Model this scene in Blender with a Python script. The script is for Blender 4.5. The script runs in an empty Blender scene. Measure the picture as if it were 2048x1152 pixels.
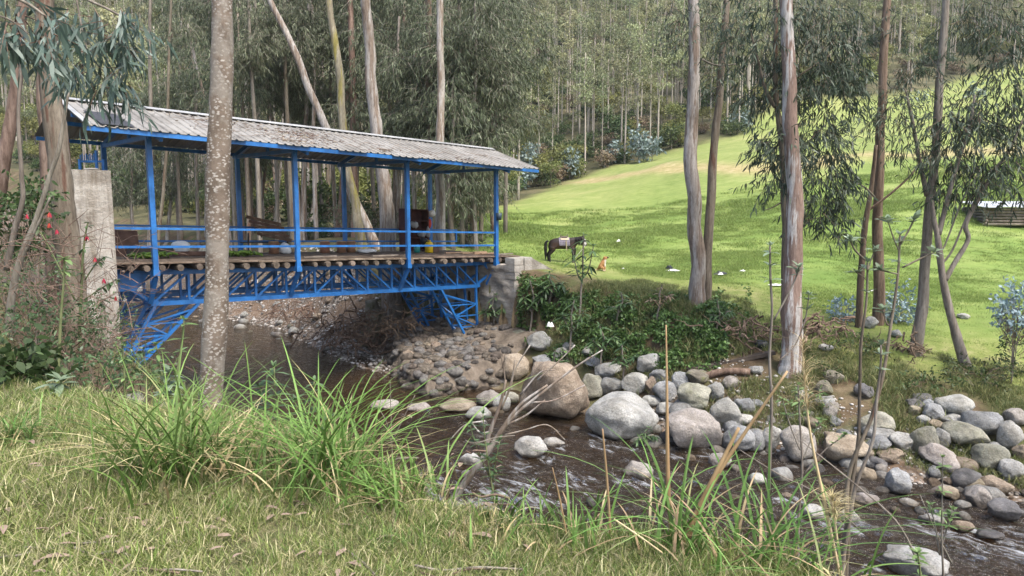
import bpy, bmesh, math, random
import numpy as np
from mathutils import Vector, Matrix

random.seed(7)
RNG = np.random.default_rng(7)
SC = bpy.context.scene
COL = SC.collection

# ------------------------------------------------------------------ camera
F_PX, PITCH = 1450.0, math.radians(6.637)       # focal length for a 2048 px wide frame, tilt down
CAM = np.array([0.0, 0.0, 1.6])
cam_data = bpy.data.cameras.new('camera')
cam_data.sensor_width = 36.0
cam_data.lens = 36.0 * F_PX / 2048.0
cam_data.clip_start, cam_data.clip_end = 0.05, 3000.0
cam = bpy.data.objects.new('camera', cam_data)
COL.objects.link(cam)
cam.location = CAM
cam.rotation_euler = (math.pi / 2 - PITCH, 0.0, 0.0)
SC.camera = cam

# ------------------------------------------------------------------ sky, sun, exposure
SUN_AZ, SUN_EL = math.radians(138), math.radians(60)    # clockwise from straight ahead (+Y)
world = bpy.data.worlds.new('World')
SC.world = world
world.use_nodes = True
wn = world.node_tree
bg = wn.nodes['Background']
sky = wn.nodes.new('ShaderNodeTexSky')
sky.sky_type = 'NISHITA'
sky.sun_disc = False
sky.sun_elevation, sky.sun_rotation = SUN_EL, SUN_AZ
sky.air_density, sky.dust_density, sky.ozone_density = 1.0, 4.0, 1.0
wn.links.new(sky.outputs['Color'], bg.inputs['Color'])
bg.inputs['Strength'].default_value = 0.15
sun_data = bpy.data.lights.new('sun', 'SUN')
sun_data.energy, sun_data.angle = 2.1, math.radians(22)
sun_data.color = (1.0, 0.965, 0.91)
sun = bpy.data.objects.new('sun', sun_data)
COL.objects.link(sun)
sun.rotation_euler = Vector((math.sin(SUN_AZ) * math.cos(SUN_EL), math.cos(SUN_AZ) * math.cos(SUN_EL),
                             math.sin(SUN_EL))).to_track_quat('Z', 'Y').to_euler()
SC.view_settings.view_transform = 'Standard'
SC.view_settings.look = 'None'
SC.view_settings.exposure = 1.34
SC.view_settings.gamma = 1.0
SC.cycles.max_bounces = 4
SC.cycles.diffuse_bounces = 2
SC.cycles.glossy_bounces = 2
SC.cycles.transparent_max_bounces = 6
SC.cycles.use_denoising = True

# ------------------------------------------------------------------ measuring helpers (photo pixel -> place)
_c, _s = math.cos(PITCH), math.sin(PITCH)
def ray(px, py):
    u, v = (px - 1024.0) / F_PX, (576.0 - py) / F_PX
    d = np.array([u, _c + v * _s, -_s + v * _c])
    return d / d[1]
def at(px, py, D):
    return CAM + ray(px, py) * D
def onz(px, py, z):
    r = ray(px, py)
    return CAM + r * ((z - CAM[2]) / r[2])
def wpx(w, D):                                  # pixel width -> metres at depth D
    return w * D / F_PX

# bridge frame: t along the bridge to the far bank, s downstream, z above the deck
AZ = 0.81
P0 = np.array([-8.549, 17.283, 0.218])
BV = np.array([math.sin(AZ), math.cos(AZ), -0.036])
DV = np.array([math.cos(AZ), -math.sin(AZ), 0.0])
UP = np.array([0.0, 0.0, 1.0])
def B(t, s, z=0.0):
    return P0 + BV * t + DV * s + UP * z
def ts(x, y):
    x, y = np.asarray(x) - P0[0], np.asarray(y) - P0[1]
    return x * BV[0] + y * BV[1], x * DV[0] + y * DV[1]

# ------------------------------------------------------------------ noise
def _hash(ix, iy, iz):
    h = (ix * 374761393 + iy * 668265263 + iz * 2147483647 + 1013904223) & 0xFFFFFFFF
    h = ((h ^ (h >> 13)) * 1274126177) & 0xFFFFFFFF
    return ((h ^ (h >> 16)) & 0xFFFF) / 65535.0
def vnoise(x, y, z=0.0):
    x, y = np.broadcast_arrays(np.asarray(x, float), np.asarray(y, float))
    z = np.broadcast_to(np.asarray(z, float), x.shape)
    ix, iy, iz = np.floor(x).astype(np.int64), np.floor(y).astype(np.int64), np.floor(z).astype(np.int64)
    fx, fy, fz = x - ix, y - iy, z - iz
    fx, fy, fz = fx * fx * (3 - 2 * fx), fy * fy * (3 - 2 * fy), fz * fz * (3 - 2 * fz)
    r = 0
    for a in (0, 1):
        for b in (0, 1):
            for c in (0, 1):
                w = (fx if a else 1 - fx) * (fy if b else 1 - fy) * (fz if c else 1 - fz)
                r = r + w * _hash(ix + a, iy + b, iz + c)
    return r * 2 - 1
def fbm(x, y, z=0.0, o=4):
    r, a, f = 0, 0.5, 1.0
    for k in range(o):
        r = r + a * vnoise(np.asarray(x) * f + 17 * k, np.asarray(y) * f - 9 * k, np.asarray(z) * f)
        a *= 0.5; f *= 2.03
    return r
def sstep(a, b, x):
    u = np.clip((np.asarray(x, float) - a) / (b - a), 0, 1)
    return u * u * (3 - 2 * u)

# ------------------------------------------------------------------ mesh helpers
def np_mesh(name, V, polys, smooth=True, mats=None, midx=None, attrs=None):
    """polys: list of int arrays (n,k). One mesh datablock, built fast."""
    V = np.asarray(V, np.float32).reshape(-1, 3)
    me = bpy.data.meshes.new(name)
    polys = [np.asarray(p, np.int32) for p in polys if len(p)]
    loops = np.concatenate([p.ravel() for p in polys]) if polys else np.zeros(0, np.int32)
    tot = np.concatenate([np.full(len(p), p.shape[1], np.int32) for p in polys]) if polys else np.zeros(0, np.int32)
    st = np.concatenate([[0], np.cumsum(tot)[:-1]]).astype(np.int32) if len(tot) else tot
    me.vertices.add(len(V)); me.vertices.foreach_set('co', V.ravel())
    me.loops.add(len(loops)); me.loops.foreach_set('vertex_index', loops)
    me.polygons.add(len(tot)); me.polygons.foreach_set('loop_start', st); me.polygons.foreach_set('loop_total', tot)
    me.polygons.foreach_set('use_smooth', np.full(len(tot), smooth, bool))
    for m in (mats or []):
        me.materials.append(m)
    if midx is not None:
        me.polygons.foreach_set('material_index', np.asarray(midx, np.int32))
    for k, a in (attrs or {}).items():
        at_ = me.attributes.new(k, 'FLOAT', 'POINT')
        at_.data.foreach_set('value', np.asarray(a, np.float32))
    me.update(calc_edges=True)
    return me

class MB:
    """collects shapes in world coordinates; build() links them as one mesh object"""
    def __init__(self):
        self.V, self.F, self.n = [], {3: [], 4: []}, 0
    def add(self, V, faces):
        V = np.asarray(V, float).reshape(-1, 3)
        for f in faces:
            f = np.asarray(f, np.int64)
            if f.ndim == 1: f = f[None]
            if len(f): self.F.setdefault(f.shape[1], []).append(f + self.n)
        self.V.append(V); self.n += len(V)
        return self
    def hexa(self, c):                           # 8 corners: bottom loop 0-3, top loop 4-7
        return self.add(c, [[[0, 3, 2, 1], [4, 5, 6, 7], [0, 1, 5, 4], [1, 2, 6, 5], [2, 3, 7, 6], [3, 0, 4, 7]]])
    def box(self, c, sx, sy, sz, ax=None, ay=None, az=None):
        ax = np.array([1., 0, 0]) if ax is None else ax
        ay = np.array([0., 1, 0]) if ay is None else ay
        az = np.array([0., 0, 1]) if az is None else az
        c = np.asarray(c, float)
        p = [c + ax * (i * sx / 2) + ay * (j * sy / 2) + az * (k * sz / 2)
             for k in (-1, 1) for (i, j) in ((-1, -1), (1, -1), (1, 1), (-1, 1))]
        return self.hexa(p)
    def beam(self, p, q, w, h, up=None, h2=None):
        p, q = np.asarray(p, float), np.asarray(q, float)
        a = q - p; a = a / np.linalg.norm(a)
        up = UP if up is None else np.asarray(up, float)
        sd = np.cross(a, up)
        if np.linalg.norm(sd) < 1e-4: sd = np.cross(a, np.array([1., 0, 0]))
        sd = sd / np.linalg.norm(sd); u = np.cross(sd, a)
        pts = []
        for e in (p, q):
            for (i, j) in ((-1, -1), (1, -1), (1, 1), (-1, 1)):
                pts.append(e + sd * (i * w / 2) + u * (j * h / 2))
        return self.hexa(pts)
    def tube(self, P, R, n=8, cap=True, jit=0.0, ell=None):
        P = np.asarray(P, float); R = np.broadcast_to(np.asarray(R, float), (len(P),))
        T = np.gradient(P, axis=0); T /= np.maximum(np.linalg.norm(T, axis=1, keepdims=True), 1e-9)
        ref = np.array([0.31, 0.95, 0.05]) if abs(T[0] @ np.array([0, 0, 1.])) > .8 else np.array([0, 0, 1.])
        V = []
        a = np.linspace(0, 2 * np.pi, n, endpoint=False)
        u = np.cross(T[0], ref); u /= max(np.linalg.norm(u), 1e-9)
        for i in range(len(P)):
            u = u - T[i] * (u @ T[i]); u /= max(np.linalg.norm(u), 1e-9); v = np.cross(T[i], u)
            r = R[i] * (1 + jit * (np.random.RandomState(i * 7 + n).rand(n) - .5)) if jit else R[i]
            V.append(P[i] + np.outer(np.cos(a) * r, u) + np.outer(np.sin(a) * r, v))
        V = np.concatenate(V)
        i = np.arange(len(P) - 1)[:, None] * n; j = np.arange(n)[None]
        k = (j + 1) % n
        Q = np.stack([i + j, i + k, i + n + k, i + n + j], -1).reshape(-1, 4)
        fs = [Q]
        if cap:
            V = np.concatenate([V, P[:1], P[-1:]])
            m = len(P) * n
            j = np.arange(n); k = (j + 1) % n
            fs += [np.stack([np.full(n, m), k, j], -1), np.stack([np.full(n, m + 1), (len(P) - 1) * n + j, (len(P) - 1) * n + k], -1)]
        return self.add(V, fs)
    def ngon_prism(self, pts, off):              # flat polygon (points in order) thickened by vector off
        pts = np.asarray(pts, float); n = len(pts)
        V = np.concatenate([pts - off / 2, pts + off / 2])
        self.F.setdefault(n, [])
        j = np.arange(n); k = (j + 1) % n
        return self.add(V, [np.arange(n)[::-1][None], (np.arange(n) + n)[None], np.stack([j, k, k + n, j + n], -1)])
    def build(self, name, mat, parent=None, origin=None, smooth=False):
        V = np.concatenate(self.V) if self.V else np.zeros((0, 3))
        if origin is None:
            origin = np.array(WORLD_AT.get(parent.name, (0, 0, 0)) if parent else (V[:, 0].mean(), V[:, 1].mean(), V[:, 2].min()))
        me = np_mesh(name, V - origin, [np.concatenate(f) for f in self.F.values() if f], smooth, [mat] if not isinstance(mat, list) else mat)
        o = bpy.data.objects.new(name, me); COL.objects.link(o)
        if parent:
            o.parent = parent
            WORLD_AT[o.name] = np.array(origin)
        else:
            o.location = origin; WORLD_AT[o.name] = np.array(origin)
        return o
WORLD_AT = {}
def tag(o, label=None, cat=None, group=None, kind=None):
    if label: o['label'] = label
    if cat: o['category'] = cat
    if group: o['group'] = group
    if kind: o['kind'] = kind
    return o
def empty(name, loc, label=None, cat=None, group=None):
    o = bpy.data.objects.new(name, None); COL.objects.link(o)
    o.empty_display_size = 0.2
    o.location = loc; WORLD_AT[o.name] = np.array(loc, float)
    return tag(o, label, cat, group)
def link(name, me, parent=None, loc=(0, 0, 0), rot=(0, 0, 0), scale=1.0):
    o = bpy.data.objects.new(name, me); COL.objects.link(o)
    o.location = loc; o.rotation_euler = rot
    o.scale = (scale,) * 3 if np.isscalar(scale) else scale
    if parent: o.parent = parent
    WORLD_AT[o.name] = np.array(loc, float) + (WORLD_AT.get(parent.name, 0) if parent else 0)
    return o
def copy_tree(o, parent=None):
    c = o.copy(); COL.objects.link(c); c.parent = parent
    for ch in o.children: copy_tree(ch, c)
    return c
def smooth_path(P, n=6):                         # Catmull-Rom
    P = np.asarray(P, float)
    Q = np.concatenate([[2 * P[0] - P[1]], P, [2 * P[-1] - P[-2]]])
    out = []
    for i in range(1, len(Q) - 2):
        for u in np.linspace(0, 1, n, endpoint=False):
            a, b, c, d = Q[i - 1], Q[i], Q[i + 1], Q[i + 2]
            out.append(.5 * (2 * b + (c - a) * u + (2 * a - 5 * b + 4 * c - d) * u * u + (3 * b - a - 3 * c + d) * u ** 3))
    out.append(P[-1])
    return np.array(out)

# ------------------------------------------------------------------ materials
def nmat(name):
    m = bpy.data.materials.new(name); m.use_nodes = True
    nt = m.node_tree
    return m, nt, nt.nodes['Principled BSDF'], nt.nodes['Material Output']
def node(nt, t, **kw):
    n = nt.nodes.new(t)
    for k, v in kw.items():
        if k in n.inputs.keys() if isinstance(k, str) else False: n.inputs[k].default_value = v
        else: setattr(n, k, v)
    return n
def ramp(nt, fac, cols):
    r = nt.nodes.new('ShaderNodeValToRGB')
    els = r.color_ramp.elements
    while len(els) < len(cols): els.new(0.5)
    for e, (p, c) in zip(els, cols):
        e.position = p; e.color = (c[0], c[1], c[2], 1)
    nt.links.new(fac, r.inputs[0])
    return r.outputs[0]
def noise_fac(nt, scale=5, stretch=(1, 1, 1), detail=5, coord='Object', rough=.6, dist=0.0, rot=(0, 0, 0)):
    tc = nt.nodes.new('ShaderNodeTexCoord'); mp = nt.nodes.new('ShaderNodeMapping')
    mp.inputs['Scale'].default_value = stretch; mp.inputs['Rotation'].default_value = rot
    nz = nt.nodes.new('ShaderNodeTexNoise')
    nz.inputs['Scale'].default_value = scale; nz.inputs['Detail'].default_value = detail
    nz.inputs['Roughness'].default_value = rough; nz.inputs['Distortion'].default_value = dist
    if coord == 'World':
        g = nt.nodes.new('ShaderNodeNewGeometry'); nt.links.new(g.outputs['Position'], mp.inputs[0])
    else:
        nt.links.new(tc.outputs[coord], mp.inputs[0])
    nt.links.new(mp.outputs[0], nz.inputs['Vector'])
    return nz.outputs['Fac']
def mixc(nt, fac, a, b, mode='MIX'):
    m = nt.nodes.new('ShaderNodeMix'); m.data_type = 'RGBA'; m.blend_type = mode
    for v, i in ((fac, 0), (a, 6), (b, 7)):
        if hasattr(v, 'links'): nt.links.new(v, m.inputs[i])
        elif i == 0: m.inputs[0].default_value = v
        else: m.inputs[i].default_value = (v[0], v[1], v[2], 1)
    return m.outputs[2]
def math_(nt, op, a, b=0.0, clamp=False):
    m = nt.nodes.new('ShaderNodeMath'); m.operation = op; m.use_clamp = clamp
    for v, i in ((a, 0), (b, 1)):
        if hasattr(v, 'links'): nt.links.new(v, m.inputs[i])
        else: m.inputs[i].default_value = v
    return m.outputs[0]
def bump(nt, bs, h, strength=.4, dist=.02):
    b = nt.nodes.new('ShaderNodeBump'); b.inputs['Strength'].default_value = strength; b.inputs['Distance'].default_value = dist
    nt.links.new(h, b.inputs['Height']); nt.links.new(b.outputs[0], bs.inputs['Normal'])
def vary(nt, col, amount=.3, src='island', hue=.03):
    if src == 'island':
        r = nt.nodes.new('ShaderNodeNewGeometry').outputs['Random Per Island']
    else:
        r = nt.nodes.new('ShaderNodeObjectInfo').outputs['Random']
    h = nt.nodes.new('ShaderNodeHueSaturation')
    nt.links.new(col, h.inputs['Color'])
    nt.links.new(math_(nt, 'MULTIPLY_ADD', r, 2 * amount), h.inputs['Value'])
    h.inputs['Value'].links[0].from_node.inputs[2].default_value = 1 - amount
    w = nt.nodes.new('ShaderNodeTexWhiteNoise'); w.noise_dimensions = '1D'; nt.links.new(r, w.inputs['W'])
    hh = math_(nt, 'MULTIPLY_ADD', w.outputs['Value'], 2 * hue); hh.node.inputs[2].default_value = .5 - hue
    nt.links.new(hh, h.inputs['Hue'])
    return h.outputs[0]
def mat_noise(name, cols, scale=5, stretch=(1, 1, 1), rough=.8, bmp=.3, bscale=None, bdist=.02, coord='Object', metallic=0.0,
              spec=.3, var=0.0, src='object', detail=5, fine=None, dist=0.0, hue=.01):
    m, nt, bs, out = nmat(name)
    f = noise_fac(nt, scale, stretch, detail, coord, dist=dist)
    c = ramp(nt, f, cols)
    if fine:
        g = noise_fac(nt, fine[0], stretch, 3, coord)
        c = mixc(nt, 1.0, c, ramp(nt, g, [(.3, (1 - fine[1],) * 3), (.7, (1 + fine[1] * .4,) * 3)]), 'MULTIPLY')
    if var: c = vary(nt, c, var, src, hue)
    nt.links.new(c, bs.inputs['Base Color'])
    bs.inputs['Roughness'].default_value = rough; bs.inputs['Metallic'].default_value = metallic
    bs.inputs['Specular IOR Level'].default_value = spec
    if bmp:
        bump(nt, bs, noise_fac(nt, bscale or scale * 3, stretch, 6, coord), bmp, bdist)
    return m
def mat_leaf(name, cols, var=.35, src='island', rough=.5, trans=.3, hue=.02, spec=.35, objvar=0.0, tcol=None):
    """leaf: colour differs from leaf to leaf, some light passes through"""
    m, nt, bs, out = nmat(name)
    f = nt.nodes.new('ShaderNodeNewGeometry').outputs['Random Per Island']
    w = nt.nodes.new('ShaderNodeTexWhiteNoise'); w.noise_dimensions = '1D'; nt.links.new(f, w.inputs['W'])
    c = ramp(nt, w.outputs['Value'], cols)
    c = vary(nt, c, var, 'island', hue)
    if objvar: c = vary(nt, c, objvar, 'object', hue)
    nt.links.new(c, bs.inputs['Base Color'])
    bs.inputs['Roughness'].default_value = rough; bs.inputs['Specular IOR Level'].default_value = spec
    t = nt.nodes.new('ShaderNodeBsdfTranslucent'); nt.links.new(c, t.inputs['Color'])
    mx = nt.nodes.new('ShaderNodeMixShader'); mx.inputs[0].default_value = trans
    nt.links.new(bs.outputs[0], mx.inputs[1]); nt.links.new(t.outputs[0], mx.inputs[2])
    nt.links.new(mx.outputs[0], out.inputs['Surface'])
    return m
MAT = {}
# ================================================================== terrain
WATER_Z = -3.8
def pl(xs, ys):
    xs, ys = np.array(xs, float), np.array(ys, float)
    return lambda v: np.interp(v, xs, ys)
_T_NE = pl([-60, -20, 0, 6, 10.5, 12, 14, 15.5, 17, 20, 30], [-3, -3, -3.2, -4.2, -4.6, -4.1, -3.5, -3.25, -2.6, -2.3, -2.2])
T_NE = lambda s: _T_NE(s) + .34 * vnoise(np.asarray(s, float) * 1.15, 3.7) + .14 * vnoise(np.asarray(s, float) * 3.1, 8.2)
T_NW = pl([-60, -20, -6, 0, 6, 9, 13, 16, 30], [.5, .5, .4, .4, 1.4, 1.9, 3.0, 3.4, 3.6])
T_FW = pl([-70, -40, -26, -16, -11, -4, .3, 3, 6, 8.5, 11, 14, 16, 30], [7, 7, 7, 6.8, 7.8, 6.5, 6.1, 6.5, 6.5, 7.3, 7.9, 8.3, 8.9, 9.5])
T_FT = pl([-70, -26, -16, -6, 0, 1.2, 2.2, 4.5, 7, 9, 12, 16, 30], [15, 14, 13, 11.2, 11, 11.2, 12.6, 12.6, 12.0, 11.6, 11.8, 12.8, 13])
def water_z(s):
    return WATER_Z + 0.045 * np.clip(-14 - np.asarray(s, float), 0, 60) + 0.03 * np.clip(np.asarray(s, float) * -1 + 14, -12, 0)
# (px, py, depth) of places on the far side as measured in the photograph
CTRL = [(1050, 520, 26), (1110, 541, 27), (1165, 552, 25.5), (1080, 562, 23.5), (1240, 562, 25), (1130, 529, 33), (1210, 542, 28), (1300, 575, 24), (1395, 598, 21), (1480, 562, 25.5), (1600, 520, 31),
        (1250, 480, 41), (1100, 450, 50), (1300, 440, 52), (1000, 402, 72), (1040, 388, 82), (1200, 362, 80), (1350, 322, 78),
        (1500, 335, 66), (1700, 320, 64), (2000, 300, 62), (2300, 290, 62), (1600, 420, 46), (1700, 480, 36), (1980, 453, 40), (2300, 470, 38),
        (1900, 560, 26.5), (1750, 580, 25), (1900, 640, 21.5), (1930, 725, 17.6), (1830, 708, 18), (1740, 655, 20), (1582, 748, 17.5), (2200, 640, 20),
        (1600, 250, 100), (1800, 210, 112), (2000, 200, 110), (1950, 130, 150), (1450, 240, 108), (1300, 292, 104), (2400, 160, 115),
        (1200, 342, 92), (1200, 200, 135), (1200, -20, 200), (1000, -20, 215), (1500, -20, 190), (1700, 90, 165), (2000, -20, 230), (2500, -20, 220),
        (800, 200, 150), (600, -20, 215), (300, 60, 190), (50, -20, 210), (-400, -20, 200), (300, 290, 125), (600, 330, 100), (820, 400, 70),
        (-300, 200, 130), (700, 500, 32), (560, 490, 37), (480, 470, 47), (860, 500, 31), (950, 470, 37), (900, 440, 50), (620, 430, 60),
        (1024, -260, 330), (0, -260, 330), (2048, -260, 330), (-800, -200, 330), (3000, -200, 330), (3200, 400, 60), (2600, 700, 25)]
_cp = np.array([at(*c) for c in CTRL])
def _tps_k(r2): return np.where(r2 > 0, r2 * np.log(np.maximum(r2, 1e-9)), 0)
_S = 50.0
_n = len(_cp)
_K = _tps_k((((_cp[:, None, :2] - _cp[None, :, :2]) / _S) ** 2).sum(-1)) + np.eye(_n) * .004
_Pm = np.column_stack([np.ones(_n), _cp[:, :2] / _S])
_A = np.zeros((_n + 3, _n + 3)); _A[:_n, :_n] = _K; _A[:_n, _n:] = _Pm; _A[_n:, :_n] = _Pm.T
_w = np.linalg.solve(_A, np.concatenate([_cp[:, 2], np.zeros(3)]))
def z_far(x, y):
    x, y = np.asarray(x, float), np.asarray(y, float)
    sh = x.shape; x, y = x.ravel(), y.ravel()
    out = np.empty(len(x))
    for i in range(0, len(x), 20000):
        a, b = x[i:i + 20000] / _S, y[i:i + 20000] / _S
        k = _tps_k((a[:, None] - _cp[None, :, 0] / _S) ** 2 + (b[:, None] - _cp[None, :, 1] / _S) ** 2)
        out[i:i + 20000] = k @ _w[:_n] + _w[_n] + _w[_n + 1] * a + _w[_n + 2] * b
    return out.reshape(sh)
def ground_z(x, y, detail=True):
    x, y = np.asarray(x, float), np.asarray(y, float)
    t, s = ts(x, y)
    wz = water_z(s)
    ne, nw, fw, ft = T_NE(s), T_NW(s), T_FW(s), T_FT(s)
    zn = 0.0 + 0.10 * fbm(x * .5, y * .5) * detail + np.clip(-t - 9, 0, 40) * .12
    zf = z_far(x, y)
    d = np.hypot(x, y)
    if detail:
        zf = zf + fbm(x * .25, y * .25, 3.3) * np.clip((d - 15) / 40, .08, .55) + sstep(85, 140, d) * 3.0 * fbm(x * .03, y * .03, 7.0)
    bed = wz - 0.55
    z = np.where(t < ne, zn, 0)
    u = np.clip((t - ne) / (nw - ne), 0, 1)
    z = np.where((t >= ne) & (t < nw), zn + (wz - .12 - zn) * (u ** (1.1 - .52 * sstep(5, 11, s))), z)
    mid = .5 * (nw + fw); k = np.clip(1 - np.abs(t - mid) / (fw - nw) * 2, 0, 1)
    z = np.where((t >= nw) & (t < fw), wz - .12 + (bed - wz + .12) * sstep(0, .5, k) + .10 * fbm(x * 1.3, y * 1.3, 5) * detail, z)
    u = np.clip((t - fw) / (ft - fw), 0, 1)
    kk = sstep(9.5, 6.0, s) * sstep(-2, 1, s)
    prof = .14 * u + .86 * ((1 - kk) * sstep(.05, 1.0, u) + kk * sstep(.38, 1.0, u))
    z = np.where((t >= fw) & (t < ft), (wz - .12) * (1 - prof) + zf * prof + .15 * fbm(x * .9, y * .9, 2.0) * np.sin(np.pi * u) * detail, z)
    z = np.where(t >= ft, zf, z)
    # bay cut in front of the far abutment, floored by the stone apron
    bay = sstep(-8.0, -5.0, s) * sstep(2.9, 1.7, s) * (t < 11.0) * (t > fw - .6)
    zb = -3.80 + .52 * sstep(6.6, 8.2, t - .5 * np.clip(.9 - s, 0, 5)) + .08 * np.clip(t - 8, 0, 3)
    zb = np.where(s < -4.4, zb + .5 * sstep(-4.4, -7, s), zb)
    z = z * (1 - bay) + np.minimum(z, zb) * bay
    # far upstream the valley closes
    z = np.where(s < -75, np.maximum(z, zf * sstep(-75, -110, s) + z * (1 - sstep(-75, -110, s))), z)
    return z
def g(x, y):
    return float(ground_z(np.array([x]), np.array([y]))[0])
def hit(px, py, d0=2.0, d1=300.0):
    """where the sight line through a photo pixel meets the ground"""
    r = ray(px, py)
    D = np.concatenate([np.arange(d0, 60, .04), np.arange(60, d1, .4)])
    P = CAM + r[None] * D[:, None]
    below = P[:, 2] < ground_z(P[:, 0], P[:, 1])
    i = int(np.argmax(below)) if below.any() else len(D) - 1
    return P[i]

# covers: 0..1 weights that say what grows or lies on the ground
def covers(x, y):
    t, s = ts(x, y)
    d = np.hypot(x, y)
    ne, nw, fw, ft = T_NE(s), T_NW(s), T_FW(s), T_FT(s)
    near = sstep(.5, -.3, t - ne)
    gravel = np.where((t > nw - .3) & (t < ft), 1 - sstep(fw + 1.2 + 1.6 * sstep(-2, -8, s), fw + 2.6 + 2.4 * sstep(-2, -8, s), t), 0)
    # forest edge: photo column -> distance where the meadow stops
    col = 1024 + F_PX * x / np.maximum(y, 1)
    edge = np.interp(col, [0, 880, 930, 1000, 1100, 1200, 1300, 1400, 1480, 1560, 1650, 1800, 1900, 2048, 2400], [28, 28, 40, 66, 80, 90, 96, 100, 104, 122, 130, 140, 160, 175, 180])
    forest = sstep(-4, 5, d + 5 * fbm(x * .08, y * .08, 1) - edge) * (t > ft)
    forest = np.where((col < 930) & (t > ft - 1), np.maximum(forest, sstep(930, 850, col)), forest)
    meadow = sstep(.0, 1.6, t - ft - .3 + .8 * fbm(x * .7, y * .7, 9)) * (1 - forest)
    up_ = sstep(13, 19, d) * (t < ne)
    near = near * (1 - up_); forest = np.maximum(forest, up_)
    return near, gravel, meadow, forest

# one sheet, fine near the camera, reaching beyond the crest of the hills
_ang = np.concatenate([np.linspace(-180, -62, 30)[:-1], np.linspace(-62, 62, 380), np.linspace(62, 180, 30)[1:-1]])
_rad = np.concatenate([[0.0], np.geomspace(1.2, 34, 190), np.geomspace(34.6, 420, 110)])
_A2, _R2 = np.meshgrid(np.radians(_ang), _rad)
gx, gy = (_R2 * np.sin(_A2)), (_R2 * np.cos(_A2))
gz = ground_z(gx, gy)
gz = np.where((np.abs(_A2) > np.radians(75)) & (_R2 > 60), np.minimum(gz, 40), gz)
_na, _nr = len(_ang), len(_rad)
_i, _j = np.meshgrid(np.arange(_nr - 1), np.arange(_na), indexing='ij')
_j2 = (_j + 1) % _na
_q = np.stack([_i * _na + _j, (_i + 1) * _na + _j, (_i + 1) * _na + _j2, _i * _na + _j2], -1).reshape(-1, 4)[:, ::-1]
cn, cg, cm, cf = covers(gx.ravel(), gy.ravel())

def ground_material():
    m, nt, bs, out = nmat('ground')
    def A(n):
        a = nt.nodes.new('ShaderNodeAttribute'); a.attribute_name = n; return a.outputs['Fac']
    # bank soil with litter
    c = ramp(nt, noise_fac(nt, 1.7, coord='World', detail=6, rough=.7), [(.25, (.035, .026, .017)), (.45, (.085, .06, .036)), (.6, (.13, .10, .06)), (.78, (.20, .165, .11))])
    mossy = ramp(nt, noise_fac(nt, .8, coord='World', detail=8), [(.45, (0, 0, 0)), (.62, (1, 1, 1))])
    c = mixc(nt, math_(nt, 'MULTIPLY', mossy, .55), c, (.055, .085, .022))
    # gravel
    v = nt.nodes.new('ShaderNodeTexVoronoi'); v.inputs['Scale'].default_value = 11
    gg = nt.nodes.new('ShaderNodeNewGeometry'); nt.links.new(gg.outputs['Position'], v.inputs['Vector'])
    gcol = ramp(nt, nt.nodes.new('ShaderNodeSeparateColor').outputs[0], [(.0, (.10, .085, .07)), (.4, (.22, .19, .165)), (.75, (.33, .30, .27)), (1, (.45, .43, .40))])
    sep = gcol.node.inputs[0].links[0].from_node; nt.links.new(v.outputs['Color'], sep.inputs[0])
    edge = ramp(nt, v.outputs['Distance'], [(.25, (1, 1, 1)), (.6, (.35, .32, .28))])
    gcol = mixc(nt, 1.0, gcol, edge, 'MULTIPLY')
    mud = ramp(nt, noise_fac(nt, .9, coord='World', detail=7), [(.42, (0, 0, 0)), (.58, (1, 1, 1))])
    gcol = mixc(nt, math_(nt, 'MULTIPLY', mud, .75), gcol, (.17, .115, .075))
    c = mixc(nt, A('gravel'), c, gcol)
    # forest floor
    fc = ramp(nt, noise_fac(nt, .35, coord='World', detail=6, rough=.7), [(.3, (.03, .03, .016)), (.5, (.07, .068, .034)), (.7, (.15, .13, .075))])
    c = mixc(nt, A('forest'), c, fc)
    # meadow: lush and yellowed drifts, short trampled patches
    f1 = noise_fac(nt, .11, stretch=(1, 2.2, 1), coord='World', detail=8, rough=.62)
    mc = ramp(nt, f1, [(.34, (.115, .178, .040)), (.48, (.152, .212, .052)), (.58, (.192, .242, .072)), (.72, (.262, .278, .105))])
    f2 = noise_fac(nt, 1.3, stretch=(1, 1.6, 1), coord='World', detail=8, rough=.7)
    mc = mixc(nt, 1.0, mc, ramp(nt, f2, [(.32, (.78, .85, .7)), (.5, (1, 1, 1)), (.68, (1.2, 1.12, 1.1))]), 'MULTIPLY')
    dry = A('dry')
    mc = mixc(nt, dry, mc, ramp(nt, f2, [(.3, (.19, .17, .06)), (.55, (.31, .26, .13)), (.75, (.42, .35, .22))]))
    mc = mixc(nt, A('worn'), mc, ramp(nt, noise_fac(nt, 2.4, coord='World', detail=8, rough=.7), [(.3, (.10, .145, .03)), (.5, (.18, .20, .06)), (.7, (.31, .275, .14))]))
    c = mixc(nt, A('meadow'), c, mc)
    # near bank lawn: thatch under the blades
    nc = ramp(nt, noise_fac(nt, 16, coord='World', detail=8, rough=.8), [(.3, (.05, .05, .025)), (.47, (.10, .105, .045)), (.6, (.18, .16, .085)), (.75, (.30, .25, .15))])
    c = mixc(nt, A('near'), c, nc)
    nt.links.new(c, bs.inputs['Base Color'])
    bs.inputs['Roughness'].default_value = .9; bs.inputs['Specular IOR Level'].default_value = .15
    bump(nt, bs, noise_fac(nt, 9, coord='World', detail=8, rough=.75), .8, .06)
    return m
MAT['ground'] = ground_material()
_col = 1024 + F_PX * gx.ravel() / np.maximum(gy.ravel(), 1)
_d = np.hypot(gx.ravel(), gy.ravel())
_t, _s2 = ts(gx.ravel(), gy.ravel())
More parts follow.
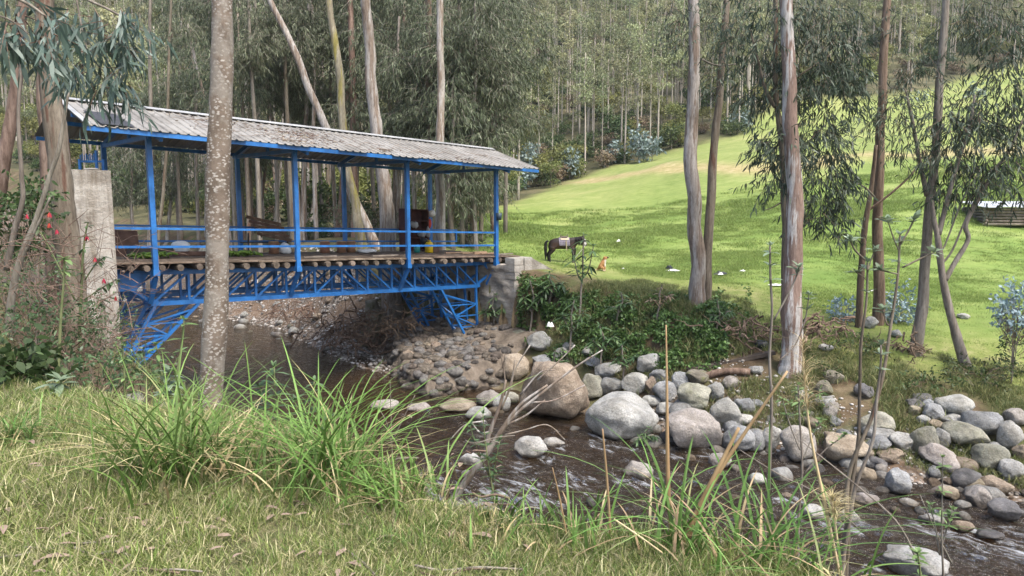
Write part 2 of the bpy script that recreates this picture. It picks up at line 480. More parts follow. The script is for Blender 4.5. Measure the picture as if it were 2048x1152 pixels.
# the mown terrace edge that crosses the upper meadow, and the trodden strip by the river
_terr = np.interp(_col, [1000, 1150, 1300, 1482, 1683, 1957, 2100], [92, 84, 76, 66.8, 64, 62.3, 61])
dry = np.exp(-((gy.ravel() - _terr - 1.5 * vnoise(gx.ravel() * .2, gy.ravel() * .2)) / 2.0) ** 2) * sstep(1080, 1180, _col) + .22 * sstep(45, 75, gy.ravel())
worn = sstep(9.0, 2.5, _t - T_FT(_s2)) * .9 * (vnoise(gx.ravel() * .5, gy.ravel() * .5) * .5 + .75)
ground_me = np_mesh('ground', np.column_stack([gx.ravel(), gy.ravel(), gz.ravel()]), [_q], True, [MAT['ground']],
                    attrs={'near': cn, 'gravel': cg, 'meadow': cm, 'forest': cf, 'dry': np.clip(dry, 0, 1), 'worn': np.clip(worn, 0, 1)})
ground = link('ground', ground_me)
tag(ground, 'river banks, green meadow and wooded hillside ground', kind='structure')

# ================================================================== river
def water_material():
    m, nt, bs, out = nmat('river_water')
    tc = nt.nodes.new('ShaderNodeNewGeometry')
    mp = nt.nodes.new('ShaderNodeMapping'); mp.vector_type = 'TEXTURE'
    mp.inputs['Rotation'].default_value = (0, 0, math.atan2(DV[1], DV[0]))
    mp.inputs['Scale'].default_value = (1.7, .62, 1)
    nt.links.new(tc.outputs['Position'], mp.inputs[0])
    def nz(sc, de, di=0.0):
        n = nt.nodes.new('ShaderNodeTexNoise'); n.inputs['Scale'].default_value = sc; n.inputs['Detail'].default_value = de
        n.inputs['Distortion'].default_value = di; n.inputs['Roughness'].default_value = .62
        nt.links.new(mp.outputs[0], n.inputs['Vector']); return n.outputs['Fac']
    rp = nt.nodes.new('ShaderNodeAttribute'); rp.attribute_name = 'rapid'
    h = math_(nt, 'ADD', math_(nt, 'MULTIPLY', nz(2.6, 5, .6), 1.0), math_(nt, 'MULTIPLY', nz(7.5, 4, .4), .35))
    amp = math_(nt, 'MULTIPLY_ADD', rp.outputs['Fac'], 1.3); amp.node.inputs[2].default_value = .12
    b = nt.nodes.new('ShaderNodeBump'); b.inputs['Distance'].default_value = .30
    nt.links.new(amp, b.inputs['Strength']); nt.links.new(h, b.inputs['Height'])
    tr = nt.nodes.new('ShaderNodeBsdfTransparent'); tr.inputs['Color'].default_value = (.48, .36, .22, 1)
    df = nt.nodes.new('ShaderNodeBsdfDiffuse'); df.inputs['Color'].default_value = (.048, .034, .020, 1)
    m1 = nt.nodes.new('ShaderNodeMixShader'); m1.inputs[0].default_value = .30
    nt.links.new(tr.outputs[0], m1.inputs[1]); nt.links.new(df.outputs[0], m1.inputs[2])
    gl = nt.nodes.new('ShaderNodeBsdfGlossy'); gl.inputs['Roughness'].default_value = .06; gl.inputs['Color'].default_value = (1, 1, 1, 1)
    nt.links.new(b.outputs[0], gl.inputs['Normal'])
    fr = nt.nodes.new('ShaderNodeFresnel'); fr.inputs['IOR'].default_value = 1.5; nt.links.new(b.outputs[0], fr.inputs['Normal'])
    m2 = nt.nodes.new('ShaderNodeMixShader'); nt.links.new(fr.outputs[0], m2.inputs[0])
    nt.links.new(m1.outputs[0], m2.inputs[1]); nt.links.new(gl.outputs[0], m2.inputs[2])
    fo = nt.nodes.new('ShaderNodeBsdfDiffuse'); fo.inputs['Color'].default_value = (.56, .58, .60, 1)
    fa = nt.nodes.new('ShaderNodeAttribute'); fa.attribute_name = 'foam'
    ff = ramp(nt, math_(nt, 'ADD', nz(3.4, 7, 1.2), math_(nt, 'MULTIPLY_ADD', fa.outputs['Fac'], .46)), [(.63, (0, 0, 0)), (.92, (.62, .62, .62))])
    ff.node.inputs[0].links[0].from_node.inputs[1].links[0].from_node.inputs[2].default_value = -.22
    m3 = nt.nodes.new('ShaderNodeMixShader'); nt.links.new(ff, m3.inputs[0])
    nt.links.new(m2.outputs[0], m3.inputs[1]); nt.links.new(fo.outputs[0], m3.inputs[2])
    nt.links.new(m3.outputs[0], out.inputs['Surface'])
    nt.nodes.remove(bs)
    return m
MAT['water'] = water_material()
_sv = np.concatenate([np.linspace(-85, -20, 120)[:-1], np.linspace(-20, 3, 170)[:-1], np.linspace(3, 22, 300)])
_tv = np.linspace(-.5, 11, 160)
_S3, _T3 = np.meshgrid(_sv, _tv, indexing='ij')
wx, wy = P0[0] + BV[0] * _T3 + DV[0] * _S3, P0[1] + BV[1] * _T3 + DV[1] * _S3
RAPIDS = [((1010, 1000), 2.6, .8), ((1130, 960), 1.6, .7), ((2010, 1085), 1.6, .85), ((1700, 1060), 3.0, .35), ((1400, 990), 2.6, .45), ((880, 985), 1.6, .8), ((240, 600), 7.0, 1.0), ((300, 590), 5.0, .9), ((1250, 1010), 2.4, .5)]
rapid = np.full(_S3.shape, .10); foam = np.zeros(_S3.shape)
for (p, r, k) in RAPIDS:
    q = onz(p[0], p[1], WATER_Z)
    w = np.exp(-(((wx - q[0]) ** 2 + (wy - q[1]) ** 2) / r ** 2))
    rapid = np.maximum(rapid, w * min(1, k + .3)); foam = np.maximum(foam, w * k)
rapid = np.maximum(rapid, .8 * sstep(4, 9, _S3))
for (px, py, rr) in [(1060, 918, .55), (1107, 896, .35), (1274, 958, .5), (938, 930, .4), (1627, 1040, .4), (1699, 1046, .35), (1926, 1064, .4), (1978, 1078, .5), (1577, 1002, .25), (1382, 900, .9), (1242, 880, 1.1), (838, 824, .35), (955, 838, .4), (1828, 1150, .8), (1863, 1050, .4), (1090, 966, .5), (850, 965, .5)]:
    q = onz(px, py, WATER_Z); dq = np.hypot(wx - q[0], wy - q[1])
    foam = np.maximum(foam, .78 * np.exp(-((dq - rr * .6) / (.28 + .2 * rr)) ** 2) * sstep(2, 6, _S3)); rapid = np.maximum(rapid, np.exp(-(dq / (rr + .5)) ** 2) * sstep(0, 4, _S3))
wz = water_z(_S3) + rapid * (.13 * fbm(_S3 * 1.0, _T3 * 2.0, 1.0, 3) + .075 * fbm(_S3 * 2.8, _T3 * 4.6, 4.0, 3))
ni, nj = _S3.shape
_i, _j = np.meshgrid(np.arange(ni - 1), np.arange(nj - 1), indexing='ij')
_q = np.stack([_i * nj + _j, (_i + 1) * nj + _j, (_i + 1) * nj + _j + 1, _i * nj + _j + 1], -1).reshape(-1, 4)
river = link('river', np_mesh('river', np.column_stack([wx.ravel(), wy.ravel(), wz.ravel()]), [_q], True, [MAT['water']],
                              attrs={'rapid': rapid.ravel(), 'foam': foam.ravel()}))
tag(river, 'shallow brown river running under the bridge', kind='structure')
# ================================================================== covered bridge
BL, BW = 11.0, 3.571
def blue_material():
    m, nt, bs, out = nmat('blue_paint')
    f = noise_fac(nt, 2.2, coord='World', detail=8, rough=.7)
    c = ramp(nt, f, [(.3, (.012, .095, .29)), (.55, (.018, .14, .40)), (.75, (.04, .19, .47))])
    chip = ramp(nt, noise_fac(nt, 13, coord='World', detail=6, rough=.75), [(.64, (0, 0, 0)), (.70, (1, 1, 1))])
    grime = ramp(nt, noise_fac(nt, 3.0, stretch=(1, 1, .5), coord='World', detail=7, rough=.7), [(.40, (.55, .55, .55)), (.58, (1, 1, 1))])
    c = mixc(nt, .7, c, grime, 'MULTIPLY')
    c = mixc(nt, math_(nt, 'MULTIPLY', chip, .8), c, (.12, .075, .05))
    nt.links.new(c, bs.inputs['Base Color'])
    bs.inputs['Roughness'].default_value = .42
    bump(nt, bs, noise_fac(nt, 30, coord='World', detail=3), .08, .004)
    return m
MAT['blue'] = blue_material()
MAT['wood'] = mat_noise('deck_wood', [(.3, (.055, .04, .028)), (.5, (.13, .095, .07)), (.7, (.24, .19, .145))], 3, (1, 1, 1), .85, .5, 14, .01, coord='World', var=.35, src='object', fine=(25, .4))
MAT['log'] = mat_noise('log_bark', [(.3, (.05, .038, .028)), (.5, (.11, .086, .065)), (.72, (.20, .165, .13))], 7, (1, 1, 1), .85, .5, 20, .01, coord='World', var=.3, src='object')
def roof_material(name, top):
    m, nt, bs, out = nmat(name)
    f = noise_fac(nt, 1.3, coord='World', detail=9, rough=.7)
    c = ramp(nt, f, [(.3, (.125, .11, .09)), (.45, (.205, .19, .165)), (.62, (.275, .26, .235))] if top else [(.35, (.16, .16, .165)), (.65, (.27, .27, .275))])
    if top:
        st = ramp(nt, noise_fac(nt, 7, stretch=(1, 1, 1), coord='World', detail=9, rough=.75), [(.60, (1, 1, 1)), (.76, (.55, .46, .37))])
        c = mixc(nt, .8, c, st, 'MULTIPLY')
    c = vary(nt, c, .08, 'object', .004)
    nt.links.new(c, bs.inputs['Base Color'])
    bs.inputs['Roughness'].default_value = .55; bs.inputs['Metallic'].default_value = .15
    bump(nt, bs, noise_fac(nt, 3, coord='World'), .1, .02)
    return m
MAT['roof_top'], MAT['roof_under'] = roof_material('roof_sheet_top', True), roof_material('roof_sheet_under', False)
MAT['ridge'] = mat_noise('ridge_metal', [(.35, (.24, .24, .235)), (.65, (.38, .38, .37))], 2, rough=.45, bmp=.1, coord='World', metallic=.1)

bridge = empty('covered_footbridge', B(0, 0, -1.2), 'blue steel footbridge with corrugated metal roof crossing the river', 'bridge')
O = WORLD_AT[bridge.name]
def part(mb, name, mat, parent=bridge, smooth=False):
    return mb.build(name, mat, parent, origin=O, smooth=smooth)

# --- trusses: chords are the part, webs and plates its pieces
TR_S = [-.45, -1.05, -2.45, -3.05]
NP_, T0_, T1_ = 12, .05, 10.55
for k, s0 in enumerate(TR_S):
    m = MB()
    m.beam(B(-.35, s0, -.29), B(BL + .25, s0, -.29), .09, .11)
    m.beam(B(T0_ - .05, s0, -1.06), B(T1_ + .05, s0, -1.06), .09, .11)
    tr = part(m, 'truss', MAT['blue'])
    tt = np.linspace(T0_, T1_, NP_ + 1)
    for i, t in enumerate(tt):
        part(MB().beam(B(t, s0, -1.004), B(t, s0, -.346), .055, .06, up=BV), 'upright', MAT['blue'], tr)
        part(MB().box(B(t + .04, s0 + .035, -1.035), .15, .025, .13, BV, DV, UP), 'gusset_plate', MAT['blue'], tr)
    for i in range(NP_):
        a, b = (tt[i] + .05, tt[i + 1] - .05)
        z0, z1 = (-1.0, -.35) if i < NP_ // 2 else (-.35, -1.0)
        part(MB().beam(B(a, s0 - .004, z0), B(b, s0 - .004, z1), .045, .05), 'diagonal_brace', MAT['blue'], tr)
    # end plates where the chord meets the abutments
    for (pts) in ([(-1.25, -.30), (.0, -.30), (-.33, -.72), (-1.25, -.72)], [(BL - .25, -.30), (BL + .5, -.30), (BL + .5, -.62), (BL + .15, -.62)]):
        mb = MB(); mb.ngon_prism([B(t, s0 + .058, z) for t, z in pts], DV * .02); part(mb, 'end_plate', MAT['blue'], tr)
    part(MB().beam(B(-.40, s0, -.70), B(T0_, s0, -1.02), .06, .08), 'end_strut', MAT['blue'], tr)
    part(MB().beam(B(BL + .25, s0, -.60), B(T1_, s0, -1.0), .06, .08), 'end_strut', MAT['blue'], tr)
for t in np.linspace(T0_, T1_, 7):                 # cross ties between the trusses
    part(MB().beam(B(t, TR_S[0] - .05, -1.10), B(t, TR_S[3] + .05, -1.10), .05, .05), 'cross_tie', MAT['blue'])
# --- raking strut towers under each end
def tower(tops, foot, sa, sb):
    legs = []
    for (t, zz) in tops:
        for s0 in (sa, sb):
            f = (foot[0] + (.10 if t > np.mean([q[0] for q in tops]) else -.10) * 1, s0 * .8 + (sa + sb) * .1, foot[1])
            legs.append((B(t, s0, zz), B(f[0], f[1], f[2])))
    root = None
    for (a, b) in legs:
        mb = MB().beam(a, b, .07, .07, up=DV)
        o = part(mb, 'strut_leg', MAT['blue'], bridge)
        root = root or o
    n = 5
    for (A_, B_) in ((legs[0], legs[2]), (legs[1], legs[3]), (legs[0], legs[1])):
        for i in range(n):
            u, v = .08 + i / n * .86, .08 + (i + 1) / n * .86
            p, q = A_[0] + (A_[1] - A_[0]) * u, B_[0] + (B_[1] - B_[0]) * v
            r = A_[0] + (A_[1] - A_[0]) * v
            if i % 2: p, q = B_[0] + (B_[1] - B_[0]) * u, A_[0] + (A_[1] - A_[0]) * v
            part(MB().beam(p, q, .04, .04, up=DV), 'lacing_bar', MAT['blue'], root)
            part(MB().beam(B_[0] + (B_[1] - B_[0]) * v, r, .036, .036, up=DV), 'lacing_bar', MAT['blue'], root)
FZR = at(970, 705, 24.2)[2] - B(10.6, 0)[2] - .12
FZL = -2.9
for (a, b) in ((TR_S[0], TR_S[1]), (TR_S[2], TR_S[3])):
    tower([(9.0, -1.11), (10.5, -1.11)], (10.55, FZR), a, b)
    tower([(1.15, -1.11), (.10, -1.11)], (-.75, FZL), a, b)
# --- log joists and planks
rs = np.random.RandomState(3)
tj = -.95
joists = []
while tj < 12.0:
    r = rs.uniform(.060, .088)
    n = 9
    y0, y1 = .10 + rs.uniform(-.06, .10), -BW - .12
    P = np.array([B(tj + rs.uniform(-.02, .02), s_, -.145 + rs.uniform(-.008, .008) - .0) for s_ in np.linspace(y0, y1, 5)])
    part(MB().tube(P, r * rs.uniform(.93, 1.05, 5), n), 'log_joist', MAT['log'], bridge, False)
    tj += rs.uniform(.33, .47)
deck = MB(); deck.beam(B(-1.15, -BW / 2, -.058), B(12.1, -BW / 2, -.058), BW - .5, .012)
deck = part(deck, 'deck', MAT['wood'])
sp = .06
while sp > -BW - .1:
    w = rs.uniform(.17, .25)
    t = -1.15 + rs.uniform(0, .1)
    while t < 11.9:
        ln = min(rs.uniform(2.6, 4.4), 12.15 - t)
        z0 = -.03 + rs.uniform(-.008, .012); tl = rs.uniform(-.012, .012)
        part(MB().beam(B(t + .008, sp - w / 2, z0 + tl), B(t + ln - .008, sp - w / 2, z0 - tl), w - .014, .042), 'plank', MAT['wood'], deck)
        t += ln
    sp -= w
# --- posts, rails
POST_T = [0, BL / 3, 2 * BL / 3, BL]
for t in POST_T:
    for s0, fs in ((0.06, 1), (-BW - .06, -1)):
        p = part(MB().beam(B(t, s0, -.33), B(t, s0, 2.99), .115, .115, up=BV), 'post', MAT['blue'])
        part(MB().box(B(t, s0 + fs * .005, -.26), .15, .155, .14, BV, DV, UP), 'post_shoe', MAT['blue'], p)
        part(MB().beam(B(t, s0 - fs * .02, -.36), B(t - .02, s0 - fs * .46, -1.02), .09, .10, up=BV), 'outrigger_brace', MAT['blue'], p)
def rail(s0, ta, tb, closed):
    for z in (.794, .36):
        ends = [ta] + [t for t in POST_T if ta < t < tb] + [tb]
        for a, b in zip(ends[:-1], ends[1:]):
            part(MB().beam(B(a + (.06 if a in POST_T else 0), s0, z), B(b - (.06 if b in POST_T else 0), s0, z), .05, .055), 'rail', MAT['blue'])
    for t in closed:
        part(MB().beam(B(t, s0, .332), B(t, s0, .822), .052, .052, up=BV), 'rail_end', MAT['blue'])
rail(.06, -.95, BL, [-.95])
rail(-BW - .06, -.4, BL + 1.25, [BL + 1.25])
# --- roof frame
ER, OV = 1.45, .715
Z_E, Z_EF, Z_R = 3.0, 3.10, 3.80
def roof_pt(t, v, lift=0.0):
    """v: -1 far eave .. 0 ridge .. 1 near eave"""
    if v >= 0: s0, z = -BW / 2 + v * (BW / 2 + OV), Z_R + v * (Z_E - Z_R)
    else: s0, z = -BW / 2 + v * (BW / 2 + OV), Z_R + (-v) * (Z_EF - Z_R)
    return B(t, s0, z + lift)
for v, nm in ((.98, 'eave_beam'), (-.98, 'eave_beam'), (.5, 'purlin'), (-.5, 'purlin'), (.03, 'ridge_beam'), (-.03, 'ridge_beam')):
    part(MB().beam(roof_pt(-ER + .03, v, -.075), roof_pt(BL + ER - .03, v, -.075), .06, .10), nm, MAT['blue'])
for t in POST_T:
    part(MB().beam(B(t, .18, 2.93), B(t, -BW - .18, 2.93), .08, .10, up=UP), 'tie_beam', MAT['blue'])
    part(MB().beam(roof_pt(t + .12, .04, -.19), roof_pt(t + .12, .95, -.18), .07, .12), 'rafter', MAT['blue'])
    part(MB().beam(roof_pt(t + .12, -.04, -.19), roof_pt(t + .12, -.95, -.18), .07, .12), 'rafter', MAT['blue'])
    part(MB().beam(B(t + .12, -BW / 2, 2.99), B(t + .12, -BW / 2, 3.60), .07, .07, up=BV), 'king_post', MAT['blue'])
# --- corrugated sheets (each sheet lapped on the next)
NS = 16
TL = BL + 2 * ER
for side in (1, -1):
    for k in range(NS):
        ta, tb = -ER + TL * k / NS, -ER + TL * (k + 1) / NS + .04
        prof = []
        nr = 4; pw = (tb - ta) / nr
        for r_ in range(nr):
            a = ta + r_ * pw
            prof += [(a, .0), (a + pw * .62, 0.0), (a + pw * .72, .030), (a + pw * .86, .030)]
        prof.append((tb, 0.0))
        lift = .002 + .004 * (k % 2) + rs.uniform(0, .004)
        jit = rs.uniform(-.03, .05) if side == 1 else rs.uniform(-.02, .02)
        vs = np.linspace(.012, 1.0, 5)
        V = []
        for th in (0.0, -.006):
            for v in vs:
                vv = v if v < 1 else 1.0 + jit
                sag = .006 * math.sin(k * 3.1 + v * 4)
                for (t, z) in prof:
                    V.append(roof_pt(t, side * vv, z + lift + th + sag))
        npf = len(prof); nv = len(vs)
        i, j = np.meshgrid(np.arange(nv - 1), np.arange(npf - 1), indexing='ij')
        top = np.stack([i * npf + j, i * npf + j + 1, (i + 1) * npf + j + 1, (i + 1) * npf + j], -1).reshape(-1, 4)
        bot = top[:, ::-1] + nv * npf
        if side == 1: top, bot = top[:, ::-1], bot[:, ::-1]
        e = (nv - 1) * npf + np.arange(npf - 1)
        rim = np.stack([e, e + 1, e + 1 + nv * npf, e + nv * npf], -1)
        me = np_mesh('roof_sheet', np.array(V) - O, [top, bot, rim], False, [MAT['roof_top'], MAT['roof_under']],
                     np.concatenate([np.zeros(len(top)), np.ones(len(bot)), np.zeros(len(rim))]))
        o = link('roof_sheet', me, bridge)
for k in range(6):
    a, b = -ER - .02 + (TL + .04) * k / 6, -ER - .02 + (TL + .04) * (k + 1) / 6 - .01
    mb = MB()
    for side in (1, -1):
        q = [roof_pt(a, 0, .075), roof_pt(b, 0, .075), roof_pt(b, side * .085, .075), roof_pt(a, side * .085, .075)]
        mb.hexa([p - UP * .012 for p in q] + q)
    part(mb, 'ridge_cap', MAT['ridge'])
mb = MB()
q = [roof_pt(-ER - .02, .02, .06), roof_pt(-ER + .10, .02, .06), roof_pt(-ER + .10, 1.02, .06), roof_pt(-ER - .02, 1.02, .06)]
mb.hexa([p - UP * .012 for p in q] + q); part(mb, 'verge_trim', MAT['ridge'])
# --- things lying on the roof
MAT['rubber'] = mat_noise('dark_rubber', [(.3, (.018, .019, .022)), (.7, (.05, .05, .055))], 8, rough=.7, bmp=.3)
mb = MB()
q = [roof_pt(-ER + .28, .50, .052), roof_pt(-ER + .95, .50, .052), roof_pt(-ER + 1.0, .98, .052), roof_pt(-ER + .33, .98, .052)]
mb.hexa([p - UP * .01 for p in q] + q)
tag(mb.build('rubber_mat', MAT['rubber']), 'black rubber patch lying on the left end of the roof', 'patch')
# ================================================================== stone and concrete
def stone_mat(name, cols, moss=0.0, dark=1.0, wet=.0):
    m, nt, bs, out = nmat(name)
    c = ramp(nt, noise_fac(nt, 2.3, detail=8, rough=.62), cols)
    sp = ramp(nt, noise_fac(nt, 34, detail=4, rough=.7), [(.36, (.62, .62, .62)), (.5, (1, 1, 1)), (.66, (1.18, 1.17, 1.15))])
    c = mixc(nt, .8, c, sp, 'MULTIPLY')
    pt = ramp(nt, noise_fac(nt, 1.1, detail=7, rough=.7, dist=.6), [(.38, (.66, .64, .60)), (.52, (1, 1, 1)), (.66, (1.12, 1.12, 1.11))])
    c = mixc(nt, .9, c, pt, 'MULTIPLY')
    ck = ramp(nt, noise_fac(nt, 5, detail=9, rough=.72, dist=1.0), [(.47, (1, 1, 1)), (.50, (.62, .58, .52)), (.53, (1, 1, 1))])
    c = mixc(nt, .55, c, ck, 'MULTIPLY')
    if moss:
        mk = ramp(nt, noise_fac(nt, 3.6, detail=8, rough=.7), [(.5, (0, 0, 0)), (.66, (1, 1, 1))])
        c = mixc(nt, math_(nt, 'MULTIPLY', mk, moss), c, (.10, .115, .04))
    c = vary(nt, c, .16, 'object', .012)
    gw = nt.nodes.new('ShaderNodeNewGeometry'); sz = nt.nodes.new('ShaderNodeSeparateXYZ'); nt.links.new(gw.outputs['Position'], sz.inputs[0])
    lv = math_(nt, 'ADD', sz.outputs['Z'], math_(nt, 'MULTIPLY', noise_fac(nt, 4, coord='World', detail=3), .16))
    wt = nt.nodes.new('ShaderNodeMapRange'); nt.links.new(lv, wt.inputs['Value'])
    wt.inputs['From Min'].default_value = WATER_Z + .10; wt.inputs['From Max'].default_value = WATER_Z + .24; wt.inputs['To Min'].default_value = 1; wt.inputs['To Max'].default_value = 0
    c = mixc(nt, wt.outputs[0], c, mixc(nt, 1.0, c, (.42, .38, .34), 'MULTIPLY'))       # wet foot
    nt.links.new(c, bs.inputs['Base Color'])
    bs.inputs['Roughness'].default_value = .45 if wet else .8; bs.inputs['Specular IOR Level'].default_value = .5 if wet else .25
    bump(nt, bs, noise_fac(nt, 7, detail=10, rough=.72), .9, .10)
    return m
SM = {
    'grey': stone_mat('stone_grey', [(.3, (.20, .20, .19)), (.5, (.31, .31, .295)), (.7, (.42, .415, .39))]),
    'pale': stone_mat('stone_pale', [(.3, (.26, .255, .235)), (.5, (.36, .355, .33)), (.7, (.46, .45, .42))]),
    'blue': stone_mat('stone_bluegrey', [(.3, (.17, .175, .178)), (.5, (.265, .272, .274)), (.7, (.37, .372, .37))]),
    'tan': stone_mat('stone_tan', [(.3, (.22, .18, .125)), (.5, (.32, .275, .205)), (.7, (.43, .38, .30))]),
    'brown': stone_mat('stone_brown', [(.3, (.16, .125, .09)), (.5, (.27, .22, .165)), (.7, (.37, .32, .25))]),
    'pink': stone_mat('stone_pink', [(.3, (.22, .20, .18)), (.5, (.305, .28, .255)), (.7, (.40, .37, .34))]),
    'olive': stone_mat('stone_olive', [(.3, (.19, .185, .15)), (.5, (.28, .275, .225)), (.7, (.38, .37, .31))], moss=.3),
    'mossy': stone_mat('stone_mossy', [(.3, (.11, .10, .08)), (.5, (.19, .175, .135)), (.7, (.28, .26, .2))], moss=.85),
    'dark': stone_mat('stone_dark', [(.3, (.07, .068, .068)), (.5, (.13, .125, .125)), (.7, (.22, .21, .205))], wet=1),
}
SM['apron1'] = stone_mat('stone_apron_brown', [(.3, (.085, .07, .055)), (.5, (.155, .13, .105)), (.7, (.24, .21, .175))])
SM['apron2'] = stone_mat('stone_apron_grey', [(.3, (.11, .105, .10)), (.5, (.19, .18, .17)), (.7, (.28, .27, .25))])
SM['apron3'] = stone_mat('stone_apron_dark', [(.3, (.055, .048, .042)), (.5, (.10, .09, .08)), (.7, (.17, .155, .14))])
def _ico(sub):
    bm = bmesh.new(); bmesh.ops.create_icosphere(bm, subdivisions=sub, radius=1.0)
    V = np.array([v.co[:] for v in bm.verts]); Fc = np.array([[v.index for v in f.verts] for f in bm.faces]); bm.free()
    return V, Fc
ICO3, ICO2 = _ico(4), _ico(2)
def rock_shape(seed, rx, ry, rz, rough=.16, cuts=3, ico=None, rot=0.0, tilt=0.0):
    V, Fc = (ico or ICO3)
    r = np.random.RandomState(seed)
    V = V.copy()
    # worn facets: push in everything beyond a few planes, softly
    for _ in range(cuts):
        n = r.normal(size=3); n /= np.linalg.norm(n); h = r.uniform(.60, .88)
        d = V @ n - h
        V = V - np.where(d > 0, d * .90, 0)[:, None] * n
    o = r.uniform(0, 50)
    k = 1 + rough * 1.5 * fbm(V[:, 0] * 1.1 + o, V[:, 1] * 1.1 + o, V[:, 2] * 1.1, 4) + rough * .22 * fbm(V[:, 0] * 5 + o, V[:, 1] * 5, V[:, 2] * 5 + o, 3)
    V = V * k[:, None]
    V = V / np.abs(V).max(0)[None]
    V = V * np.array([rx, ry, rz])
    ct, st = math.cos(tilt), math.sin(tilt)
    V = V @ np.array([[ct, 0, st], [0, 1, 0], [-st, 0, ct]]).T
    c, s_ = math.cos(rot), math.sin(rot)
    V = V @ np.array([[c, -s_, 0], [s_, c, 0], [0, 0, 1]]).T
    return V, Fc
_seed = [100]
def boulder(px, py, rx, ry, kind, label, group=None, name='boulder', D=None, tilt=0.0, rough=.16, cuts=3, sink=.75, depth=.9, cat='boulder'):
    """a stone whose outline is centred on a photo pixel; it rests where the sight line under it meets the ground"""
    _seed[0] += 1
    if D is None:
        G = hit(px, min(py + ry * sink, 1300), 6)
        P = onz(px, py + ry * sink, WATER_Z - .05)
        D = G[1] if (P[1] < 0 or G[1] < P[1]) else P[1]
    c = at(px, py, D)
    a, h = wpx(rx, D), wpx(ry, D)
    c = c + np.array([ray(px, py)[0], 1, 0]) * a * .25
    V, Fc = rock_shape(_seed[0], a, a * depth, h, rough, cuts, tilt=tilt, rot=-math.atan2(px - 1024, F_PX))
    me = np_mesh(name, V + np.array([0, 0, h * .9]), [Fc], True, [SM[kind]])
    o = link(name, me, None, c - np.array([0, 0, h * .9]))
    return tag(o, label, cat, group or 'boulders along the river')
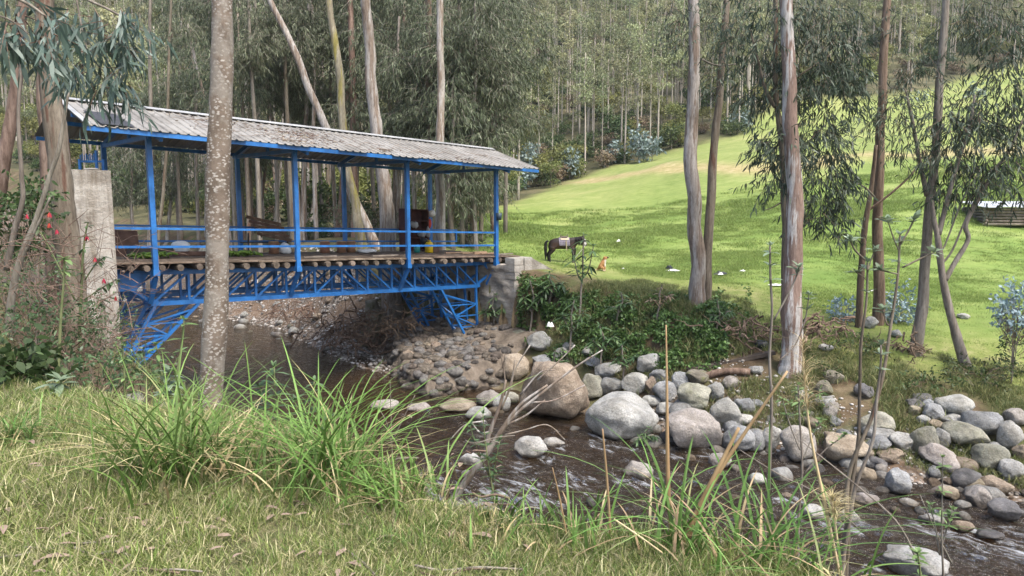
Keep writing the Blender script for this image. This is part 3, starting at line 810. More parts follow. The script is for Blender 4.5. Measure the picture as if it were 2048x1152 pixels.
BOULDERS = [
    (1042, 677, 22, 19, 'olive', 'rounded olive boulder tucked against the right concrete abutment'),
    (1078, 683, 27, 18, 'grey', 'grey oval boulder beside the abutment, under the white plastic scrap'),
    (1029, 737, 29, 28, 'tan', 'tan rounded boulder at the foot of the bridge abutment'),
    (1084, 722, 20, 14, 'blue', 'angular pale grey stone wedged on top of the huge brown boulder'),
    (1103, 786, 74, 64, 'brown', 'huge angular brown boulder at the water below the abutment'),
    (1183, 777, 25, 28, 'olive', 'upright olive boulder leaning on the right side of the huge brown boulder'),
    (1222, 774, 24, 17, 'grey', 'small faceted grey stone above the broad cracked boulder'),
    (1270, 770, 27, 23, 'pale', 'bright pale round boulder above the broad cracked boulder'),
    (1242, 838, 72, 47, 'grey', 'broad cracked grey boulder standing in the water'),
    (1296, 731, 27, 22, 'grey', 'grey block boulder topmost in the pile under the creeper'),
    (1319, 753, 20, 15, 'blue', 'blue grey stone just below the topmost block boulder'),
    (1331, 785, 26, 21, 'blue', 'smooth blue grey boulder above the flat white stone'),
    (1361, 762, 17, 20, 'blue', 'egg shaped blue grey stone standing upright in the pile'),
    (1394, 756, 27, 18, 'mossy', 'dark mossy boulder beneath the fallen plank'),
    (1388, 796, 34, 27, 'olive', 'round olive boulder with yellow lichen in the pile'),
    (1429, 785, 19, 19, 'grey', 'ball shaped grey stone right of the lichen boulder'),
    (1335, 818, 26, 13, 'pale', 'flat whitish stone lying on the big pinkish boulder'),
    (1382, 863, 59, 43, 'pink', 'large smooth pinkish boulder at the edge of the water'),
    (1452, 831, 30, 33, 'pale', 'tall pale boulder behind the large pinkish one'),
    (1490, 811, 21, 17, 'blue', 'blue grey stone half hidden behind the tan cane'),
    (1483, 839, 24, 13, 'pale', 'flat lichen spotted slab resting on dark grey boulder'),
    (1472, 885, 36, 31, 'blue', 'dark blue grey boulder under the lichen spotted slab'),
    (1060, 896, 34, 22, 'pale', 'white boulder standing alone in midstream'),
    (1107, 887, 22, 9, 'pale', 'flat grey stone in the river behind the white midstream boulder'),
    (1274, 943, 32, 18, 'pink', 'pinkish wedge shaped stone alone in the rapids'),
    (1139, 692, 15, 11, 'pale', 'pale stone half covered by creeper leaves'),
    (1124, 708, 18, 15, 'pale', 'pale stone behind the dark angular boulder top'),
    (1188, 725, 20, 11, 'blue', 'flat blue grey slab under the creeper'),
    (1216, 743, 30, 17, 'grey', 'grey boulder behind the shrub with long leaves'),
    (1180, 704, 18, 10, 'pale', 'small pale stone high in the pile below the creeper'),
    (1303, 804, 19, 11, 'pale', 'small pale stone tucked behind the flat whitish stone'),
    (1301, 772, 12, 18, 'brown', 'narrow brown stone squeezed between two pale boulders'),
    (977, 800, 24, 17, 'pink', 'pinkish slab at the corner of the stone apron'),
    (1004, 808, 18, 18, 'grey', 'grey stone left of the huge brown boulder'),
    (1023, 797, 15, 15, 'olive', 'olive stone touching the left flank of the huge brown boulder'),
    (913, 814, 38, 14, 'tan', 'flat tan rock at the water below the apron'),
    (955, 828, 27, 14, 'grey', 'low grey rock in the water beside the flat tan rock'),
    (838, 817, 24, 9, 'pink', 'low domed pink stone in the dark water'),
    (772, 813, 30, 11, 'pink', 'low wide stone leftmost in the dark pool'),
    (938, 920, 22, 13, 'grey', 'small grey stone in the riffle behind the dead branches'),
    (1511, 888, 19, 25, 'blue', 'narrow blue grey boulder between dark and white boulders'),
    (1544, 878, 19, 28, 'pale', 'upright whitish boulder beside the narrow blue grey one'),
    (1594, 893, 35, 38, 'pink', 'tall pinkish grey boulder left of the broad tan one'),
    (1692, 896, 53, 34, 'tan', 'broad tan boulder behind the brown reed stems'),
    (1753, 850, 34, 22, 'olive', 'pale olive boulder above the broad tan boulder'),
    (1756, 889, 24, 15, 'blue', 'dark faceted stone right of the broad tan boulder'),
    (1803, 888, 23, 21, 'pale', 'knobbly pale boulder left of the tall smooth one'),
    (1851, 882, 28, 35, 'olive', 'tall smooth olive grey boulder in the right pile'),
    (1883, 879, 18, 21, 'grey', 'grey stone squeezed behind the tall smooth boulder'),
    (1865, 826, 22, 18, 'blue', 'light blue wedge shaped stone under the big slab'),
    (1909, 811, 36, 21, 'pale', 'big pale slab crowning the right boulder pile'),
    (1903, 842, 25, 12, 'pale', 'flat pale stone under the crowning slab'),
    (1871, 851, 18, 10, 'brown', 'small brown stone below the light blue wedge'),
    (1842, 798, 20, 9, 'dark', 'dark flat slab topmost left in the right pile'),
    (1829, 808, 17, 9, 'dark', 'dark slab lying under another dark slab'),
    (1829, 822, 12, 10, 'tan', 'small tan cobble below the two dark slabs'),
    (1857, 810, 13, 11, 'blue', 'small slate blue stone beside the dark slabs'),
    (1847, 840, 13, 10, 'grey', 'small grey stone left of the light blue wedge'),
    (1961, 847, 37, 31, 'blue', 'big bluish boulder with brown foot in the right pile'),
    (1930, 871, 42, 26, 'olive', 'long olive boulder slanting down in front of the big bluish one'),
    (2019, 874, 23, 31, 'pale', 'upright pale green grey boulder near the right edge'),
    (2035, 835, 25, 18, 'pink', 'pinkish boulder at the right edge, highest there'),
    (1880, 918, 40, 22, 'pink', 'slanting pinkish brown boulder below the tall smooth one'),
    (1978, 917, 34, 26, 'olive', 'wide olive grey boulder below the upright pale green one'),
    (2022, 941, 25, 23, 'grey', 'round speckled boulder low at the right edge'),
    (1992, 896, 17, 10, 'grey', 'small grey stone between two olive boulders'),
    (2042, 905, 16, 17, 'brown', 'brown stone cut by the right edge'),
    (1778, 913, 29, 14, 'brown', 'flat brown slab on the shingle under the knobbly boulder'),
    (1750, 928, 22, 13, 'dark', 'dark pointed stone on the shingle by the reeds'),
    (1647, 776, 18, 15, 'mossy', 'mossy grey stone on the bank behind the thick trunk'),
    (1667, 754, 19, 15, 'mossy', 'mottled stone on the bank above the mossy grey one'),
    (1728, 785, 20, 15, 'dark', 'dark slanting stone set in the eroded bank'),
    (1651, 696, 15, 8, 'pale', 'white stone in the grass right of the thick trunk'),
    (1741, 647, 14, 13, 'pale', 'pale round stone beside the dark brown trunk'),
    (1792, 668, 11, 9, 'grey', 'grey stone in the grass between the slim trunks'),
    (1926, 633, 12, 6, 'pale', 'lone flat pale stone in the meadow grass'),
    (1514, 740, 16, 9, 'grey', 'grey stone on the bank by the fallen plank'),
    (1795, 966, 25, 27, 'blue', 'angular blue grey block on the gravel bar'),
    (1732, 950, 22, 16, 'brown', 'brown triangular stone at the gravel edge'),
    (1957, 998, 24, 23, 'pink', 'rounded reddish stone on the gravel bar'),
    (2013, 1026, 33, 24, 'dark', 'dark angular rock with white veins by the rapids'),
    (1992, 974, 32, 19, 'brown', 'brown sloping stone above the reddish one'),
    (1926, 1055, 21, 12, 'brown', 'low brown stone in the water before the gravel bar'),
    (1978, 1072, 26, 9, 'dark', 'wet bluish stone awash in the white water'),
    (1627, 1028, 25, 16, 'pale', 'pale stone in the shallows behind the tall cane'),
    (1699, 1034, 21, 16, 'pale', 'pale triangular stone in the shallows right of the tall cane'),
    (1577, 995, 14, 8, 'tan', 'small round tan stone in the shallows'),
    (1514, 962, 18, 14, 'pale', 'pale flat stone in the shallows beyond the reeds'),
    (1563, 952, 22, 15, 'grey', 'grey stone at the waterline under the tall pinkish boulder'),
    (1438, 925, 24, 17, 'pink', 'flat pink stone at the waterline below the dark blue boulder'),
    (1828, 1132, 60, 29, 'grey', 'large half sunk boulder at the lower right near the bank'),
    (1863, 1040, 23, 12, 'grey', 'grey stone at the gravel edge before the rapids'),
    (1730, 999, 26, 12, 'pink', 'pink flat stone at the tip of the gravel bar'),
    (1817, 1007, 18, 7, 'pale', 'thin pale stone lying flat on the gravel bar'),
    (1927, 1013, 17, 9, 'grey', 'small grey stone left of the reddish rounded one'),
    (1895, 988, 21, 14, 'tan', 'tan angular stone in the middle of the gravel bar'),
]
for i, (px, py, rx, ry, k, lab) in enumerate(BOULDERS):
    ang = k in ('brown', 'dark') or 'angular' in lab or 'block' in lab or 'wedge' in lab
    boulder(px, py, rx * 1.08, ry * 1.08, k, lab, cuts=12 if ang else (8 if rx > 30 else 6), rough=.26 if ang else .20,
            tilt={'long olive boulder slanting': .35}.get(lab[:27], .45 if 'slanting' in lab else 0.0))
p_ = at(265, 806, 8.6); V, Fc = rock_shape(71, .16, .15, .15)
tag(link('boulder', np_mesh('boulder', V, [Fc], True, [SM['pale']]), None, (p_[0], p_[1], p_[2])), 'pale rounded rock on the near bank behind the tall grass clump', 'boulder', 'boulders along the river')

# --- cobbles
COB = []
for k in range(14):
    kinds = ['grey', 'pale', 'blue', 'pink', 'brown', 'grey', 'tan', 'dark', 'pale', 'olive', 'grey', 'brown', 'blue', 'pink']
    V, Fc = rock_shape(300 + k, 1, RNG.uniform(.7, .95), RNG.uniform(.5, .8), .2, 3, ICO2)
    COB.append(np_mesh('cobble', V, [Fc], True, [SM[kinds[k]]]))
def scatter_cobbles(n, tr, sr, size, label, group, seed, keep=lambda t, s, x, y: True, zoff=.25):
    r = np.random.RandomState(seed); k = 0; tries = 0
    while k < n and tries < n * 30:
        tries += 1
        t, s_ = r.uniform(*tr), r.uniform(*sr)
        p = B(t, s_)
        if not keep(t, s_, p[0], p[1]): continue
        sc = size[0] * (size[1] / size[0]) ** (r.rand() ** 1.6)
        z = g(p[0], p[1])
        o = link('cobble', COB[r.randint(len(COB))], None, (p[0], p[1], z + sc * zoff), (r.uniform(-.3, .3), r.uniform(-.3, .3), r.uniform(0, 6.3)), sc)
        tag(o, label, 'cobble', group); k += 1
scatter_cobbles(105, (6.6, 12.2), (-16, -4.6), (.07, .30), 'river cobble on the gravel bar beyond the bridge', 'cobbles beyond the bridge', 1,
                lambda t, s, x, y: t < T_FW(s) + 3.2 + .5 * (s < -8))
scatter_cobbles(35, (6.5, 14), (-45, -16), (.15, .45), 'river cobble far upstream on the left', 'cobbles far upstream', 2, lambda t, s, x, y: t < T_FW(s) + 5)
scatter_cobbles(80, (7.4, 10.5), (10.8, 17.5), (.04, .16), 'cobble on the gravel bar at the lower right', 'cobbles on the right gravel bar', 3, lambda t, s, x, y: T_FW(s) - .5 < t < T_FW(s) + 1.5)
scatter_cobbles(75, (6.6, 10.6), (3.6, 17), (.12, .34), 'grey stone wedged between the big boulders of the right bank', 'stones between the boulders', 4, lambda t, s, x, y: T_FW(s) + .05 < t < T_FW(s) + 2.3, .15)
scatter_cobbles(45, (7.6, 11.4), (8.5, 18.5), (.14, .40), 'grey stone half buried in the right bank between larger boulders', 'stones in the right bank', 14, lambda t, s, x, y: T_FW(s) + .3 < t < T_FW(s) + 2.8, .12)
rz_ = np.random.RandomState(21)
for k in range(26):
    px, py = rz_.uniform(880, 1960), rz_.uniform(900, 1075)
    if py > 900 + (px - 880) * .12 + 110 or py < 870 + max(0, px - 1100) * .16: continue
    p_ = onz(px, py, WATER_Z - .02); sc = rz_.uniform(.07, .17)
    tag(link('cobble', COB[rz_.randint(len(COB))], None, p_, (rz_.uniform(-.3, .3), rz_.uniform(-.3, .3), rz_.uniform(0, 6.3)), sc), 'small wet stone breaking the surface of the riffle', 'cobble', 'stones in the riffle')
# bed and bar shingle too small to count
def shingle(name, n, tr, sr, size, seed, label):
    r = np.random.RandomState(seed); mb = MB()
    V0, F0 = _ico(1)
    t, s_ = r.uniform(*tr, n), r.uniform(*sr, n)
    x, y = P0[0] + BV[0] * t + DV[0] * s_, P0[1] + BV[1] * t + DV[1] * s_
    ok = (t > T_NW(s_) + .2) & (t < T_FT(s_) - .6)
    x, y = x[ok], y[ok]; n = len(x)
    z = ground_z(x, y)
    sc = size[0] * (size[1] / size[0]) ** (r.rand(n) ** 2)
    a = r.uniform(0, 6.3, n)
    W = V0[None] * np.stack([sc, sc * r.uniform(.6, 1, n), sc * r.uniform(.4, .7, n)], -1)[:, None]
    W = np.stack([W[..., 0] * np.cos(a)[:, None] - W[..., 1] * np.sin(a)[:, None], W[..., 0] * np.sin(a)[:, None] + W[..., 1] * np.cos(a)[:, None], W[..., 2]], -1)
    W += np.stack([x, y, z + sc * .2], -1)[:, None]
    Fa = (F0[None] + (np.arange(n) * len(V0))[:, None, None]).reshape(-1, 3)
    o = link(name, np_mesh(name, W.reshape(-1, 3), [Fa], True, [MAT['shingle']]))
    return tag(o, label, 'gravel', kind='stuff')
m, nt, bs, out = nmat('shingle')
_wn = nt.nodes.new('ShaderNodeTexWhiteNoise'); _wn.noise_dimensions = '1D'
nt.links.new(nt.nodes.new('ShaderNodeNewGeometry').outputs['Random Per Island'], _wn.inputs['W'])
nt.links.new(ramp(nt, _wn.outputs['Value'], [(0, (.10, .085, .07)), (.35, (.21, .19, .165)), (.7, (.33, .31, .28)), (1, (.5, .48, .45))]), bs.inputs['Base Color'])
bs.inputs['Roughness'].default_value = .8
MAT['shingle'] = m
shingle('gravel', 5200, (6.2, 11), (8, 19), (.018, .07), 5, 'loose gravel between the boulders on the right')
shingle('gravel', 4200, (5.8, 12), (-18, 2), (.03, .11), 6, 'loose gravel on the bar beyond the bridge')

# --- far abutment: rough concrete with board courses
def concrete(name, dark=1.0, stain=.5, drip=False):
    m, nt, bs, out = nmat(name)
    c = ramp(nt, noise_fac(nt, 1.6, coord='World', detail=9, rough=.7), [(.3, (.19 * dark, .17 * dark, .145 * dark)), (.5, (.31 * dark, .285 * dark, .25 * dark)), (.7, (.43 * dark, .41 * dark, .37 * dark))])
    st = ramp(nt, noise_fac(nt, 2.0, stretch=(.7, .7, 2.6), coord='World', detail=8), [(.40, (.5, .45, .39)), (.58, (1, 1, 1))])
    c = mixc(nt, stain, c, st, 'MULTIPLY')
    if drip:
        dp = ramp(nt, noise_fac(nt, 3.5, stretch=(1.6, 1.6, .16), coord='World', detail=6), [(.40, (.62, .58, .52)), (.52, (1, 1, 1)), (.66, (1.2, 1.2, 1.18))])
        c = mixc(nt, .8, c, dp, 'MULTIPLY')
    nt.links.new(c, bs.inputs['Base Color']); bs.inputs['Roughness'].default_value = .9; bs.inputs['Specular IOR Level'].default_value = .15
    bump(nt, bs, noise_fac(nt, 9, coord='World', detail=10, rough=.72), .8, .06)
    return m
MAT['conc'], MAT['conc_pale'] = concrete('rough_concrete', 1.05, .6), concrete('pale_concrete', 1.12, .35)
def wall_face(mb, o, u, v, n, nu, nv, amp, seed):
    """a bumpy rectangle at o spanned by u, v, pushed along n"""
    a, b = np.meshgrid(np.linspace(0, 1, nu), np.linspace(0, 1, nv))
    P = o + a[..., None] * u + b[..., None] * v
    L, H_ = np.linalg.norm(u), np.linalg.norm(v)
    k = amp * (fbm(a * L * 2.2 + seed, b * H_ * 2.2, seed, 5) + .5 * fbm(a * L * 1.2, b * H_ * 9 + seed, seed, 3))
    edge = np.minimum(np.minimum(a, 1 - a) * nu, np.minimum(b, 1 - b) * nv)
    P = P + n * (k * np.clip(edge / 2, 0, 1))[..., None]
    i, j = np.meshgrid(np.arange(nv - 1), np.arange(nu - 1), indexing='ij')
    q = np.stack([i * nu + j, i * nu + j + 1, (i + 1) * nu + j + 1, (i + 1) * nu + j], -1).reshape(-1, 4)
    if np.dot(np.cross(u, v), n) < 0: q = q[:, ::-1]
    mb.add(P.reshape(-1, 3), [q])
abut = empty('bridge_abutment', B(12, -1.7, -3.6), 'rough concrete abutment under the right end of the bridge', 'abutment')
BH = np.array([BV[0], BV[1], 0.0])
za = -3.9
def Bz(t, s_, z):
    p = B(t, s_); return np.array([p[0], p[1], z])
mb = MB()
top = B(11.5, 0, -.28)[2]
wall_face(mb, Bz(10.95, -4.5, za), DV * 5.5, UP * (top - za), -BH, 70, 50, .11, 3.0)
wall_face(mb, Bz(10.95, 1.0, za), BH * .75, UP * (top - za), DV, 30, 50, .08, 8.0)
wall_face(mb, Bz(10.95, -4.5, za), BH * .75, UP * (top - za), -DV, 12, 20, .05, 9.0)
wall_face(mb, Bz(10.95, -4.5, top), DV * 5.5, BH * .75, UP, 24, 12, .02, 1.0)
mb.build('wall', MAT['conc'], abut, smooth=True)
for k, (z0, z1, s0) in enumerate([(-.72, -.02, .93), (-.02, 0, 0)][:1]):
    for j in range(3):
        zz = top + .27 - .24 * (j + 1)
        mb = MB(); mb.box(Bz(11.15, .80, zz + .12) , .42 + .03 * (j % 2), .46 + .02 * j, .225, BH, DV, UP); mb.build('concrete_block', MAT['conc_pale'], abut)
mb = MB(); mb.box(Bz(11.55, .82, top + .02), .36, .50, .50, BH, DV, UP); mb.build('cap_block', MAT['conc_pale'], abut)
mb = MB()                                           # wing wall falling away to the meadow
c = []
for z_ in (-3.2, 0):
    for (t, s_) in ((11.74, .62), (14.3, .85), (14.3, 1.2), (11.74, 1.05)):
        zt = top + .24 if t < 13 else top - .95
        c.append(Bz(t, s_, z_ if z_ < 0 else zt))
mb.hexa(c)
wall_face(mb, Bz(11.74, 1.06, -3.4), BH * 2.5 + DV * .15, UP * (top + 2.4), DV, 30, 30, .07, 4.0)
mb.build('wing_wall', MAT['conc'], abut)
# --- stone apron in front of the abutment: every stone its own piece
apron = empty('stone_apron', Bz(8.8, -1, -3.7), 'sloping apron of mortared cobbles below the bridge strut', 'masonry')
mb = MB()
u = np.linspace(0, 1, 40)
a_, b_ = np.meshgrid(np.linspace(6.35, 10.98, 34), np.linspace(-4.2, 2.75, 46), indexing='ij')
_jn = .5 * fbm(a_ * .9, b_ * .9, 5.0) - .55 * np.clip(.9 - b_, 0, 5)
edge = np.minimum(sstep(6.35, 6.75, a_ + _jn), sstep(2.75, 2.35, b_ + np.maximum(_jn, -.3)))
zz = -3.98 + edge * (.70 + .13 * np.clip(a_ - 7, 0, 4) + .05 * fbm(a_ * 3, b_ * 3, 2))
zz += np.where(a_ > 9.6, .25 * sstep(9.6, 10.8, a_), 0)
xx, yy = P0[0] + BV[0] * a_ + DV[0] * b_, P0[1] + BV[1] * a_ + DV[1] * b_
i, j = np.meshgrid(np.arange(33), np.arange(45), indexing='ij')
mb.add(np.stack([xx, yy, zz], -1).reshape(-1, 3), [np.stack([i * 46 + j, i * 46 + j + 1, (i + 1) * 46 + j + 1, (i + 1) * 46 + j], -1).reshape(-1, 4)[:, ::-1]])
MAT['mortar'] = mat_noise('apron_mud', [(.3, (.075, .06, .045)), (.5, (.13, .105, .08)), (.7, (.20, .17, .135))], 3, rough=.9, bmp=.8, bscale=9, bdist=.06, coord='World')
mb.build('mortar', MAT['mortar'], apron, smooth=True)
def apron_z(t, s_):
    jn = .5 * float(fbm(np.array([t * .9]), np.array([s_ * .9]), 5.0)[0]) - .55 * max(0, .9 - s_)
    e = min(float(sstep(6.35, 6.75, t + jn)), float(sstep(2.75, 2.35, s_ + max(jn, -.3))))
    return -3.98 + e * (.70 + .13 * max(0, min(4, t - 7))) + (.25 * float(sstep(9.6, 10.8, t)) if t > 9.6 else 0)
acobs = []
for k in range(7):
    V, Fc = rock_shape(500 + k, 1, .85, .62, .18, 3, ICO2)
    acobs.append(np_mesh('stone', V, [Fc], True, [SM[['apron1', 'apron2', 'brown', 'apron1', 'apron2', 'apron3', 'apron1'][k]]]))
ra = np.random.RandomState(9); pts = []
tries = 0
while len(pts) < 205 and tries < 9000:
    tries += 1
    t, s_ = ra.uniform(6.35, 10.8), ra.uniform(-3.9, 2.75)
    if s_ > 1.1 and t > 9.9: continue
    if t - .55 * max(0, .9 - s_) < 6.2: continue
    rr = ra.uniform(.11, .17) if ra.rand() < .5 else ra.uniform(.17, .26)
    if any((t - a) ** 2 + (s_ - b) ** 2 < (.70 * (rr + c_)) ** 2 for a, b, c_ in pts): continue
    pts.append((t, s_, rr))
k = 0; tries = 0
while k < 95 and tries < 8000:                        # stones stacked in the steep rim
    tries += 1
    t, s_ = ra.uniform(6.3, 10.0), ra.uniform(-3.0, 2.8)
    zz_ = apron_z(t, s_)
    if not -3.96 < zz_ < -3.36 or (s_ > 1.1 and t > 9.9): continue
    pts.append((t, s_, ra.uniform(.14, .25))); k += 1
for (t, s_, rr) in pts:
    p = Bz(t, s_, apron_z(t, s_) + rr * .08)
    link('stone', acobs[ra.randint(7)], apron, p - WORLD_AT[apron.name], (ra.uniform(-.25, .25), ra.uniform(-.25, .25), ra.uniform(0, 6.3)), rr)
# --- left tower pillar
pil_c = at(183, 520, 16.25)
ztop = at(183, 340, 16.0)[2]
zb = g(pil_c[0], pil_c[1]) - .3
pillar = empty('bridge_pillar', (pil_c[0], pil_c[1], zb), 'tall grey concrete pillar at the left end of the bridge', 'pillar')
mb = MB()
hw, hd = .41, .36
for (o_, u_, n_, sd) in ((-hw * BH + hd * DV, BH * 2 * hw, DV, 1.0), (hw * BH + hd * DV, -DV * 2 * hd, BH, 2.0), (hw * BH - hd * DV, -BH * 2 * hw, -DV, 3.0), (-hw * BH - hd * DV, DV * 2 * hd, -BH, 4.0)):
    zmid = -1.0
    wall_face(mb, np.array([pil_c[0], pil_c[1], zb]) + o_, u_, UP * (zmid - zb), n_, 18, 40, .05, sd)
    wall_face(mb, np.array([pil_c[0], pil_c[1], zmid]) + o_, u_, UP * (ztop - zmid), n_, 14, 50, .012, sd + 5)
wall_face(mb, np.array([pil_c[0], pil_c[1], ztop]) - hw * BH - hd * DV, BH * 2 * hw, DV * 2 * hd, UP, 10, 10, .02, 6.0)
MAT['pillar'] = concrete('pillar_concrete', 1.15, .35, drip=True)
mb.build('shaft', MAT['pillar'], pillar, smooth=True)
mb = MB(); V, Fc = rock_shape(77, .17, .12, .035, .1, 2, ICO2); mb.add(V + np.array([pil_c[0], pil_c[1], ztop + .03]) + BH * .12, [Fc]); mb.build('loose_slab', MAT['conc_pale'], pillar)
# blue gate standing behind the pillar, its spikes show above it
gate = empty('entrance_gate', Bz(-1.25, -.75, B(-1.2, 0)[2]), 'blue steel gate with spiked top behind the left pillar', 'gate')
zg = B(-1.2, 0)[2]; gtop = at(183, 318, 16.9)[2]
gp = at(160, 330, 17.0); gq = at(207, 330, 17.0)
ga, gb = np.array([gp[0], gp[1], zg]), np.array([gq[0], gq[1], zg])
gu = (gb - ga); gl_ = np.linalg.norm(gu); gu = gu / gl_
for z_ in (zg + .15, zg + 1.3, gtop - .05):
    MB().beam(np.array([ga[0], ga[1], z_]), np.array([gb[0], gb[1], z_]), .04, .04).build('gate_rail', MAT['blue'], gate)
for u_ in (0, .72, 1):
    MB().beam(ga + gu * gl_ * u_ + UP * .1, np.array([*(ga + gu * gl_ * u_)[:2], gtop + (.0 if u_ != .72 else .2)]), .05, .05).build('gate_post', MAT['blue'], gate)
for k in range(9):
    p = ga + gu * gl_ * (.04 + .66 * k / 8)
    MB().beam(np.array([p[0], p[1], gtop - .08]), np.array([p[0], p[1], gtop + .10 + .03 * (k % 2)]), .018, .018).build('spike', MAT['blue'], gate)
# ================================================================== leaves and trees
def unit(v): return v / np.maximum(np.linalg.norm(v, axis=-1, keepdims=True), 1e-9)
def leaf_geo(P, Dr, L, W, r, bend=.25, lo=False, curl=None):
    n = len(P)
    sd = unit(np.cross(Dr, unit(r.normal(size=(n, 3)))))
    L = np.broadcast_to(L, (n,))[:, None]; W = np.broadcast_to(W, (n,))[:, None]
    bd = unit(r.normal(size=(n, 3)) * .6 + np.array([0, 0, -1.0])) * L * bend
    if lo:
        V = np.stack([P, P + Dr * L * .45 + sd * W * .5, P + Dr * L + bd * .5, P + Dr * L * .45 - sd * W * .5], 1)
        q = np.arange(n)[:, None] * 4 + np.array([0, 1, 2, 3])
        return V.reshape(-1, 3), [q]
    m1, m2 = P + Dr * L * .33 + bd * .08, P + Dr * L * .68 + bd * .42
    V = np.stack([P, m1 + sd * W * .5, m1 - sd * W * .5, m2 + sd * W * .40, m2 - sd * W * .40, P + Dr * L + bd], 1)
    b = np.arange(n)[:, None] * 6
    return V.reshape(-1, 3), [b + np.array([0, 1, 2]), b + np.array([3, 5, 4]), b + np.array([1, 3, 4, 2])]
def foliage(blobs, seed, per=9, slen=.55, L=.16, W=.022, down=1.0, lo=False, hollow=.25, spread=.55):
    """sprays of hanging leaves spread through ellipsoids [(centre, radii, sprays)]; returns leaf verts/faces and twig start/end"""
    r = np.random.RandomState(seed)
    C, E = [], []
    for (c, rad, n) in blobs:
        d = unit(r.normal(size=(n, 3))); u = (hollow + (1 - hollow) * r.rand(n) ** .6)[:, None]
        C.append(np.asarray(c) + d * u * np.asarray(rad)); E.append(d)
    C, E = np.concatenate(C), np.concatenate(E)
    n = len(C)
    tw = unit(E * np.array([1, 1, .2]) + r.normal(size=(n, 3)) * .35 + np.array([0, 0, -.35 * down]))
    ln = slen * r.uniform(.6, 1.3, n)
    u = (np.arange(per) + .5)[None] / per + r.uniform(-.05, .05, (n, per))
    P = C[:, None] + tw[:, None] * (u * ln[:, None])[..., None] + np.array([0, 0, -.25])[None, None] * (u ** 2 * ln[:, None] * down)[..., None]
    P = P.reshape(-1, 3)
    Dr = unit(np.repeat(tw, per, 0) * .45 + r.normal(size=(n * per, 3)) * spread + np.array([0, 0, -1.0]) * down)
    V, Fs = leaf_geo(P, Dr, L * r.uniform(.6, 1.25, n * per), W * r.uniform(.7, 1.3, n * per), r, lo=lo)
    return V, Fs, C, C + tw * ln[:, None] + np.array([0, 0, -.25]) * ln[:, None] * down
def twig_geo(A_, B_, w):
    n = len(A_)
    d = unit(B_ - A_); s1 = unit(np.cross(d, np.array([.3, .2, .9]))) * w; s2 = np.cross(d, s1)
    V = np.stack([A_ + s1, A_ - s1 * .5 + s2 * .86, A_ - s1 * .5 - s2 * .86, B_], 1).reshape(-1, 3)
    b = np.arange(n)[:, None] * 4
    return V, [b + np.array([0, 1, 3]), b + np.array([1, 2, 3]), b + np.array([2, 0, 3])]

def bark(name, cols, streak=(5, 5, .35), scale=2.0, patch=None, patch_at=(.5, .56), patch_stretch=(2.2, 2.2, .25), bmp=.5, var=.12, rough=.8):
    m, nt, bs, out = nmat(name)
    c = ramp(nt, noise_fac(nt, scale, streak, 8, 'World', rough=.65), cols)
    if patch:
        k = ramp(nt, noise_fac(nt, 2.4, patch_stretch, 7, 'World', rough=.6), [(patch_at[0], (0, 0, 0)), (patch_at[1], (1, 1, 1))])
        c = mixc(nt, k, c, ramp(nt, noise_fac(nt, 5, streak, 6, 'World'), patch))
    fine = ramp(nt, noise_fac(nt, 22, (1, 1, .25), 5, 'World', rough=.7), [(.33, (.5, .47, .44)), (.52, (1, 1, 1)), (.7, (1.15, 1.15, 1.12))])
    c = mixc(nt, .75, c, fine, 'MULTIPLY')
    c = vary(nt, c, var, 'object', .01)
    nt.links.new(c, bs.inputs['Base Color']); bs.inputs['Roughness'].default_value = rough; bs.inputs['Specular IOR Level'].default_value = .2
    bump(nt, bs, noise_fac(nt, 16, (1, 1, .18), 7, 'World', rough=.7), bmp, .03)
    return m
BK = {
    'pale': bark('bark_pale', [(.3, (.17, .14, .115)), (.45, (.27, .24, .21)), (.62, (.38, .355, .325))], patch=[(.3, (.14, .105, .08)), (.7, (.25, .20, .155))], patch_at=(.50, .55)),
    'white': bark('bark_white', [(.3, (.24, .225, .205)), (.5, (.36, .345, .325)), (.7, (.47, .46, .445))], patch=[(.3, (.13, .09, .07)), (.7, (.23, .17, .135))], patch_at=(.46, .51), bmp=.25),
    'brown': bark('bark_brown', [(.3, (.075, .05, .035)), (.5, (.16, .11, .08)), (.7, (.27, .20, .15))], bmp=.9),
    'red': bark('bark_red', [(.3, (.085, .058, .044)), (.5, (.165, .118, .09)), (.7, (.26, .20, .16))], bmp=1.0),
    'tan': bark('bark_tan', [(.3, (.095, .077, .056)), (.5, (.16, .135, .10)), (.7, (.235, .205, .16))], bmp=.6, patch=[(.3, (.085, .05, .032)), (.7, (.16, .10, .07))], patch_at=(.56, .62)),
    'yellow': bark('bark_yellow', [(.3, (.16, .13, .09)), (.5, (.25, .215, .155)), (.7, (.34, .305, .24))], patch=[(.3, (.20, .165, .055)), (.7, (.30, .25, .08))], patch_at=(.50, .60)),
    'grey': bark('bark_grey', [(.3, (.10, .085, .068)), (.5, (.19, .165, .135)), (.7, (.29, .26, .22))], bmp=.6),
}
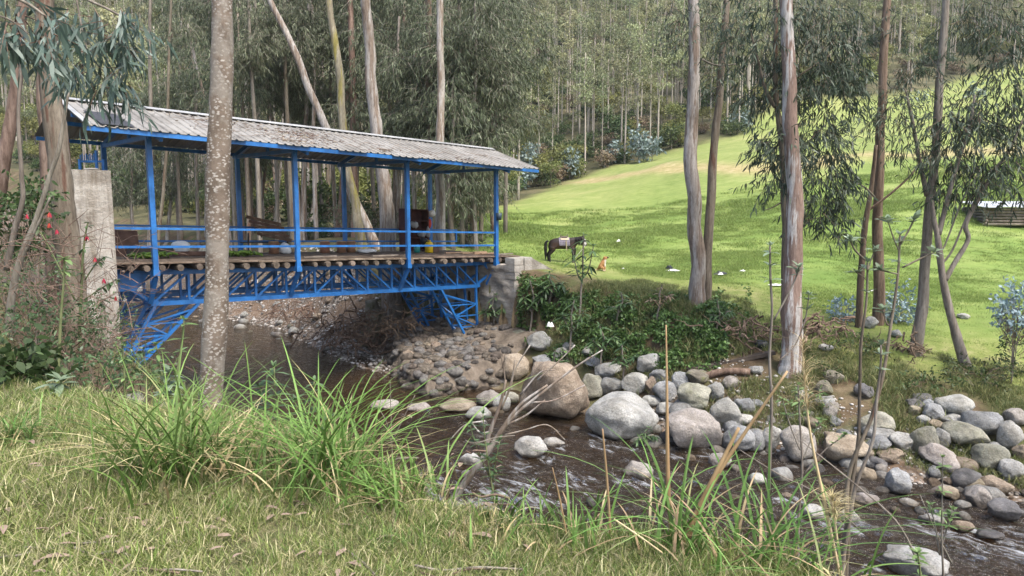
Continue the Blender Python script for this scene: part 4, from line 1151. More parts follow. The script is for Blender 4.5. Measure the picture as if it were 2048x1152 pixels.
def alder_bark():
    m, nt, bs, out = nmat('bark_lenticels')
    c = ramp(nt, noise_fac(nt, 7, (1, 1, .6), 8, 'World'), [(.3, (.095, .073, .056)), (.5, (.145, .113, .088)), (.7, (.20, .16, .128))])
    v = nt.nodes.new('ShaderNodeTexVoronoi'); v.inputs['Scale'].default_value = 34; v.inputs['Randomness'].default_value = 1
    mp = nt.nodes.new('ShaderNodeMapping'); mp.inputs['Scale'].default_value = (1, 1, 1.5)
    gm = nt.nodes.new('ShaderNodeNewGeometry'); nt.links.new(gm.outputs['Position'], mp.inputs[0])
    ds = nt.nodes.new('ShaderNodeTexNoise'); ds.inputs['Scale'].default_value = 30; nt.links.new(mp.outputs[0], ds.inputs['Vector'])
    ad = nt.nodes.new('ShaderNodeVectorMath'); ad.operation = 'MULTIPLY_ADD'; nt.links.new(ds.outputs['Color'], ad.inputs[0]); ad.inputs[1].default_value = (.03, .03, .03); nt.links.new(mp.outputs[0], ad.inputs[2])
    nt.links.new(ad.outputs[0], v.inputs['Vector'])
    sp = ramp(nt, v.outputs['Distance'], [(.30, (1, 1, 1)), (.46, (0, 0, 0))])
    sel = ramp(nt, noise_fac(nt, 9, (1, 1, 1), 4, 'World'), [(.36, (0, 0, 0)), (.52, (1, 1, 1))])
    c = mixc(nt, math_(nt, 'MULTIPLY', sp, sel), c, (.36, .33, .295))
    pt = ramp(nt, noise_fac(nt, 4.5, (1, 1, .8), 6, 'World'), [(.50, (0, 0, 0)), (.58, (1, 1, 1))])
    c = mixc(nt, math_(nt, 'MULTIPLY', pt, .7), c, (.235, .21, .18))
    dk = ramp(nt, noise_fac(nt, 3.3, (1, 1, 1), 7, 'World', dist=.8), [(.62, (1, 1, 1)), (.70, (.42, .36, .30))])
    c = mixc(nt, .8, c, dk, 'MULTIPLY')
    nt.links.new(c, bs.inputs['Base Color']); bs.inputs['Roughness'].default_value = .85; bs.inputs['Specular IOR Level'].default_value = .15
    bump(nt, bs, noise_fac(nt, 26, (1, 1, .9), 8, 'World', rough=.7), .6, .015)
    return m
BK['alder'] = alder_bark()
LF = {
    'euc': mat_leaf('leaf_eucalyptus', [(0, (.028, .046, .028)), (.5, (.052, .075, .046)), (1, (.09, .11, .072))], .3, trans=.22),
    'euc_mid': mat_leaf('leaf_eucalyptus_wood', [(0, (.048, .066, .036)), (.5, (.098, .118, .064)), (1, (.178, .192, .112))], .35, trans=.25, objvar=.15),
    'euc_near': mat_leaf('leaf_eucalyptus_near', [(0, (.045, .075, .06)), (.5, (.085, .125, .10)), (1, (.17, .21, .175))], .3, trans=.2, rough=.4),
    'hill': mat_leaf('leaf_hillside', [(0, (.135, .155, .07)), (.5, (.225, .24, .115)), (1, (.33, .335, .18))], .35, trans=.25, objvar=.3, hue=.03),
    'blue': mat_leaf('leaf_glaucous', [(0, (.12, .185, .20)), (.5, (.21, .30, .32)), (1, (.33, .42, .44))], .25, trans=.15),
    'bush': mat_leaf('leaf_bush', [(0, (.028, .055, .018)), (.5, (.06, .095, .03)), (1, (.12, .15, .055))], .35, trans=.3, objvar=.2),
    'yellow': mat_leaf('leaf_yellowgreen', [(0, (.10, .125, .03)), (.5, (.19, .205, .06)), (1, (.29, .285, .11))], .3, trans=.3, objvar=.2),
    'dry': mat_leaf('leaf_dry', [(0, (.10, .07, .04)), (.5, (.19, .14, .085)), (1, (.30, .235, .16))], .3, trans=.1),
}
def stem(pts, D, extra_root=True, k=7):
    """photo points (px, py, width px) at depth D -> path and radii, continued down into the ground"""
    P = np.array([at(p[0], p[1], D if len(p) < 4 else p[3]) for p in pts])
    R = np.array([wpx(p[2], D) / 2 * (.86 if D > 17 else .94) for p in pts])
    Q = smooth_path(P, k)
    Rq = np.interp(np.linspace(0, len(P) - 1, len(Q)), np.arange(len(P)), R)
    if extra_root:
        z = g(Q[-1][0], Q[-1][1]); dz = Q[-1][2] - z
        d = unit(Q[-1] - Q[-4]) if Q[-1][2] < Q[-4][2] else np.array([0, 0, -1.])
        L_ = max(.3, dz / max(.3, -d[2]) + .3)
        Q = np.concatenate([Q, [Q[-1] + d * L_ * .6], [Q[-1] + d * L_]])
        Rq = np.concatenate([Rq, [Rq[-1] * 1.12], [Rq[-1] * 1.45]])
    return Q, Rq
def tree(name, label, stems, D, bk, blobs=(), leaf='euc', cat='tree', group=None, branches=(), seed=1, twig=True, root=True, **fk):
    """stems/branches: lists of photo points; blobs: (px, py, rx, ry, sprays[, depth shift])"""
    paths = [stem(s_, D, root and i == 0) for i, s_ in enumerate(stems)]
    base = paths[0][0][-1].copy(); base[2] = g(base[0], base[1])
    e = empty(name, base, label, cat, group)
    for i, (Q, R) in enumerate(paths):
        wob = np.stack([vnoise(Q[:, 2] * 1.1 + seed, seed), vnoise(Q[:, 2] * 1.1, seed + 5.0), np.zeros(len(Q))], -1) * R[:, None] * .25
        MB().tube(Q + wob, R * (1 + .06 * vnoise(Q[:, 2] * 3, seed + 3.0)), 14 if R.max() > .06 else 8, jit=.10).build('trunk' if i == 0 else 'limb', BK[bk], e, smooth=True)
    for b in branches:
        Q, R = stem(b, D, False, 5)
        MB().tube(Q, R, 6, jit=.1).build('branch', BK[bk if bk not in ('white', 'pale', 'yellow') else 'grey'], e, smooth=True)
    if len(blobs):
        bl = []
        for b in blobs:
            dd = D + (b[5] if len(b) > 5 else 0)
            c = at(b[0], b[1], dd); rx, rz = wpx(b[2], dd), wpx(b[3], dd)
            bl.append((c, (rx, max(.5, .8 * rx) if rx > .3 else rx, rz), b[4]))
        V, Fs, a, q = foliage(bl, seed, **fk)
        MB().add(V, Fs).build('crown', LF[leaf], e, smooth=False)
        if twig:
            V, Fs = twig_geo(a, q, .006 if D < 30 else .012)
            MB().add(V, Fs).build('twigs', BK['brown'], e)
    return e

# ------------------------------------------------ right bank
G_R = 'eucalyptus trees on the right bank'
tree('eucalyptus_tree', 'pale smooth trunk on the meadow edge, left of a thinner twin', [[(1386, -90, 22), (1388, 60, 24), (1384, 200, 28), (1380, 320, 31), (1391, 450, 32), (1398, 596, 38)]], 21, 'pale',
     [(1400, 70, 70, 70, 70), (1350, 30, 30, 60, 25), (1440, 150, 50, 60, 35)], group=G_R, seed=11, branches=[[(1388, 110, 5), (1430, 130, 4), (1475, 128, 3)]])
tree('eucalyptus_tree', 'slim leaning trunk close right of the pale smooth trunk', [[(1458, -60, 14), (1448, 90, 15), (1434, 250, 18), (1421, 400, 20), (1412, 596, 24)]], 21.3, 'tan',
     [(1460, 40, 50, 60, 60), (1450, 150, 35, 45, 22)], group=G_R, seed=12)
tree('eucalyptus_tree', 'thick trunk with peeling bark, pale on its right side', [[(1571, -90, 26), (1575, 60, 29), (1582, 250, 34), (1590, 420, 38), (1588, 560, 42), (1580, 700, 50), (1577, 742, 58)]], 17.5, 'white',
     [(1650, 60, 60, 70, 60, .6), (1600, 20, 40, 40, 30, .5)], group=G_R, seed=13)
tree('eucalyptus_tree', 'leafy tree behind the thick peeling trunk, foliage hanging to the grass', [[(1549, -60, 9), (1551, 60, 10), (1551, 180, 12), (1559, 254, 13), (1567, 332, 14), (1570, 420, 16), (1573, 700, 20)],
     [(1500, 60, 4), (1516, 120, 5), (1530, 178, 8), (1550, 215, 9)]], 18.3, 'tan',
     [(1530, 50, 80, 80, 85), (1640, 80, 85, 90, 90), (1600, 165, 100, 65, 80), (1525, 150, 50, 70, 45), (1655, 200, 55, 60, 62), (1560, 290, 42, 55, 60, -.4), (1630, 280, 55, 55, 85), (1650, 350, 55, 45, 75), (1640, 420, 48, 40, 52), (1550, 350, 38, 40, 30), (1690, 130, 30, 80, 60), (1670, 450, 25, 30, 18), (1690, 370, 20, 20, 12)],
     group=G_R, seed=14, branches=[[(1570, 420, 5), (1600, 440, 4), (1640, 435, 2)], [(1566, 330, 5), (1600, 300, 4), (1650, 250, 3)], [(1553, 180, 6), (1600, 150, 5), (1660, 110, 3)], [(1570, 400, 4), (1545, 415, 3), (1530, 420, 2)], [(1700, 360, 3), (1730, 375, 4), (1750, 395, 5)]], per=11, L=.20, W=.032)
tree('eucalyptus_tree', 'straight dark brown trunk standing behind the sapling stems', [[(1778, -80, 15), (1770, 80, 18), (1760, 280, 20), (1756, 450, 22), (1757, 662, 27)]], 20.3, 'brown',
     [(1790, 190, 32, 45, 40), (1720, 110, 25, 60, 24), (1800, 60, 30, 50, 30)], group=G_R, seed=15)
tree('eucalyptus_tree', 'thin brown trunk leaning into the straight dark brown one', [[(1752, 290, 8), (1743, 370, 10), (1732, 450, 13), (1722, 560, 15), (1719, 668, 17)]], 20.0, 'brown', group=G_R, seed=16,
     blobs=[(1745, 250, 30, 40, 28)], branches=[[(1738, 420, 6), (1790, 380, 5), (1830, 340, 4), (1850, 300, 3)]])
tree('eucalyptus_tree', 'greyish trunk forking high up, third from the right edge', [[(1896, -80, 14), (1884, 120, 17), (1870, 300, 19), (1858, 420, 20), (1848, 560, 23), (1832, 706, 29)],
     [(1812, 180, 5), (1826, 250, 7), (1838, 320, 9), (1854, 392, 12)]], 18.1, 'grey', [(1840, 160, 38, 60, 55), (1790, 230, 30, 40, 40), (1810, 300, 34, 30, 34), (1920, 60, 40, 50, 40), (1960, 30, 50, 40, 60)], group=G_R, seed=17)
tree('eucalyptus_tree', 'crooked low forked tree with leafy limbs near the right edge', [[(1862, 395, 8), (1868, 440, 11), (1876, 480, 13), (1886, 555, 16), (1903, 630, 18), (1929, 728, 24)],
     [(1950, 190, 5), (1938, 260, 7), (1915, 330, 9), (1895, 400, 10), (1877, 470, 12)], [(2046, 240, 5), (2020, 300, 7), (1985, 350, 9), (1950, 410, 10), (1931, 450, 11), (1936, 480, 10), (1910, 525, 11), (1891, 560, 13)]], 17.5, 'grey',
     [(1900, 240, 50, 40, 55), (1960, 260, 60, 45, 80), (2010, 330, 40, 45, 50), (1900, 310, 45, 40, 42), (1990, 190, 55, 50, 58), (2030, 230, 35, 70, 52), (1960, 350, 40, 35, 45), (1920, 370, 30, 25, 25), (2040, 120, 40, 70, 46), (2005, 80, 45, 60, 36), (1880, 390, 22, 20, 10), (2035, 390, 22, 30, 16)], group=G_R, seed=18, per=10, L=.19, W=.03,
     branches=[[(1960, 340, 3), (1925, 400, 4), (1890, 490, 4), (1880, 500, 4)], [(1975, 350, 3), (1935, 430, 4), (1905, 500, 5), (1882, 530, 5)]])
for k, (pts, lab) in enumerate([([(1700, 130, 3), (1712, 260, 4), (1730, 380, 5), (1735, 430, 5)], ''), ([(1810, 260, 3), (1795, 380, 4), (1785, 470, 4), (1778, 600, 5)], '')][:0]): pass

# ------------------------------------------------ left bank, near trees
tree('alder_tree', 'straight spotted trunk standing in the left foreground', [[(443, -120, 40), (441, 0, 42), (439, 200, 45), (436, 400, 48), (431, 600, 50), (426, 760, 49), (423, 850, 54)]], 5.5, 'alder', seed=21)
tree('eucalyptus_tree', 'big brown trunk in front of the grey pillar', [[(70, -140, 34), (86, 0, 36), (97, 120, 38), (110, 250, 42), (127, 400, 46), (141, 520, 50), (152, 640, 56)]], 13.6, 'tan', seed=22)
tree('eucalyptus_tree', 'leaning reddish fibrous trunk at the far left edge', [[(52, -60, 16), (40, 60, 19), (27, 200, 23), (8, 330, 26), (-8, 430, 30), (-18, 520, 36)]], 17, 'red', seed=23)
tree('eucalyptus_tree', 'reddish trunk half hidden behind the big brown one', [[(80, -60, 20), (84, 120, 24), (90, 300, 27), (100, 440, 30), (108, 540, 34)]], 21, 'red', seed=24)

# ------------------------------------------------ behind the bridge
G_M = 'eucalyptus trees behind the bridge'
MID = [
    ('yellow lichen streaked trunk bending to the right behind the roof', [(655, -60, 14), (661, 20, 15), (669, 80, 16), (679, 152, 17), (688, 258, 18), (695, 330, 19), (708, 400, 20), (727, 500, 24)], 29.5, 'yellow', 31),
    ('strongly leaning pale trunk left of the yellow streaked one', [(528, -40, 12), (545, 10, 13), (583, 85, 15), (614, 167, 16), (650, 255, 17), (682, 330, 18), (712, 405, 20), (756, 500, 24)], 31, 'pale', 32),
    ('dark brown upright trunk right of the yellow streaked one', [(698, -60, 12), (700, 20, 13), (703, 100, 14), (707, 213, 15), (708, 350, 16), (712, 490, 18)], 36, 'brown', 33),
    ('thickest pale trunk rising behind the middle of the roof', [(729, -60, 21), (733, 0, 22), (738, 91, 24), (745, 182, 26), (753, 267, 28), (762, 337, 30), (772, 413, 33), (779, 500, 40)], 28.3, 'pale', 34),
    ('tan trunk with peeling strips, left of a white edged one', [(857, -60, 13), (857, 20, 14), (858, 120, 15), (859, 270, 16), (860, 380, 17), (860, 490, 20)], 33, 'tan', 35),
    ('white edged trunk rising behind the right end of the roof', [(877, -60, 14), (879, 20, 15), (881, 120, 16), (881, 270, 18), (881, 367, 20), (880, 495, 26)], 28.8, 'pale', 36),
    ('bare grey trunk behind the left half of the roof', [(545, 100, 7), (560, 150, 8), (575, 230, 9), (590, 330, 10), (600, 480, 12)], 38, 'grey', 37),
    ('slender pale trunk seen through the left bay under the roof', [(380, 60, 5), (395, 140, 6), (415, 220, 7), (440, 330, 8), (455, 440, 9)], 40, 'pale', 38),
]
for lab, pts, D, bk, sd in MID:
    tree('eucalyptus_tree', lab, [pts], D, bk, seed=sd, group=G_M)
rm = np.random.RandomState(44)
for k in range(26):                                   # slim poles standing further back
    px = [485, 500, 518, 530, 546, 560, 575, 590, 604, 620, 636, 650, 664, 690, 718, 800, 820, 838, 905, 920, 350, 330, 300, 470, 810, 612][k]
    D = rm.uniform(37, 56); lean = rm.uniform(-20, 20); w = rm.uniform(6, 11) * 40 / D
    G = hit(px + lean, 470, 34); 
    pts = [(px - lean * 1.2, -60, w * .7), (px - lean * .6, 120, w * .85), (px + rm.uniform(-4, 4), 300, w), (px + lean, 470, w * 1.2)]
    tree('eucalyptus_tree', 'slim %s trunk %s' % (['pale', 'tan', 'grey', 'dark brown', 'whitish'][k % 5], 'behind the left bay of the bridge' if px < 480 else 'behind the left half of the roof' if px < 680 else 'behind the right half of the roof'), [pts], D, ['pale', 'tan', 'grey', 'brown', 'white'][k % 5], seed=60 + k, group='slim trunks behind the bridge')
# hanging crowns of that stand: a few crowns built once, each tree's crown a thing of its own place
crown_protos = []
for k in range(5):
    rr = np.random.RandomState(70 + k)
    bl = [((rr.normal() * 1.0, rr.normal() * 1.0, rr.uniform(-2.2, 2.4)), (rr.uniform(.5, 1.0), rr.uniform(.5, 1.0), rr.uniform(.45, .85)), 42) for _ in range(15)]
    V, Fs, a, q = foliage(bl, 80 + k, per=11, slen=.75, L=.24, W=.034, spread=.5)
    V2, F2 = twig_geo(a, q, .010)
    crown_protos.append((np_mesh('crown', V, Fs, False, [LF['euc_mid']]), np_mesh('twigs', V2, F2, False, [BK['grey']])))
CROWNS = [(500, 40, 34), (570, 20, 36), (620, 60, 38), (540, 110, 40), (480, 130, 37), (600, 160, 40), (700, 40, 38), (690, 130, 40), (790, 40, 38), (800, 140, 36), (780, 230, 38), (830, 210, 34), (920, 40, 33), (900, 140, 33), (950, 110, 33), (930, 210, 34), (960, 240, 36), (990, 60, 36), (905, 290, 32), (940, 310, 34),
          (510, 240, 44), (640, 230, 44), (580, 60, 44), (660, -10, 40), (740, -10, 42), (850, -10, 40), (420, 40, 42), (380, 130, 46), (340, 40, 48), (400, 220, 48), (450, -10, 40), (300, 250, 52), (260, 330, 50), (350, 320, 50), (480, 320, 46), (880, 60, 40), (1010, -10, 40), (985, 160, 40)]
for k, (px, py, D) in enumerate(CROWNS):
    c = at(px, py, D); z = g(c[0], c[1])
    e = empty('eucalyptus_tree', (c[0], c[1], z), ('high' if py < 0 else 'upper' if py < 100 else 'middle' if py < 200 else 'low') + ' drooping foliage tree ' + ('behind the left bay of the bridge' if px < 470 else 'behind the left half of the roof' if px < 680 else 'behind the right half of the roof' if px < 890 else 'beyond the right end of the roof'), 'tree', 'leafy trees behind the bridge')
    a, b = crown_protos[k % 5]
    rz, sc = rm.uniform(0, 6.3), rm.uniform(.8, 1.15)
    link('crown', a, e, (0, 0, c[2] - z), (0, 0, rz), sc); link('twigs', b, e, (0, 0, c[2] - z), (0, 0, rz), sc)
    H_ = c[2] - z + 2.5
    P = np.array([[0, 0, -.3], [rm.uniform(-.2, .2), 0, H_ * .4], [rm.uniform(-.3, .3), 0, H_ * .75], [0, 0, H_]]) + np.array([c[0], c[1], z])
    MB().tube(smooth_path(P, 5), np.linspace(.13, .05, 16), 7, jit=.1).build('trunk', BK[['grey', 'tan', 'pale'][k % 3]], e, smooth=True)

# ------------------------------------------------ hillside wood
def hill_proto(seed, kind):
    r = np.random.RandomState(seed)
    mbt = MB()
    if kind == 'tall':
        H_ = r.uniform(11, 16); lean = r.uniform(-.5, .5)
        P = np.array([[0, 0, -.8], [lean * .3, 0, H_ * .45], [lean * .7, r.uniform(-.2, .2), H_ * .75], [lean, 0, H_]])
        mbt.tube(smooth_path(P, 4), np.linspace(.14, .04, 13), 5)
        bl = [((lean * u + r.normal() * .7, r.normal() * .7, H_ * u), (r.uniform(.5, 1.0),) * 2 + (r.uniform(.4, .7),), 22) for u in r.uniform(.5, 1.0, 9)]
        for (c, rad, n) in bl[:5]:
            mbt.tube(np.array([[lean * c[2] / H_ * .8, 0, c[2] - 1.2], [c[0], c[1], c[2]]]), [.04, .02], 4)
        V, Fs, a, q = foliage(bl, seed, per=5, slen=.7, L=.34, W=.12, lo=True, spread=.8, down=.7)
        lm = LF['hill']
    else:
        H_ = r.uniform(2.0, 4.5)
        mbt.tube(np.array([[0, 0, -.5], [.1, 0, H_ * .6]]), [.09, .04], 5)
        bl = [((r.normal() * .7, r.normal() * .7, H_ * u), (r.uniform(.5, .9),) * 2 + (r.uniform(.4, .7),), 26) for u in r.uniform(.25, .95, 8)]
        V, Fs, a, q = foliage(bl, seed, per=5, slen=.5, L=.30, W=.14, lo=True, spread=1.1, down=.2)
        lm = LF[{'bush': 'bush', 'yellow': 'yellow', 'blue': 'blue', 'dry': 'dry'}[kind]]
    return mbt, (V, Fs), lm
def proto_mesh(mbt, leafs, lm, bk):
    Vt = np.concatenate(mbt.V); ft = [np.concatenate(f) for f in mbt.F.values() if f]
    tm = np_mesh('trunk', Vt, ft, True, [bk]); cm_ = np_mesh('crown', leafs[0], leafs[1], False, [lm])
    n = len(Vt)
    polys = ft + [f + n for f in leafs[1]]
    mi = np.concatenate([np.zeros(sum(len(f) for f in ft)), np.ones(sum(len(f) for f in leafs[1]))])
    both = np_mesh('tree_mass', np.concatenate([Vt, leafs[0]]), polys, False, [bk, lm], mi)
    return tm, cm_, both
BK['hill'] = bark('bark_hill', [(.3, (.24, .20, .16)), (.5, (.36, .32, .265)), (.7, (.50, .46, .40))], bmp=.2)
HP = [proto_mesh(*hill_proto(200 + k, 'tall'), BK['hill']) for k in range(7)]
HB = [proto_mesh(*hill_proto(220 + k, kd), BK['grey']) for k, kd in enumerate(['bush', 'yellow', 'bush', 'yellow', 'dry', 'bush', 'yellow', 'bush'])]
def gn_scatter(name, protos, P, rz, sc, idx, label, cat):
    """one object: copies of a few meshes at many points"""
    col = bpy.data.collections.new(name + '_pieces')
    for k, me in enumerate(protos):
        col.objects.link(bpy.data.objects.new('%s_piece_%02d' % (name, k), me))
    me = bpy.data.meshes.new(name); me.vertices.add(len(P)); me.vertices.foreach_set('co', np.asarray(P, np.float32).ravel())
    for nm, tp, a in (('rz', 'FLOAT', rz), ('sc', 'FLOAT', sc), ('idx', 'INT', idx)):
        t_ = me.attributes.new(nm, tp, 'POINT'); t_.data.foreach_set('value', np.asarray(a, np.float32 if tp == 'FLOAT' else np.int32))
    ng = bpy.data.node_groups.new(name, 'GeometryNodeTree')
    ng.interface.new_socket('Geometry', in_out='INPUT', socket_type='NodeSocketGeometry')
    ng.interface.new_socket('Geometry', in_out='OUTPUT', socket_type='NodeSocketGeometry')
    N = ng.nodes
    gi, go = N.new('NodeGroupInput'), N.new('NodeGroupOutput')
    ci = N.new('GeometryNodeCollectionInfo'); ci.inputs['Collection'].default_value = col
    ci.inputs['Separate Children'].default_value = True; ci.inputs['Reset Children'].default_value = True
    io = N.new('GeometryNodeInstanceOnPoints'); io.inputs['Pick Instance'].default_value = True
    def na(nm, dt):
        n = N.new('GeometryNodeInputNamedAttribute'); n.data_type = dt; n.inputs['Name'].default_value = nm; return n.outputs['Attribute']
    cx = N.new('ShaderNodeCombineXYZ'); ng.links.new(na('rz', 'FLOAT'), cx.inputs['Z'])
    ng.links.new(gi.outputs[0], io.inputs['Points']); ng.links.new(ci.outputs[0], io.inputs['Instance'])
    ng.links.new(na('idx', 'INT'), io.inputs['Instance Index']); ng.links.new(cx.outputs[0], io.inputs['Rotation'])
    ng.links.new(na('sc', 'FLOAT'), io.inputs['Scale']); ng.links.new(io.outputs[0], go.inputs[0])
    o = link(name, me)
    md = o.modifiers.new('scatter', 'NODES'); md.node_group = ng
    return tag(o, label, cat, kind='stuff')
rh = np.random.RandomState(5)
N_ = 16000
col_ = rh.uniform(-150, 2250, N_); dist = np.sqrt(rh.uniform(22 ** 2, 300 ** 2, N_))
hx = (col_ - 1024) / F_PX * dist; hy = dist
_, _, _, hf = covers(hx, hy)
ht, hs = ts(hx, hy)
dens = .35 + .65 * (fbm(hx * .05, hy * .05, 2.2) > -.1)
ok = (hf > .6) & (rh.rand(N_) < dens * .58 * np.where(dist < 120, 1, .8)) & ((ht > T_FT(hs) + 1) | ((ht < T_NE(hs) - 1.5) & (dist > 22))) & ~((col_ < 930) & (dist < 52) & (ht > 0))
hx, hy, dist, col_ = hx[ok], hy[ok], dist[ok], col_[ok]
hz = ground_z(hx, hy)
isb = rh.rand(len(hx)) < .34
tall = np.where(~isb)[0]
order = tall[np.argsort(dist[tall])]
keep = [i for i in order if -20 < col_[i] < 2070][:270]
kept = np.zeros(len(hx), bool); kept[keep] = True
for i in keep:
    tm, cm_, _b = HP[rh.randint(7)]
    lab, gr = ('slender pale tree at the near edge of the hillside wood', 'hillside trees') if col_[i] > 1000 else ('slender tree in the wood upstream of the bridge', 'upstream trees')
    e = empty('hillside_tree', (hx[i], hy[i], hz[i]), lab, 'tree', gr)
    rz, sc = rh.uniform(0, 6.3), rh.uniform(.7, 1.15)
    e.rotation_euler.z = rz; e.scale = (sc,) * 3
    link('trunk', tm, e); link('crown', cm_, e)
rest = np.where(~isb & ~kept)[0]; bu = np.where(isb)[0]
gn_scatter('hillside_wood', [h[2] for h in HP], np.column_stack([hx, hy, hz])[rest], rh.uniform(0, 6.3, len(rest)), rh.uniform(.7, 1.2, len(rest)), rh.randint(0, 7, len(rest)), 'mass of trees on the far hillside', 'wood')
gn_scatter('hillside_undergrowth', [h[2] for h in HB], np.column_stack([hx, hy, hz])[bu], rh.uniform(0, 6.3, len(bu)), rh.uniform(.6, 1.5, len(bu)), rh.randint(0, 8, len(bu)), 'undergrowth between the hillside trees', 'undergrowth')
# extra brush so little bare ground shows
nb = 5200
col2 = rh.uniform(-150, 2250, nb * 3); d2 = np.sqrt(rh.uniform(16 ** 2, 290 ** 2, nb * 3))
bx, by = (col2 - 1024) / F_PX * d2, d2
_, _, _, hf2 = covers(bx, by); bt, bs_ = ts(bx, by)
clear = (fbm(bx * .04, by * .04, 8.1) < .18) | (d2 < 110)
ok = (hf2 > .5) & ((bt > T_FT(bs_) + .6) | (bt < T_NE(bs_) - .5)) & clear & ((d2 > 36) | (bt < 0))
bx, by, d2 = bx[ok][:nb], by[ok][:nb], d2[ok][:nb]
gn_scatter('hillside_brush', [h[2] for h in HB], np.column_stack([bx, by, ground_z(bx, by) - .2]), rh.uniform(0, 6.3, len(bx)), rh.uniform(.4, 1.0, len(bx)), rh.randint(0, 8, len(bx)), 'low brush covering the hillside and the wood floor', 'brush')
# ================================================================== grasses
def blade_geo(P, azm, H_, W, lean, droop, seg=4, twist=None):
    """tapering blades that rise and arch over"""
    n = len(P)
    d = np.stack([np.cos(azm), np.sin(azm), np.zeros(n)], -1); sd = np.stack([-np.sin(azm), np.cos(azm), np.zeros(n)], -1)
    if twist is not None: sd = sd * np.cos(twist)[:, None] + d * np.sin(twist)[:, None]
    us = np.linspace(0, 1, seg + 1)
    rows = []
    for u in us[:-1]:
        c = P + d * (H_ * (lean * u + droop * u * u * .9))[:, None] + UP * (H_ * (u - droop * .55 * u ** 2.4))[:, None]
        w = (W * (1 - u ** 1.8 * .75) * .5)[:, None]
        rows += [c + sd * w, c - sd * w]
    tip = P + d * (H_ * (lean + droop * .9))[:, None] + UP * (H_ * (1 - droop * .55))[:, None]
    V = np.stack(rows + [tip], 1); k = 2 * seg + 1
    b = np.arange(n)[:, None] * k
    qs = [b + np.array([2 * i, 2 * i + 1, 2 * i + 3, 2 * i + 2]) for i in range(seg - 1)]
    return V.reshape(-1, 3), qs + [b + np.array([2 * seg - 2, 2 * seg - 1, 2 * seg])]
def mat_grass(name, cols, var=.25, trans=.3, objvar=.2):
    return mat_leaf(name, cols, var, trans=trans, rough=.55, hue=.015, objvar=objvar, spec=.25)
GRS = {
    'lawn': mat_grass('grass_lawn', [(0, (.08, .13, .028)), (.45, (.145, .20, .048)), (.64, (.23, .26, .085)), (.80, (.38, .34, .18)), (1, (.50, .44, .28))], objvar=.38),
    'sedge': mat_grass('grass_sedge', [(0, (.06, .125, .025)), (.5, (.115, .205, .045)), (.85, (.20, .29, .085)), (1, (.40, .34, .17))]),
    'meadow': mat_grass('grass_meadow', [(0, (.13, .205, .042)), (.5, (.185, .258, .062)), (1, (.275, .315, .11))], .15, trans=.4),
    'bank': mat_grass('grass_bank', [(0, (.065, .095, .03)), (.5, (.12, .15, .05)), (1, (.25, .225, .11))]),
    'straw': mat_grass('grass_straw', [(0, (.28, .22, .11)), (.5, (.40, .32, .17)), (1, (.52, .43, .26))], trans=.15),
}
def tuft(seed, n, h, w, spread, mat, lean=(0, .7), droop=(0, .9), seg=3):
    r = np.random.RandomState(seed)
    P = np.column_stack([r.normal(size=n) * spread, r.normal(size=n) * spread, np.full(n, -.01)])
    V, Fs = blade_geo(P, r.uniform(0, 6.3, n), r.uniform(h * .45, h, n), r.uniform(w * .7, w * 1.3, n), r.uniform(*lean, n), r.uniform(*droop, n), seg, r.uniform(0, 3.1, n))
    return np_mesh('tuft', V, Fs, False, [mat])
LAWN_T = [tuft(k, 26, .075, .0042, .045, GRS['lawn']) for k in range(6)] + [tuft(10 + k, 18, .12, .005, .04, GRS['lawn']) for k in range(3)]
TALL_T = [tuft(20 + k, 22, .34, .008, .05, GRS['sedge'], (0, .4), (.1, .8), 4) for k in range(5)] + [tuft(30 + k, 14, .26, .006, .05, GRS['straw'], (0, .6), (.1, .8), 4) for k in range(2)]
BANK_T = [tuft(40 + k, 34, .22, .011, .10, GRS['bank'], (0, .6), (0, .9)) for k in range(5)]
MEAD_T = [tuft(50 + k, 40, .13, .012, .16, GRS['meadow'], (0, .7), (0, .8)) for k in range(5)]
rg = np.random.RandomState(77)
def put(name, protos, x, y, sc, label, cat, dz=0.0):
    n = len(x)
    gn_scatter(name, protos, np.column_stack([x, y, ground_z(x, y) + dz]), rg.uniform(0, 6.3, n), sc, rg.randint(0, len(protos), n), label, cat)
# near lawn
n = 52000
d_ = 2.2 + 9.5 * rg.rand(n) ** 1.5; a_ = rg.uniform(-42, 42, n) * np.pi / 180
x, y = d_ * np.sin(a_), d_ * np.cos(a_)
t, s_ = ts(x, y)
ok = (t < T_NE(s_) + .5 + .3 * vnoise(x * 2, y * 2)) & (fbm(x * 1.7, y * 1.7, 12) + .25 * rg.normal(size=n) > -.36)
x, y = x[ok][:30000], y[ok][:30000]
put('lawn_grass', LAWN_T, x, y, rg.uniform(.6, 1.25, len(x)) * (1 + .35 * fbm(x * 1.1, y * 1.1, 4)), 'short patchy grass of the near bank', 'grass')
# taller fringe along the edge of the bank
n = 3200
s_ = rg.uniform(7, 19.5, n); t = T_NE(s_) + rg.normal(size=n) * .42 - .05
x, y = P0[0] + BV[0] * t + DV[0] * s_, P0[1] + BV[1] * t + DV[1] * s_
ok = (y > 2.4) & ((x > -1.6) | (rg.rand(n) < .3))
put('tall_grass', TALL_T, x[ok], y[ok], rg.uniform(.15, .58, ok.sum()) ** 1.2, 'taller grass along the rim of the near bank', 'grass')
n = 2600
s_ = rg.uniform(-2, 19.5, n); t = T_NE(s_) + rg.uniform(.4, 1.0, n) * (T_NW(s_) - T_NE(s_))
x, y = P0[0] + BV[0] * t + DV[0] * s_, P0[1] + BV[1] * t + DV[1] * s_
put('bank_weeds', BANK_T, x, y, rg.uniform(.6, 1.8, n), 'weeds on the slope below the near bank', 'weeds')
